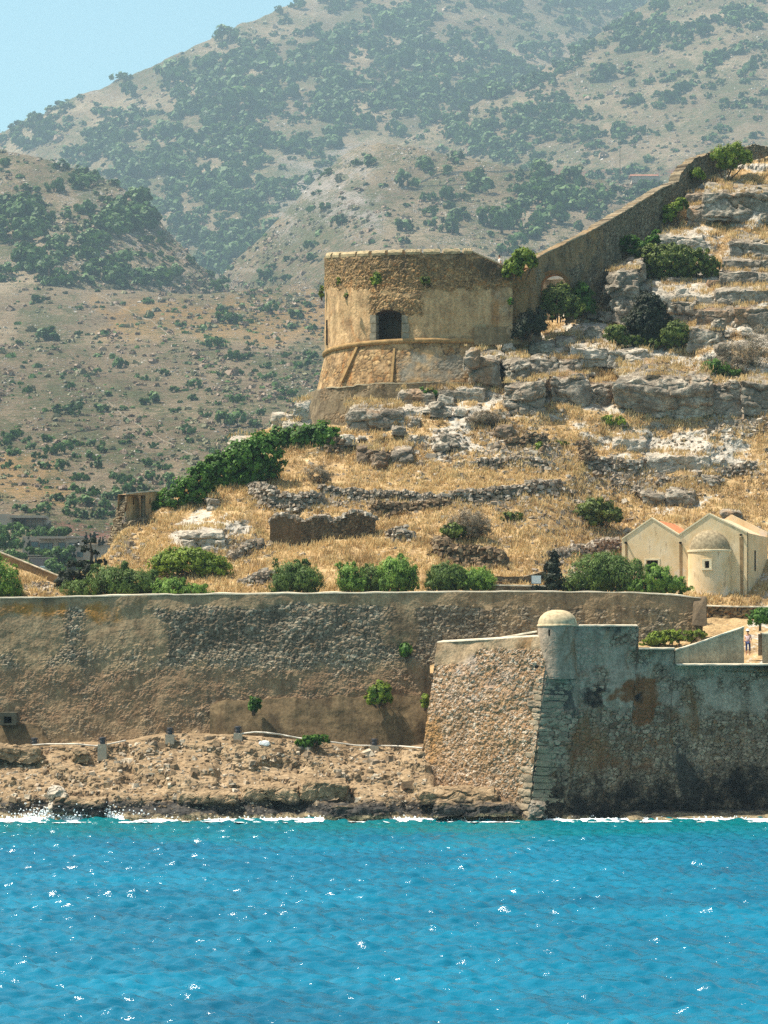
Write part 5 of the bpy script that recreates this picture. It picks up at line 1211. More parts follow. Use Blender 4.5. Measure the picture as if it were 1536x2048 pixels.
def plant(name, label, cat, Y, bl, mat, n, leaf, seed, base=None, trunk=None, asp=.55, up=0., clump=.33, shell=.5, group=None, part='foliage', bark=None, dy=.9):
    """bl: crown blobs (px, row, rpx, rrow) at depth Y; trunk: list of pixel polylines [(px,row)...] with radius"""
    if name == 'tamarisk': bl = [(x_, y_-ry_*.06, rx_*1.14, ry_*1.06) for x_, y_, rx_, ry_ in bl]; n = int(n*1.5); r5 = random.Random(seed); bl = bl+[(b[0]+r5.uniform(-.9, .9)*b[2], b[1]-r5.uniform(.5, 1.05)*b[3], b[2]*r5.uniform(.15, .3), b[3]*r5.uniform(.2, .4)) for b in bl for _ in range(3)]
    if trunk is None and name in ('shrub', 'dry_shrub', 'juniper', 'tamarisk', 'prickly_shrub', 'wall_plant', 'fig_thicket') and len(bl) < 40: bl = bl+[(b[0], b[1]+b[3]*.62, b[2]*.85, b[3]*.5) for b in bl]; n = int(n*1.25)
    if name == 'juniper': n = int(n*1.6); leaf *= 1.3
    B = px_blobs(bl, Y, dy); x = np.mean([b[0] for b in bl]); bs = base if base is not None else (x, max(b[1]+b[3] for b in bl))
    bp = at(bs[0], bs[1], Y); root = thing(name, label, cat, bp, group)
    V, Fq, v = leafcloud(B, n, leaf, seed, asp, up, clump, shell); mesh(part, V, Fq, mat, root, {'v': v})
    m = MB(); rr = random.Random(seed)
    if trunk:
        for pl, r0, r1 in trunk:
            P = np.array([at(a, b, Y+rr.uniform(-.3, .3)*(i > 0)) for i, (a, b) in enumerate(pl)]); m.tube(P, np.linspace(r0, r1, len(P)), 7)
        m.build('trunk', bark or M_bark, root)
    else:                                   # woody stems from the foot into the crown
        for i in range(min(7, 3+len(B))):
            b_ = B[i % len(B)]; e = np.array(b_[:3])+np.array([rr.uniform(-.6, .6)*b_[3], rr.uniform(-.5, .5)*b_[4], rr.uniform(-.1, .6)*b_[5]]); s = bp+np.array([(b_[0]-bp[0])*.55, rr.uniform(-.2, .2), -.15]); mid = (s+e)/2+np.array([rr.uniform(-.2, .2), 0, .1])
            m.tube([s, mid, e], [.07, .05, .02], 6)
        m.build('stems', bark or M_bark, root)
    return root
def on_isl(px, row, d=0.0): return float(ISL.Yat(px, row))+d

PL = [   # name, label, category, depth (None: on the hill at base), blobs, material, leaves, size, options
 ('tamarisk', 'feathery pale green tamarisk at the frame edge above the orange plaster', 'tree', 167, [(8, 1168, 34, 34), (-22, 1160, 40, 44), (18, 1184, 26, 18)], M_leaf_tam, 6000, .26, dict(asp=.3, up=.8)),
 ('tamarisk', 'long bushy tamarisk growing in front of the dark conifer', 'tree', 166, [(225, 1170, 46, 32), (270, 1172, 50, 28), (165, 1182, 44, 20), (310, 1180, 40, 20)], M_leaf_tam2, 11000, .26, dict(asp=.3, up=.8)),
 ('tamarisk', 'low sprawling tamarisk under the umbrella shaped tree', 'tree', 165, [(345, 1180, 40, 18), (385, 1184, 36, 14)], M_leaf_tam, 4500, .25, dict(asp=.3, up=.8)),
 ('umbrella_tree', 'umbrella shaped olive green tree with visible forked trunk', 'tree', 172, [(380, 1130, 74, 30), (335, 1128, 38, 26), (428, 1140, 38, 26), (372, 1112, 48, 18), (400, 1116, 36, 16), (440, 1156, 18, 14), (318, 1142, 18, 12)], M_leaf_lime, 13000, .24, dict(trunk=[([(385, 1190), (384, 1166), (372, 1146), (352, 1132)], .2, .06), ([(384, 1166), (400, 1148), (425, 1138)], .14, .05), ([(378, 1154), (384, 1138), (384, 1124)], .1, .04)], base=(385, 1192), shell=.35)),
 ('tamarisk', 'rounded tamarisk clump beside the rubble heap', 'tree', 166, [(582, 1158, 34, 30), (612, 1164, 34, 26), (570, 1172, 30, 20), (600, 1142, 20, 16)], M_leaf_tam2, 8000, .25, dict(asp=.3, up=.8)),
 ('tamarisk', 'slim tamarisk at the start of the middle clump', 'tree', 166, [(700, 1160, 24, 26), (692, 1142, 8, 12), (712, 1172, 26, 16)], M_leaf_tam, 4000, .25, dict(asp=.3, up=.8)),
 ('tamarisk', 'darker small tamarisk in the middle clump', 'tree', 167, [(744, 1160, 24, 24), (742, 1172, 26, 14)], M_leaf_tam2, 3600, .25, dict(asp=.3, up=.8)),
 ('tamarisk', 'tall tamarisk at the end of the middle clump', 'tree', 166, [(792, 1148, 34, 28), (812, 1160, 26, 24), (786, 1168, 34, 20)], M_leaf_tam, 7000, .25, dict(asp=.3, up=.8)),
 ('tamarisk', 'bright tamarisk beside the low stone steps', 'tree', 166, [(895, 1156, 34, 26), (880, 1166, 28, 20), (920, 1168, 20, 18)], M_leaf_tam2, 6500, .25, dict(asp=.3, up=.8)),
 ('tamarisk', 'dark green tamarisk touching the low stone steps', 'tree', 166.5, [(952, 1162, 36, 22), (940, 1172, 40, 14), (975, 1166, 14, 16)], M_leaf_tam, 5600, .25, dict(asp=.3, up=.8)),
 ('cypress', 'small dark cypress beside the white notice board', 'tree', 166, [(1107, 1116, 12, 16), (1106, 1136, 18, 16), (1107, 1156, 22, 18), (1107, 1174, 24, 14)], M_leaf_con, 5200, .2, dict(base=(1107, 1190), shell=.4, trunk=[([(1107, 1192), (1107, 1150), (1107, 1108)], .12, .03)])),
 ('shrub', 'little dark shrub at the cypress foot', 'shrub', 165.5, [(1074, 1180, 18, 8)], M_leaf_con, 900, .18, {}),
 ('tamarisk', 'great spreading tamarisk in front of the chapel', 'tree', 168, [(1186, 1150, 48, 34), (1222, 1140, 34, 32), (1248, 1158, 50, 30), (1160, 1172, 36, 20), (1204, 1172, 60, 18)], M_leaf_tam2, 15000, .26, dict(asp=.3, up=.8)),
 ('tamarisk', 'lower tamarisk covering part of the chapel window', 'tree', 167, [(1316, 1158, 26, 22), (1308, 1142, 12, 12), (1346, 1170, 26, 16), (1290, 1176, 40, 14), (1330, 1178, 50, 12)], M_leaf_tam, 9000, .25, dict(asp=.3, up=.8)),
 ('dark_conifer', 'gaunt dark conifer with layered open branches', 'tree', 170, [(180, 1084, 17, 7), (172, 1098, 12, 7), (190, 1106, 10, 6), (160, 1128, 32, 8), (204, 1126, 26, 6), (178, 1140, 18, 14), (138, 1150, 24, 9), (130, 1168, 26, 14), (168, 1162, 24, 12)], M_leaf_con, 6500, .22, dict(base=(178, 1192), shell=.3, clump=.5, trunk=[([(178, 1194), (180, 1140), (184, 1108), (180, 1080)], .2, .05), ([(180, 1136), (150, 1130), (132, 1134)], .08, .03), ([(180, 1132), (206, 1124), (226, 1128)], .07, .02), ([(184, 1106), (172, 1098)], .05, .02), ([(178, 1160), (145, 1152), (125, 1165)], .08, .03)])),
 ('fig_thicket', 'big glossy fig thicket below the tower plinth', 'shrub', (620, 890), [(640, 880, 44, 34), (600, 888, 46, 38), (560, 890, 36, 36), (664, 886, 20, 26), (540, 905, 40, 40)], M_leaf_fig, 11000, .34, dict(asp=.8, dy=.6)),
 ('fig_thicket', 'lower dark fig thicket spilling down the skyline', 'shrub', (490, 970), [(520, 915, 50, 50), (480, 930, 50, 50), (440, 945, 40, 42), (500, 960, 40, 25), (408, 962, 34, 34)], M_leaf_fig, 12000, .34, dict(asp=.8, dy=.6)),
 ('prickly_shrub', 'narrow prickly shrub trailing along the ridge to the loopholed wall', 'shrub', (352, 1016), [(380, 982, 40, 32), (345, 1002, 38, 28), (312, 1024, 28, 26), (400, 962, 34, 34)], M_leaf_fig, 6500, .26, dict(asp=.7, dy=.6)),
 ('shrub', 'bright creeper bush hanging over the path end of the wall', 'shrub', 213.6, [(1046, 516, 24, 20), (1028, 534, 20, 18), (1062, 522, 14, 14), (1014, 546, 10, 10)], M_leaf_lime, 4200, .3, dict(asp=.7)),
 ('shrub', 'dusky round bush covering the foot of the arch', 'shrub', 217.6, [(1112, 600, 34, 30), (1095, 620, 26, 20), (1140, 612, 28, 26), (1124, 580, 20, 14)], M_leaf_olive, 6500, .26, {}),
 ('shrub', 'fresh green bush beside the dusky one at the hill wall', 'shrub', 221.2, [(1166, 590, 20, 28), (1172, 612, 22, 18)], M_leaf_fig, 2600, .28, dict(asp=.7)),
 ('shrub', 'black green shrub in the shade of the tower wall', 'shrub', 213.9, [(1058, 648, 28, 26), (1040, 664, 22, 16), (1080, 640, 18, 24)], M_leaf_con, 4200, .24, {}),
 ('juniper', 'wide flat topped juniper bush on the rock ledges', 'shrub', (1360, 560), [(1330, 520, 54, 30), (1380, 524, 56, 28), (1300, 512, 26, 24), (1424, 536, 22, 18), (1350, 504, 40, 16), (1340, 545, 60, 14)], M_leaf_olive, 14000, .22, dict(clump=.22, dy=.7)),
 ('juniper', 'tall dark rounded bush in the rocky gully', 'shrub', (1296, 690), [(1300, 618, 36, 34), (1290, 650, 44, 34), (1318, 645, 30, 36), (1292, 676, 40, 18)], M_leaf_con, 11000, .22, dict(clump=.25, dy=.7)),
 ('juniper', 'low green skirt bush below the tall dark bush', 'shrub', (1300, 698), [(1232, 668, 26, 18), (1258, 682, 34, 12), (1350, 668, 32, 26), (1320, 686, 40, 10)], M_leaf_olive, 6500, .22, dict(clump=.28, dy=.7)),
 ('shrub', 'ivy like shrub against the upper hill wall', 'shrub', 230.2, [(1258, 490, 26, 18), (1280, 500, 22, 16), (1304, 482, 16, 12), (1312, 470, 14, 12)], M_leaf_fig, 3200, .28, dict(asp=.7)),
 ('shrub', 'two tufted bright bush on the ledge below the ridge tree', 'shrub', 237.8, [(1336, 428, 16, 18), (1362, 408, 16, 12), (1348, 418, 14, 12)], M_leaf_lime, 2600, .28, dict(asp=.7)),
 ('ridge_tree', 'small wind bent tree on the top of the ridge', 'tree', (1450, 364), [(1438, 312, 22, 18), (1468, 304, 24, 20), (1490, 318, 18, 18), (1455, 330, 26, 14)], M_leaf_lime, 4600, .26, dict(base=(1450, 364), trunk=[([(1448, 366), (1440, 344), (1432, 322)], .12, .04), ([(1452, 366), (1462, 340), (1470, 312)], .12, .04), ([(1456, 364), (1478, 342), (1490, 324)], .09, .03)])),
 ('shrub', 'tiny bright bush at the ragged top of the hill wall', 'shrub', 243, [(1392, 346, 14, 12), (1402, 352, 10, 8)], M_leaf_lime, 1200, .26, dict(asp=.7)),
 ('dry_shrub', 'bare grey twiggy bush at the frame edge above the cliff', 'shrub', (1490, 752), [(1480, 700, 40, 36), (1520, 690, 34, 40), (1500, 730, 50, 24), (1450, 726, 24, 22)], M_dry, 7000, .34, dict(asp=.1, shell=.2)),
 ('shrub', 'green bush growing under the bare grey twiggy bush', 'shrub', (1440, 756), [(1430, 738, 28, 16), (1466, 748, 26, 10), (1410, 744, 14, 10)], M_leaf_fig, 2600, .24, dict(asp=.7)),
 ('shrub', 'bright green plant below the tower base', 'shrub', (856, 798), [(856, 786, 24, 10), (846, 792, 16, 8), (870, 792, 12, 8)], M_leaf_fig, 1500, .3, dict(asp=.7)),
 ('shrub', 'light green cushion plant at the cliff foot', 'shrub', (1225, 856), [(1222, 842, 28, 12), (1240, 848, 18, 10)], M_leaf_lime, 1900, .24, {}),
 ('shrub', 'loose rounded green bush alone above the chapel', 'shrub', (1190, 1060), [(1190, 1018, 40, 20), (1172, 1032, 36, 20), (1220, 1030, 30, 16), (1184, 1048, 24, 16)], M_leaf_olive, 5200, .3, dict(asp=.7)),
 ('dry_shrub', 'large grey brown dried bush on the brown retaining wall', 'shrub', (930, 1082), [(940, 1040, 42, 22), (960, 1052, 32, 20), (910, 1056, 26, 20), (930, 1062, 40, 14)], M_dry, 6500, .36, dict(asp=.09, shell=.2)),
 ('shrub', 'olive tuft at the base of the grey dried bush', 'shrub', (910, 1084), [(906, 1062, 26, 14)], M_leaf_olive, 1500, .26, {}),
 ('shrub', 'small yellow green sprout standing in the straw', 'shrub', (1078, 908), [(1078, 894, 10, 10), (1078, 902, 8, 6)], M_leaf_lime, 500, .26, {}),
 ('shrub', 'faded green patch beside the dried bush', 'shrub', (1024, 1046), [(1024, 1034, 26, 10)], M_leaf_olive, 900, .26, {}),
 ('shrub', 'low dull green cushion on the path under the ruined footing', 'shrub', (1120, 892), [(1118, 886, 22, 5)], M_leaf_lime, 500, .22, {}),
 ('dry_shrub', 'dead branch pile of grey twigs below the boulder cluster', 'shrub', (980, 856), [(970, 838, 46, 16), (1000, 850, 26, 12)], M_dry, 2800, .55, dict(asp=.08, shell=.1)),
 ('dry_shrub', 'leafless dark thorn bush in the cleft beside the hill wall', 'shrub', (1222, 640), [(1222, 594, 30, 34), (1232, 570, 18, 18)], M_dry, 2400, .5, dict(asp=.07, shell=.2)),
 ('dry_shrub', 'thin bare thorn bush in the straw below the fig thicket', 'shrub', (640, 968), [(634, 946, 32, 18), (654, 952, 26, 14)], M_dry, 1600, .5, dict(asp=.06, shell=.2)),
 ('shrub', 'rounded green shrub trimmed at the terrace gateway', 'shrub', 160, [(1516, 1238, 24, 16), (1545, 1236, 26, 18), (1530, 1228, 30, 12)], M_leaf_fig, 4600, .2, dict(trunk=[([(1520, 1262), (1520, 1246)], .1, .06), ([(1545, 1262), (1545, 1246)], .1, .06)], base=(1520, 1262))),
 ('shrub', 'bright green bed of shrubs inside the bastion terrace', 'shrub', 160.3, [(1312, 1278, 26, 14), (1340, 1274, 22, 14), (1368, 1272, 24, 12), (1395, 1268, 20, 9), (1300, 1286, 22, 9)], M_leaf_lime, 5600, .2, dict(up=.5)),
 ('shrub', 'dry yellow weed tuft on the bastion parapet edge', 'shrub', 158, [(905, 1272, 24, 8), (940, 1274, 24, 6)], M_dry, 900, .3, dict(asp=.08)),
 ('wall_plant', 'large caper bush growing from the top of the rendered skirt', 'plant', 159.3, [(758, 1386, 26, 20), (748, 1398, 18, 12), (772, 1392, 16, 14)], M_leaf_lime, 2600, .26, dict(asp=.8)),
 ('wall_plant', 'small caper bush on the rendered skirt beside the drain hole', 'plant', 159.4, [(510, 1408, 14, 14), (504, 1416, 10, 10)], M_leaf_fig, 1100, .24, dict(asp=.8)),
 ('wall_plant', 'round tuft in the dark stones of the sea wall', 'plant', 160.7, [(812, 1300, 14, 12)], M_leaf_fig, 900, .22, dict(asp=.8)),
 ('wall_plant', 'small tuft half hidden behind the bastion edge', 'plant', 159.2, [(850, 1402, 10, 14)], M_leaf_lime, 700, .22, dict(asp=.8)),
 ('shrub', 'green plant spreading on the pebbles at the skirt foot', 'shrub', 157.2, [(622, 1482, 30, 12), (644, 1478, 22, 8), (606, 1486, 18, 8)], M_leaf_fig, 2600, .22, dict(up=.4)),
 ('wall_plant', 'leafy tuft on the tower face above the gun window', 'plant', 213.9, [(752, 560, 11, 13)], M_leaf_lime, 700, .26, dict(asp=.8)),
 ('wall_plant', 'dark tuft on the tower face under the coping', 'plant', 213.2, [(853, 562, 12, 8)], M_leaf_olive, 450, .26, {}),
 ('wall_plant', 'tuft leaning out from the sunlit edge of the tower', 'plant', 222, [(643, 583, 6, 13)], M_leaf_lime, 400, .26, {}),
 ('wall_plant', 'faint sprig high on the curved flank of the tower', 'plant', 217.5, [(676, 562, 5, 8)], M_leaf_lime, 200, .24, {}),
 ('wall_plant', 'tiny yellow sprig midway down the tower face', 'plant', 216.0, [(692, 591, 5, 4)], M_leaf_lime, 140, .24, {}),
 ('wall_plant', 'small dark tuft on the straight wall beside the tower', 'plant', 213.4, [(1021, 602, 6, 7)], M_leaf_fig, 260, .24, {}),
]
for i, (nm, lab, cat, Y, bl, m, n, lf, kw) in enumerate(PL):
    if isinstance(Y, tuple):
        Yv = on_isl(*Y)+.2; kw = dict(kw); kw.setdefault('base', Y)
    else: Yv = Y
    plant(nm, lab, cat, Yv, bl, m, n, lf, 5000+i*3, **kw)

# ------------------------------------------------------------------ dry grass
def grass():
    r = np.random.default_rng(77); n = 136000
    px_ = r.uniform(-580, 1950, n); rr = r.uniform(300, 1215, n)
    ok = rr > ISL.crest(px_)+4; px_, rr = px_[ok], rr[ok]
    rk = isl_attr(px_, rr, ISL.Yat(px_, rr), np.ones(len(px_)))['rock']; patch = .5+.5*fbm(px_/34, rr/16, 3, 91)
    keep = r.random(len(px_)) < np.clip(1.25*(.2+1.1*patch)*(1-1.5*rk), 0, 1); px_, rr, patch = px_[keep], rr[keep], patch[keep]
    P = ISL.at(px_, rr); ex = []
    for c in TOPS:                          # tufts rooted in the joints on top of the ledges
        c = np.array(c); nn = int(np.linalg.norm(c[1]-c[0])*np.linalg.norm(c[3]-c[0])*7)+6; u, v_ = r.random(nn), r.random(nn); q = (c[0]*(1-u[:, None])+c[1]*u[:, None])*(1-v_[:, None])+(c[3]*(1-u[:, None])+c[2]*u[:, None])*v_[:, None]
        ex.append(q[fbm(q[:, 0]/1.1, q[:, 1]/.8, 3, 55) > .12]+(0, 0, .12))
    ex = np.vstack(ex); P = np.vstack([P, ex]); patch = np.r_[patch, np.full(len(ex), .5)]; k = 7; m = len(P)
    tall = (.24+.42*patch*r.random(m))*(.8+.5*r.random(m)); base = np.repeat(P, k, 0)+np.column_stack([r.normal(0, .16, m*k), r.normal(0, .16, m*k), np.full(m*k, -.05)])
    h = np.repeat(tall, k)*r.uniform(.6, 1.2, m*k); a = r.uniform(0, 6.28, m*k); w = .024*r.uniform(.7, 1.5, m*k)
    lean = np.column_stack([r.normal(.08, .22, m*k)*h, r.normal(0, .2, m*k)*h, h])
    s = np.column_stack([np.cos(a)*w, np.sin(a)*w, 0*a])
    V = np.stack([base-s, base+s, base+lean*.62+s*1.1, base+lean+(lean*(.12, .12, 0)), base+lean*.62-s*1.1], 1).reshape(-1, 3); N = m*k
    i0 = 5*np.arange(N)[:, None]
    v = np.clip(np.repeat(.36+.34*r.random(m)+.45*(patch-.5), k)+r.normal(0, .07, N), 0, 1)
    mesh('dry_grass', V, [i0+np.array([0, 1, 2, 4]), i0+np.array([4, 2, 3])], M_grass, None, {'v': np.repeat(v, 5)}, origin=False)['kind'] = 'stuff'
grass()
# ------------------------------------------------------------------ mainland trees and scrub
def surf(rel, px, row):
    px = np.atleast_1d(np.asarray(px, float)); row = np.atleast_1d(np.asarray(row, float))
    c = np.clip(np.round(np.interp(px, rel.cols, np.arange(len(rel.cols)))).astype(int), 0, len(rel.cols)-1)
    j = np.clip(((row-rel.R0[c])/(rel.S[c]-rel.R0[c])*(rel.nr-1)).round().astype(int), 0, rel.nr-1)
    return rel.G[c, j]
def proto(seed, n, leaf, tall=1.0):
    r = random.Random(seed); bl = [(0, 0, .42*tall, .78, .78, .5*tall), (0, 0, .2, .7, .7, .3)]
    for i in range(r.randint(3, 5)):
        a = r.uniform(0, 6.28); bl.append((.6*math.cos(a), .6*math.sin(a), r.uniform(.3, .7)*tall, r.uniform(.36, .55), r.uniform(.36, .55), r.uniform(.3, .42)*tall))
    V, Fq, v = leafcloud(bl, n, leaf, seed, .8, 0, .45, .45, nd=1.6)
    return V, Fq, v
OCC = [(-160, 1100), (0, 1122), (60, 1146), (110, 1166), (215, 1105), (240, 990), (320, 985), (345, 985), (400, 930), (460, 880), (520, 840), (600, 770), (640, 760), (645, 505), (960, 500), (1010, 520), (1060, 500), (1130, 487), (1260, 415), (1345, 366), (1362, 340), (1410, 300), (1536, 285), (1720, 285)]
FRONT = {'PLAIN': [], 'KA': ['PLAIN'], 'KB': ['PLAIN', 'KA'], 'MB': ['PLAIN', 'KA', 'KB'], 'MA': ['PLAIN', 'KA', 'KB', 'MB']}
RELS = {'PLAIN': PLAIN, 'KA': KNOLL_A, 'KB': KNOLL_B, 'MB': MOUNT_B, 'MA': MOUNT_A}
def visible(key, px, row, slack=-2):
    ok = (row < lin(OCC, px)+slack) & (row > RELS[key].crest(px)+3)
    for k in FRONT[key]:
        R = RELS[k]; inside = (px >= R.cols[0]) & (px <= R.cols[-1]); ok &= ~inside | (row < R.crest(px)+1)
    return ok
PROTO = []
def protos():
    for i in range(6):
        V, Fq, v = proto(60+i, 420, .32, 1.0 if i < 4 else 1.25)
        m = MB(); m.tube([(0, 0, -.35), (.03, 0, .25), (0, .02, .6)], [.09, .07, .04], 6); n0 = len(V); Vt = np.vstack(m.v); Ft = np.vstack(m.f4)+n0
        o = mesh('maquis_tree', np.vstack([V, Vt]), [Fq, Ft], [M_leaf_far, M_bark], None, {'v': np.r_[v, np.zeros(len(Vt))]}, mi=[0]*len(Fq)+[1]*len(Ft), origin=False)
        PROTO.append(o)
protos()
USED = set(); rg = random.Random(8)
def put_tree(p, scale, label, group, name='maquis_tree'):
    i = rg.randrange(len(PROTO)); src = PROTO[i]
    if i in USED: o = src.copy(); COL.objects.link(o)
    else: o = src; USED.add(i)
    o.location = Vector([float(k) for k in p]); o.rotation_euler = (0, 0, rg.uniform(0, 6.28)); o.scale = (scale, scale, scale*rg.uniform(.8, 1.1)); o.name = name
    tag(o, label, 'tree', group)
PT = '105 657 65,73 596 36,237 718 42,157 662 22,39 680 22,160 612 22,109 698 20,244 605 18,294 600 30,301 628 24,358 639 30,444 612 28,446 632 44,474 634 44,520 612 24,547 618 38,595 625 44,615 607 26,579 648 32,627 659 26,422 688 40,442 686 36,499 687 20,465 712 40,488 711 34,535 725 30,569 710 26,627 707 36,604 725 36,478 741 30,442 746 18,525 753 26,545 753 26,330 748 24,292 755 26,196 746 20,390 766 34,349 781 26,421 782 20,576 780 42,55 782 28,134 771 30,221 787 20,292 798 32,316 797 34,392 796 32,474 798 38,118 814 46,146 815 44,207 810 40,251 812 22,408 826 28,437 807 18,450 839 42,476 839 46,513 842 36,522 819 30,351 814 26,376 855 36,380 877 26,301 873 18,458 873 28,18 864 46,48 871 30,93 876 30,160 887 30,180 888 30,98 899 40,128 897 40,210 901 34,248 889 28,303 892 22,25 901 40,153 913 22,189 912 34,90 928 36,118 927 40,194 930 34,292 921 32,323 924 38,306 946 36,335 947 36,145 946 36,172 947 34,245 951 36,275 953 36,228 949 26,84 958 26,428 917 28,346 967 40,162 981 36,192 983 36,252 974 44,285 975 44,215 985 40,240 990 34,118 990 40,146 990 36,30 1015 24,62 1016 34,92 1017 36,136 1020 36,165 1023 40,196 1022 40,222 1020 36,10 880 30,70 910 24,8 930 30,60 890 30,180 1000 40,140 1004 36,208 1005 36,30 860 26'
for t in PT.split(','):
    x, y, w = map(float, t.split()); p = surf(PLAIN, x, min(y+w*.30, 1150))[0]
    put_tree(p, w*1.08/2.1*p[1]/F, 'dark rounded olive or carob tree dotted over the open coastal slope below the hills', 'trees on the coastal slope')
def scatter(key, n, dens, size, seed, label, group, nind, x0=-120, x1=1660):
    r = np.random.default_rng(seed); R = RELS[key]; px_ = r.uniform(x0, x1, n*14); c = R.crest(px_); hi = lin(OCC, px_)+(0 if nind else 110); row = r.uniform(-10, 1, n*14); row = c+r.random(n*14)*(np.minimum(hi, R.R0[0]-5)-c)
    ok = visible(key, px_, row, -2 if nind else 110) & (r.random(len(px_)) < dens(px_, row)) & (px_ > -30) & (px_ < 1560) & (row > -8); px_, row = px_[ok][:n], row[ok][:n]
    s = size*r.lognormal(0, .34, len(px_)); P = surf(R, px_, row); o = np.argsort(-s); out = []
    for q, i in enumerate(o):
        sc = s[i]/2.1*P[i, 1]/F*1.1
        if q < nind: put_tree(P[i], sc, label, group)
        else: out.append((P[i], sc))
    return out
def cl(P, R, s, a=1.0, t=0.0): return np.clip(.5+a*fbm(P/55, R/32, 3, s)-t, 0, 1)
REST = []
REST += scatter('KA', 300, lambda P, R: np.clip(sst(-.15, .35, fbm(P/60, R/34, 3, 101))*(.4+.6*sst(300, 500, R)), .04, 1), 32, 201, 'dark evergreen bush on the stony low hill at the valley mouth', 'bushes on the low hill', 55, -60, 520)
REST += scatter('KB', 150, lambda P, R: np.clip(sst(.0, .5, fbm(P/60, R/34, 3, 102))+.10*sst(300, 360, R), .05, 1)*(1-.55*box2(P, R, 520, 760, 300, 560, 30)), 34, 202, 'dark evergreen bush on the terraced knoll behind the round tower', 'bushes on the rocky knoll', 48, 380, 1560)
REST += scatter('MB', 620, lambda P, R: np.clip(sst(-.2, .3, fbm((P+R)/60, R/30, 3, 103))*(1-.75*sst(1000, 1500, P+.9*R-250)), .05, 1), 24, 203, 'hazy green bush on the side ridge across the valley', 'bushes on the side ridge', 40, 760, 1560)
REST += scatter('MA', 1900, lambda P, R: np.clip(sst(-.5, .05, fbm(P/70+R/160, R/42, 3, 104))*(.25+.75*sst(10, 110, R-MOUNT_A.crest(P)))*(1-.6*box2(P, R, 860, 1200, -60, 140, 60)), .04, 1), 27, 204, 'hazy green bush of the dense scrub on the high mountain flank', 'bushes on the mountain', 40)
SMALL, PEB = [], []
for k, n1, n2, sz, x0, x1 in (('PLAIN', 3000, 3600, 8, -60, 660), ('KA', 800, 2200, 7, -60, 520), ('KB', 1100, 4600, 7, 380, 1560), ('MA', 900, 2600, 6, -120, 1660), ('MB', 800, 2600, 6, 760, 1560)):
    SMALL += scatter(k, n1, lambda P, R: cl(P, R, 105+n1, 1.0), sz, 205+n1, '', '', 0, x0, x1)
    PEB += scatter(k, n2, lambda P, R: np.clip(sst(-.1, .5, fbm(P/40, R/22, 3, n2)), .05, 1), sz*.36, 305+n2, '', '', 0, x0, x1)
def small_stuff():
    rr = np.random.default_rng(17); P = np.array([q[0] for q in SMALL]); s = np.array([q[1] for q in SMALL])*1.15
    k = 15; n = len(P); o = rr.normal(size=(n, k, 3)); o /= np.linalg.norm(o, axis=2, keepdims=True); o[:, :, 2] = np.abs(o[:, :, 2]); c = P[:, None]+o*(s[:, None]*rr.uniform(.4, 1, (n, k)))[:, :, None]*(1, 1, .8)
    nm = o+rr.normal(0, .35, (n, k, 3)); nm /= np.linalg.norm(nm, axis=2, keepdims=True); t = np.cross(nm, rr.normal(size=(n, k, 3))); t /= np.linalg.norm(t, axis=2, keepdims=True); b = np.cross(nm, t); L = (s[:, None]*rr.uniform(.45, .8, (n, k)))[:, :, None]
    V = np.stack([c-t*L, c+b*L*.8, c+t*L, c-b*L*.8], 2).reshape(-1, 3); F4 = np.arange(len(V)).reshape(-1, 4); v = np.repeat(np.clip(np.repeat(rr.random(n), k)*.7+.3*rr.random(n*k), 0, 1), 4)
    mi = np.repeat(rr.choice(3, n, p=[.2, .42, .38]), k)
    mesh('low_scrub', V, F4, [M_leaf_far, M_leaf_dull, M_thorn], None, {'v': v}, mi=mi, origin=False)['kind'] = 'stuff'
    V, Fq, v = stones(np.array([q[0] for q in PEB]), np.array([q[1] for q in PEB])*2.0, 19); mesh('hillside_stones', V, Fq, M_hillst, None, {'v': v}, origin=False)['kind'] = 'stuff'
M_hillst = mk_rubble('hillside_stone', [(120, 110, 98), (166, 156, 144), (140, 124, 106), (186, 178, 168), (128, 112, 96)])
small_stuff()
def rest_scrub():
    base = [proto(80+i, 84, .6) for i in range(5)]; Vs, Fs, vs, off = [], [], [], 0; r = random.Random(5)
    for p, s in REST:
        V, Fq, v = r.choice(base); a = r.uniform(0, 6.28); ca, sa = math.cos(a), math.sin(a)
        q = np.column_stack([V[:, 0]*ca-V[:, 1]*sa, V[:, 0]*sa+V[:, 1]*ca, V[:, 2]*r.uniform(.75, 1.05)])*s+p
        Vs.append(q); Fs.append(Fq+off); vs.append(v); off += len(V)
    mesh('maquis_scrub', np.vstack(Vs), np.vstack(Fs), M_leaf_far, None, {'v': np.concatenate(vs)}, origin=False)['kind'] = 'stuff'
rest_scrub()
def far_wall(label, pts, hgt, rel, seed):
    p = np.array(pts, float); q = np.linspace(0, 1, 90); k = np.linspace(0, 1, len(p)); x = np.interp(q, k, p[:, 0]); y = np.interp(q, k, p[:, 1]); P = surf(rel, x, y); P = np.column_stack([np.convolve(np.pad(P[:, i], 3, 'edge'), np.ones(7)/7, 'valid') for i in range(3)])
    P2 = resample(P, P[0, 1]/F*2.2); n = len(P2); h = hgt*P[0, 1]/F*(1+.4*fbm(np.arange(n)/5., np.zeros(n), 3, seed))
    K = np.stack([P2+(0, 0, -1), P2+np.column_stack([0*h, 0*h, h]), P2+np.column_stack([0*h, 0*h+1.2, h]), P2+(0, 1.2, -1)], 1)
    tag(mesh('field_wall', K.reshape(-1, 3), quads(n, 4), M_rubd if seed % 2 else M_rub, None, {'v': np.repeat(np.random.default_rng(seed).random(n), 4)}), label, 'stone wall')
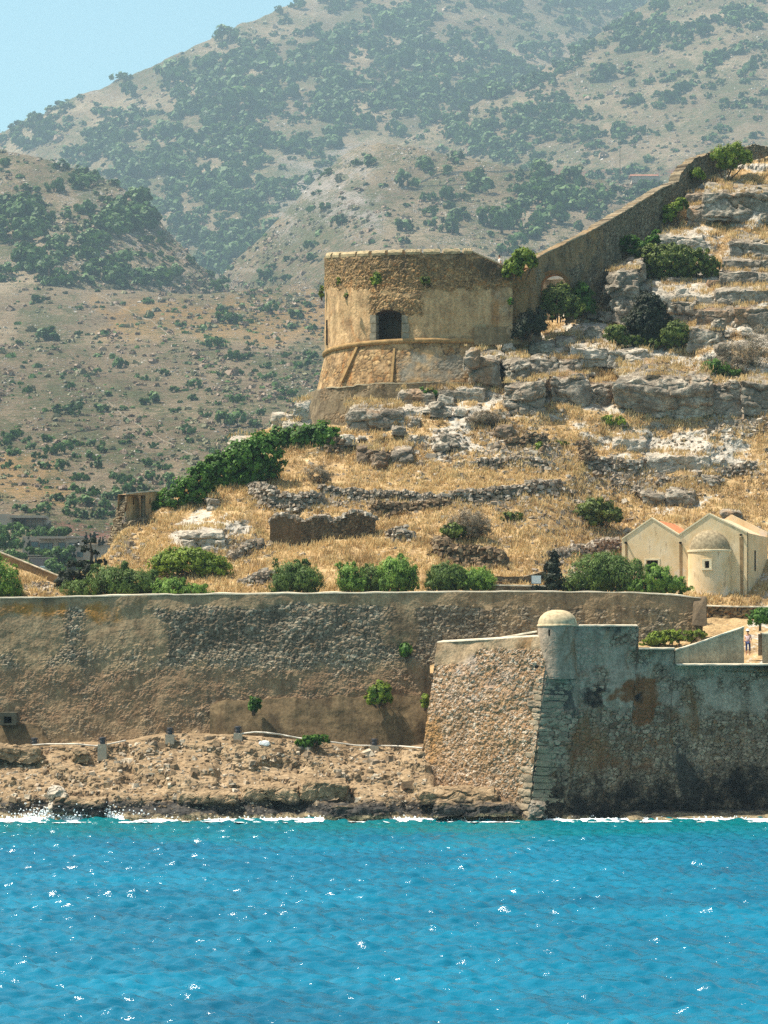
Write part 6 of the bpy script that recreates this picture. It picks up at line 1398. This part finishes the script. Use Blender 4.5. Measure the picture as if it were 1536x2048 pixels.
for i, (lab, pts, h, rel) in enumerate([
    ('faint dry stone wall curving across the terraced knoll behind the tower', [(840, 366), (880, 352), (950, 344), (1030, 342), (1060, 343)], 3.2, KNOLL_B), ('lower faint field wall on the terraced knoll behind the tower', [(820, 372), (900, 372), (960, 366)], 2.2, KNOLL_B),
    ('pale field wall running down the coastal slope beside the lone trees', [(215, 805), (270, 845), (300, 868), (330, 882), (400, 918)], 2.2, PLAIN), ('broken field wall rising across the middle of the coastal slope', [(130, 868), (170, 860), (240, 846)], 2.4, PLAIN),
    ('long thin field wall dividing the golden field from the scrub', [(190, 585), (240, 615), (300, 640), (350, 680)], 1.8, PLAIN), ('short dark retaining wall in the golden strip above the villas', [(10, 966), (60, 969)], 2.4, PLAIN)]):
    far_wall(lab, pts, h, rel, i)
# utility pole and track-side house far up the valley
def pole():
    p = surf(KNOLL_B, 1240, 372)[0]; p[2] = H+(HZ-352)/F*p[1]; root = thing('utility_pole', 'thin wooden utility pole by the reddish track up the valley', 'pole', p); h = 70/F*p[1]
    MB().tube([p+(0, 0, -2), p+(0, 0, h)], [.32, .22], 6).build('post', M_bark, root); MB().box(p[0]-1.6, p[0]+1.6, p[1]-.12, p[1]+.12, p[2]+h-1.6, p[2]+h-1.2).build('crossarm', M_bark, root)
    p = surf(KNOLL_B, 1292, 366)[0]; p[2] = H+(HZ-358)/F*p[1]; s = p[1]/F; root = thing('farm_shed', 'low shed with an orange tiled roof beside the track up the valley', 'shed', p)
    MB().box(p[0]-28*s, p[0]+28*s, p[1], p[1]+14, p[2]-3, p[2]+6*s).build('wall', M_vill, root)
    z = p[2]+6*s; MB().hexa([(p[0]-32*s, p[1]-.6, z), (p[0]+26*s, p[1]-.6, z), (p[0]+26*s, p[1]+15, z), (p[0]-32*s, p[1]+15, z), (p[0]-30*s, p[1]+5, z+6*s), (p[0]+24*s, p[1]+5, z+6*s), (p[0]+24*s, p[1]+9, z+6*s), (p[0]-30*s, p[1]+9, z+6*s)]).build('roof', M_shedroof, root)
M_shedroof = m_plain('weathered_roof', C(140, 96, 74), .9, .2, .4)
M_vill = m_plain('villa_render', C(176, 156, 138), .9, .12, .6); M_vglass = m_plain('villa_glass', C(72, 92, 94), .25, .2, .5, .5); M_vdark = m_plain('villa_shade_timber', C(84, 72, 66), .9, .2, 1); M_white = m_plain('white_cloth', C(236, 234, 228), .8, .05, 1)
pole()
# ------------------------------------------------------------------ villas on the mainland shore
def vb(m, x0, x1, r0, r1, Y, d, dY=0.0):
    a, b = at(x0, r1, Y), at(x1, r0, Y); m.box(a[0], b[0], Y+dY, Y+dY+d, a[2], b[2]); return m
def villas():
    Y = 470
    r = thing('villa', 'flat roofed beige villa with wide glass doors in the garden', 'house', at(105, 1106, Y))
    vb(vb(MB(), 45, 82, 1073, 1112, Y, 9), 82, 164, 1074, 1112, Y, 9, .03).build('wall', M_vill, r)
    vb(vb(MB(), 80, 132, 1073.4, 1078, Y, 2.4, -2.2), 131, 166, 1072, 1076, Y, 9.6, -.4).build('roof_slab', M_vill, r)
    for x0, x1, r0, r1 in ((62, 77, 1083, 1094), (79, 106, 1086, 1103), (117, 131, 1085, 1098), (138, 160, 1086, 1096)):
        w = vb(MB(), x0, x1, r0, r1, Y, .3, -.15).build('window', M_vdark, r)
        n = max(1, int((x1-x0)/8)); m = MB()
        for i in range(n): vb(m, x0+(x1-x0)*i/n+.9, x0+(x1-x0)*(i+1)/n-.9, r0+1, r1-.6, Y, .2, -.22)
        m.build('pane', M_vglass, w)
    r = thing('villa', 'smaller square villa annex of grey beige render beside the dark conifer', 'house', at(180, 1120, 455))
    vb(MB(), 148, 212, 1090, 1124, 455, 8).build('wall', M_vill, r); vb(MB(), 147, 213, 1088.5, 1091, 455, 8.6, -.3).build('roof_slab', M_vill, r)
    w = vb(MB(), 190, 195, 1105, 1119, 455, .3, -.12).build('door', M_vdark, r); w = vb(MB(), 154, 166, 1104, 1114, 455, .3, -.12).build('window', M_vglass, r)
    r = thing('villa', 'long low upper villa with a dark pergola above the garden trees', 'house', at(40, 1048, 520))
    vb(vb(MB(), -30, 24, 1028, 1052, 520, 10), 24, 88, 1036, 1052, 520, 10, 4).build('wall', M_vill, r); vb(MB(), 20, 90, 1031, 1036, 520, 7, -1).build('pergola_roof', M_vill, r)
    m = MB()
    for x in (26, 40, 52, 62, 86): vb(m, x, x+1.6, 1036, 1052, 520, .3, -.6)
    m.build('pergola_posts', M_vdark, r); vb(MB(), 24, 46, 1038, 1050, 520, .3, 3.8).build('window', M_vdark, r)
    r = thing('garden_retaining_wall', 'grey mauve retaining wall below the villa terrace', 'wall', at(80, 1132, 450)); vb(MB(), 60, 104, 1116, 1134, 450, 2).build('wall_face', M_vdark2, r); vb(MB(), 59, 105, 1114.6, 1116, 450, 2.3, -.15).build('coping', M_vill, r)
    p = at(154.5, 1096, 458); r = thing('parasol', 'open white parasol on the villa terrace', 'parasol', p); s = 458/F
    MB().tube([p, p+(0, 0, 8.5*s)], .05, 6).build('pole', M_bark, r); MB().lathe([(9*s, 6*s), (8.6*s, 6.4*s), (5*s, 8*s), (.05, 9.4*s)], p, 12).build('canopy', M_white, r)
    p = at(92, 1138, 440); r = thing('sun_awning', 'low white fabric roof at the water side of the garden', 'awning', p); vb(vb(MB(), 80, 102, 1131.5, 1135, 440, 4), 84, 100, 1135, 1139, 440, .3, .4).build('cover', M_white, r)
M_vdark2 = m_plain('mauve_wall', C(124, 108, 104), .9, .15, .6)
villas()
GB = [(18, 1086, 34, 18), (52, 1066, 30, 13), (-10, 1070, 30, 20), (86, 1064, 26, 12), (112, 1066, 20, 11), (30, 1052, 30, 9), (132, 1062, 12, 8), (76, 1104, 18, 7), (112, 1106, 26, 11), (132, 1110, 14, 12), (106, 1128, 16, 10), (118, 1138, 18, 10), (38, 1112, 20, 8), (142, 1098, 8, 6), (20, 1108, 22, 8), (60, 1098, 10, 5), (30, 1126, 20, 6), (98, 1114, 14, 6), (140, 1120, 14, 8), (54, 1130, 12, 6), (176, 1132, 26, 10)]
for i, (x, y, rx, ry) in enumerate(GB):
    Y = 462-10*(y > 1090)-14*(y > 1120)+(50 if y < 1070 else 0)*.6; V, Fq, v = leafcloud(px_blobs([(x, y, rx, ry), (x-rx*.5, y+ry*.3, rx*.5, ry*.7), (x+rx*.5, y+ry*.3, rx*.5, ry*.7)], Y), 900, .62, 6000+i, .7)
    tag(mesh('garden_shrub', V, Fq, M_leaf_gar if i % 3 else M_leaf_far, None, {'v': v}), 'green garden shrub planted around the mainland villas', 'shrub', 'garden shrubs around the villas')
for i, (x, y0, y1, w) in enumerate([(58, 1074, 1094, 3.4), (154, 1079, 1094, 3), (183, 1064, 1082, 3.4), (189, 1063, 1082, 3.2), (200, 1076, 1090, 3), (206, 1074, 1090, 3), (172, 1066, 1082, 5), (148, 1104, 1122, 3.4)]):
    Y = 452.0; b = px_blobs([(x, y0+(y1-y0)*f, w*k, (y1-y0)*.2) for f, k in ((.15, .5), (.4, .9), (.65, 1.1), (.85, 1))], Y, .9); V, Fq, v = leafcloud(b, 420, .45, 6100+i, .6, .6)
    tag(mesh('cypress', V, Fq, M_leaf_con, None, {'v': v}), 'slender dark cypress standing among the mainland villas', 'tree', 'cypresses around the villas')

# ------------------------------------------------------------------ lamps, pipe, board, people
def lamps():
    labs = ['dark flood lamp on the flat shelf at the rendered wall foot', 'dark flood lamp on a tall pale concrete block by the pipe end', 'dark flood lamp in dry grass at the wall foot', 'dark flood lamp where the second pipe begins', 'dark flood lamp near the bastion on the pebbles']
    for (x, y, blk), lab in zip([(69, 1489, 6), (205, 1488, 22), (340, 1469, 8), (476, 1466, 6), (749, 1491, 4)], labs):
        Y = float(SHORE.Yat(x, y+blk+2))-.1; p = at(x, y, Y); r = thing('flood_lamp', lab, 'lamp', p); b = MB(); h = blk/F*Y; b.hexa([p+k for k in ((-.32, -.3, -h-.4), (.32, -.3, -h-.4), (.32, .3, -h-.4), (-.32, .3, -h-.4), (-.29, -.26, 0), (.29, -.26, 0), (.29, .26, 0), (-.29, .26, 0))])
        b.build('concrete_block', M_conc, r); MB().lathe([(0, 0), (.19, 0), (.19, .1), (.22, .12), (.22, .2), (.19, .22), (.19, .34), (.23, .36), (.23, .46), (.2, .48), (0, .46)], p, 18).build('housing', M_lampm, r)
        MB().tube([p+(-.25, 0, .02), p+(-.27, 0, .3), p+(-.2, 0, .38)], .025, 6).tube([p+(.25, 0, .02), p+(.27, 0, .3), p+(.2, 0, .38)], .025, 6).build('bracket', M_lampm, r)
M_conc = m_plain('concrete', C(176, 160, 138), .9, .15, 4); M_lampm = m_plain('dark_metal', C(62, 62, 66), .5, .15, 6, .4); M_pipe = m_plain('white_pipe', C(206, 196, 180), .7, .15, 3)
lamps()
for lab, pts in (('white plastic pipe sagging along the foot of the sea wall', [(-20, 1499), (0, 1498), (55, 1493), (95, 1490), (153, 1490), (190, 1494), (215, 1491), (252, 1483)]), ('second white pipe lying along the rendered skirt', [(478, 1470), (510, 1466), (531, 1467), (560, 1471), (597, 1478), (670, 1487), (713, 1493), (797, 1494), (845, 1498)])):
    p = np.array(pts, float); q = np.linspace(0, 1, 60); k = np.linspace(0, 1, len(p)); x = np.interp(q, k, p[:, 0]); y = np.interp(q, k, p[:, 1])-2; tag(MB().tube(at(x, y, SHORE.Yat(x, np.maximum(y, sh_S(x)+4))-.3), .055, 8).build('pipe', M_pipe, None, True), lab, 'pipe')
lump(SHORE.at(529, 1490), (.9, .5, .35), 881, M_white, 'plastic_sack', 'crumpled white sack lying on the pebbles below the pipe', 'sack')
def board():
    Y = 165.2; p = at(1072, 1190, Y); r = thing('notice_board', 'small white notice board on two posts by the cypress', 'sign', p); a, b = at(1063, 1167, Y), at(1082, 1151, Y)
    MB().box(a[0], b[0], Y, Y+.05, a[2], b[2]).build('panel', M_white, r); f = MB(); t = .03
    f.box(a[0]-t, b[0]+t, Y-.02, Y+.06, b[2], b[2]+t).box(a[0]-t, b[0]+t, Y-.02, Y+.06, a[2]-t, a[2]).box(a[0]-t, a[0], Y-.02, Y+.06, a[2], b[2]).box(b[0], b[0]+t, Y-.02, Y+.06, a[2], b[2]); f.build('frame', M_lampm, r)
    for x in (a[0]+.1, b[0]-.1): MB().box(x-.03, x+.03, Y+.06, Y+.11, p[2]-.4, b[2]).build('post', M_lampm, r)
board()
def steps():
    r = thing('stone_steps', 'grey stone steps climbing beside the chapel flank', 'steps', at(1540, 1190, 182))
    m = MB()
    for i in range(9):
        a = at(1516+i*1.2, 1180-i*6, 181.5+i*.45); m.box(a[0], a[0]+4.5, a[1], a[1]+2.5, a[2]-1.6, a[2])
    m.build('treads', M_quoin2, r)
    r2 = tag(MB().hexa([at(1478, 1200, 178), at(1600, 1200, 177), at(1600, 1200, 183), at(1500, 1200, 183), at(1492, 1192, 178.6), at(1600, 1150, 178), at(1600, 1140, 183), at(1506, 1180, 183)]).build('earth_ramp', M_stain), 'bare earth ramp piled against the chapel corner', 'ramp')
steps()
def person(label, foot, facing, shirt, legs, hair, hat=None, lean=0.0, scale=1.0, armbend=.3):
    """one skinned body; clothing, hair and hat are children"""
    f = Vector(foot); r = thing('person', label, 'person', f); r.rotation_euler = (0, 0, facing); r.scale = (scale,)*3
    def skin(name, pts, edges, rad, m, root=0):
        me = bpy.data.meshes.new(name); me.from_pydata(pts, edges, []); o = bpy.data.objects.new(name, me); COL.objects.link(o); o.parent = r
        o.modifiers.new('skin', 'SKIN'); o.modifiers.new('sub', 'SUBSURF').levels = 1; o.modifiers['sub'].render_levels = 1
        for i, q in enumerate(rad): me.skin_vertices[0].data[i].radius = (q, q*.85)
        me.skin_vertices[0].data[root].use_root = True; me.materials.append(m); return o
    L = lean
    pts = [(0, 0, .95), (0, L*.3, 1.15), (0, L*.8, 1.40), (0, L, 1.52), (0, L+.02, 1.60), (0, L+.03, 1.70), (.10, 0, .90), (.11, .03, .50), (.11, -.02, .09), (.11, .14, .04), (-.10, 0, .90), (-.11, -.06, .50), (-.11, -.08, .09), (-.11, .08, .04),
           (.19, L*.8, 1.40), (.24, L*.6-.02, 1.13), (.22, L*.6+armbend*.8, .98), (.21, L*.6+armbend, .93), (-.19, L*.8, 1.40), (-.24, L*.6-.03, 1.12), (-.22, L*.6+armbend*.5, .90), (-.21, L*.6+armbend*.65, .84)]
    ed = [(0, 1), (1, 2), (2, 3), (3, 4), (4, 5), (0, 6), (6, 7), (7, 8), (8, 9), (0, 10), (10, 11), (11, 12), (12, 13), (2, 14), (14, 15), (15, 16), (16, 17), (2, 18), (18, 19), (19, 20), (20, 21)]
    rad = [.14, .12, .13, .055, .085, .085, .095, .065, .045, .035, .095, .065, .045, .035, .06, .045, .035, .03, .06, .045, .035, .03]
    skin('body', pts, ed, rad, M_skin)
    skin('shirt', [pts[0], pts[1], pts[2], pts[14], tuple(.5*(a+b) for a, b in zip(pts[14], pts[15])), pts[18], tuple(.5*(a+b) for a, b in zip(pts[18], pts[19]))], [(0, 1), (1, 2), (2, 3), (3, 4), (2, 5), (5, 6)], [.165, .15, .155, .085, .07, .085, .07], shirt)
    skin('trousers', [(0, 0, .97), pts[6], pts[7], (.11, 0, .3), pts[10], pts[11], (-.11, -.07, .3)], [(0, 1), (1, 2), (2, 3), (0, 4), (4, 5), (5, 6)], [.155, .11, .085, .075, .11, .085, .075], legs)
    b = MB().lathe([(.1, -.05), (.108, .02), (.09, .09), (.03, .125), (0, .128)], (0, L-.01, 1.68), 12); q = b.build('hair', hair, None); q.parent = r; q.location = (0, L-.01, 1.63)
    if hat: b = MB().lathe([(.19, 0), (.12, .02), (.11, .1), (.05, .13), (0, .132)], (0, 0, 0), 14); q = b.build('hat', hat, None); q.parent = r; q.location = (0, L, 1.72)
    return r
M_skin = m_plain('skin', C(206, 150, 118), .6, .08, 6); M_navy = m_plain('blue_cloth', C(70, 80, 120), .9, .1, 6); M_hair = m_plain('brown_hair', C(70, 46, 32), .7, .2, 8); M_pinkc = m_plain('pale_pink_cloth', C(226, 196, 196), .9, .1, 6)
pz = at(1001, 511, 216.5); person('person in a white shirt leaning on the sloping tower parapet', (pz[0], pz[1], pz[2]-1.78), 1.9, M_white, M_navy, M_hair, None, .12, 1.0, .5)
pz = at(1496, 1258, 157); person('person in a white hat walking at the terrace gateway', (pz[0], pz[1], pz[2]-1.84), 2.6, M_pinkc, M_navy, M_hair, M_white, .03, 1.0, .2)
# ------------------------------------------------------------------ surf
def foam():
    r = np.random.default_rng(14); x = np.arange(-40, 40, .07); y = np.linspace(-1.9, .55, 34); X, T = np.meshgrid(x, y, indexing='ij'); p = 768+X/150*F
    edge = 149.4+.7*fbm(X/3.2, X*0, 5, 3, .65); Y = edge+T*(.8+.9*box2(p, 0*p+1, 70, 330, 0, 2, 40)+.35*box2(p, 0*p+1, 560, 1000, 0, 2, 60))
    big = box2(p, 0*p+1, 60, 280, 0, 2, 30)+.3*box2(p, 0*p+1, 560, 720, 0, 2, 40)
    n = fbm(X/.55, Y/.3, 4, 5)+.35*fbm(X/2.5, Y/1.2, 3, 9); k = sst(-1.9, -.2, T)
    Z = .02+.05*n+(.13+.75*big*np.clip(.4+fbm(X/.9, X*0, 4, 13), 0, 2))*np.exp(-((T-.1)/.4)**2)
    hole = (n < -.04-.75*k-.3*big+.35*fbm(X/4, X*0, 3, 31))[:-1, :-1]
    V = np.stack([X, Y, Z], -1); Fq = quads(len(x), len(y), 0, hole)
    m = 2600; px_ = np.r_[r.normal(150, 55, 1500), r.uniform(280, 1500, 1100)]; Xs = (px_-768)/F*149.6; P = np.column_stack([Xs, 149.5+r.normal(0, .3, m), np.abs(r.normal(0, .26, m))*np.r_[np.full(1500, 1.5), np.full(1100, .45)]])
    Vs, Fs, _ = stones(P, r.uniform(.03, .11, m), 15, 1.0)
    n0 = V.reshape(-1, 3).shape[0]; mesh('sea_foam', np.vstack([V.reshape(-1, 3), Vs]), [Fq, Fs+n0], M_foam, smooth=True, origin=False)['kind'] = 'stuff'
foam()
# ------------------------------------------------------------------ haze
def build_haze():
    b = MB().box(-1300, 1300, -80, 5600, -4, 1500)
    m = bpy.data.materials.new('haze_air'); m.use_nodes = True; t = m.node_tree; t.nodes.clear()
    v = t.nodes.new('ShaderNodeVolumePrincipled'); v.inputs['Color'].default_value = (.58, .80, .95, 1); v.inputs['Density'].default_value = HAZE_D
    v.inputs['Anisotropy'].default_value = .0
    o_ = t.nodes.new('ShaderNodeOutputMaterial'); t.links.new(v.outputs[0], o_.inputs['Volume'])
    o = b.build('haze', m); o['kind'] = 'stuff'
HAZE_D = .000145
build_haze()
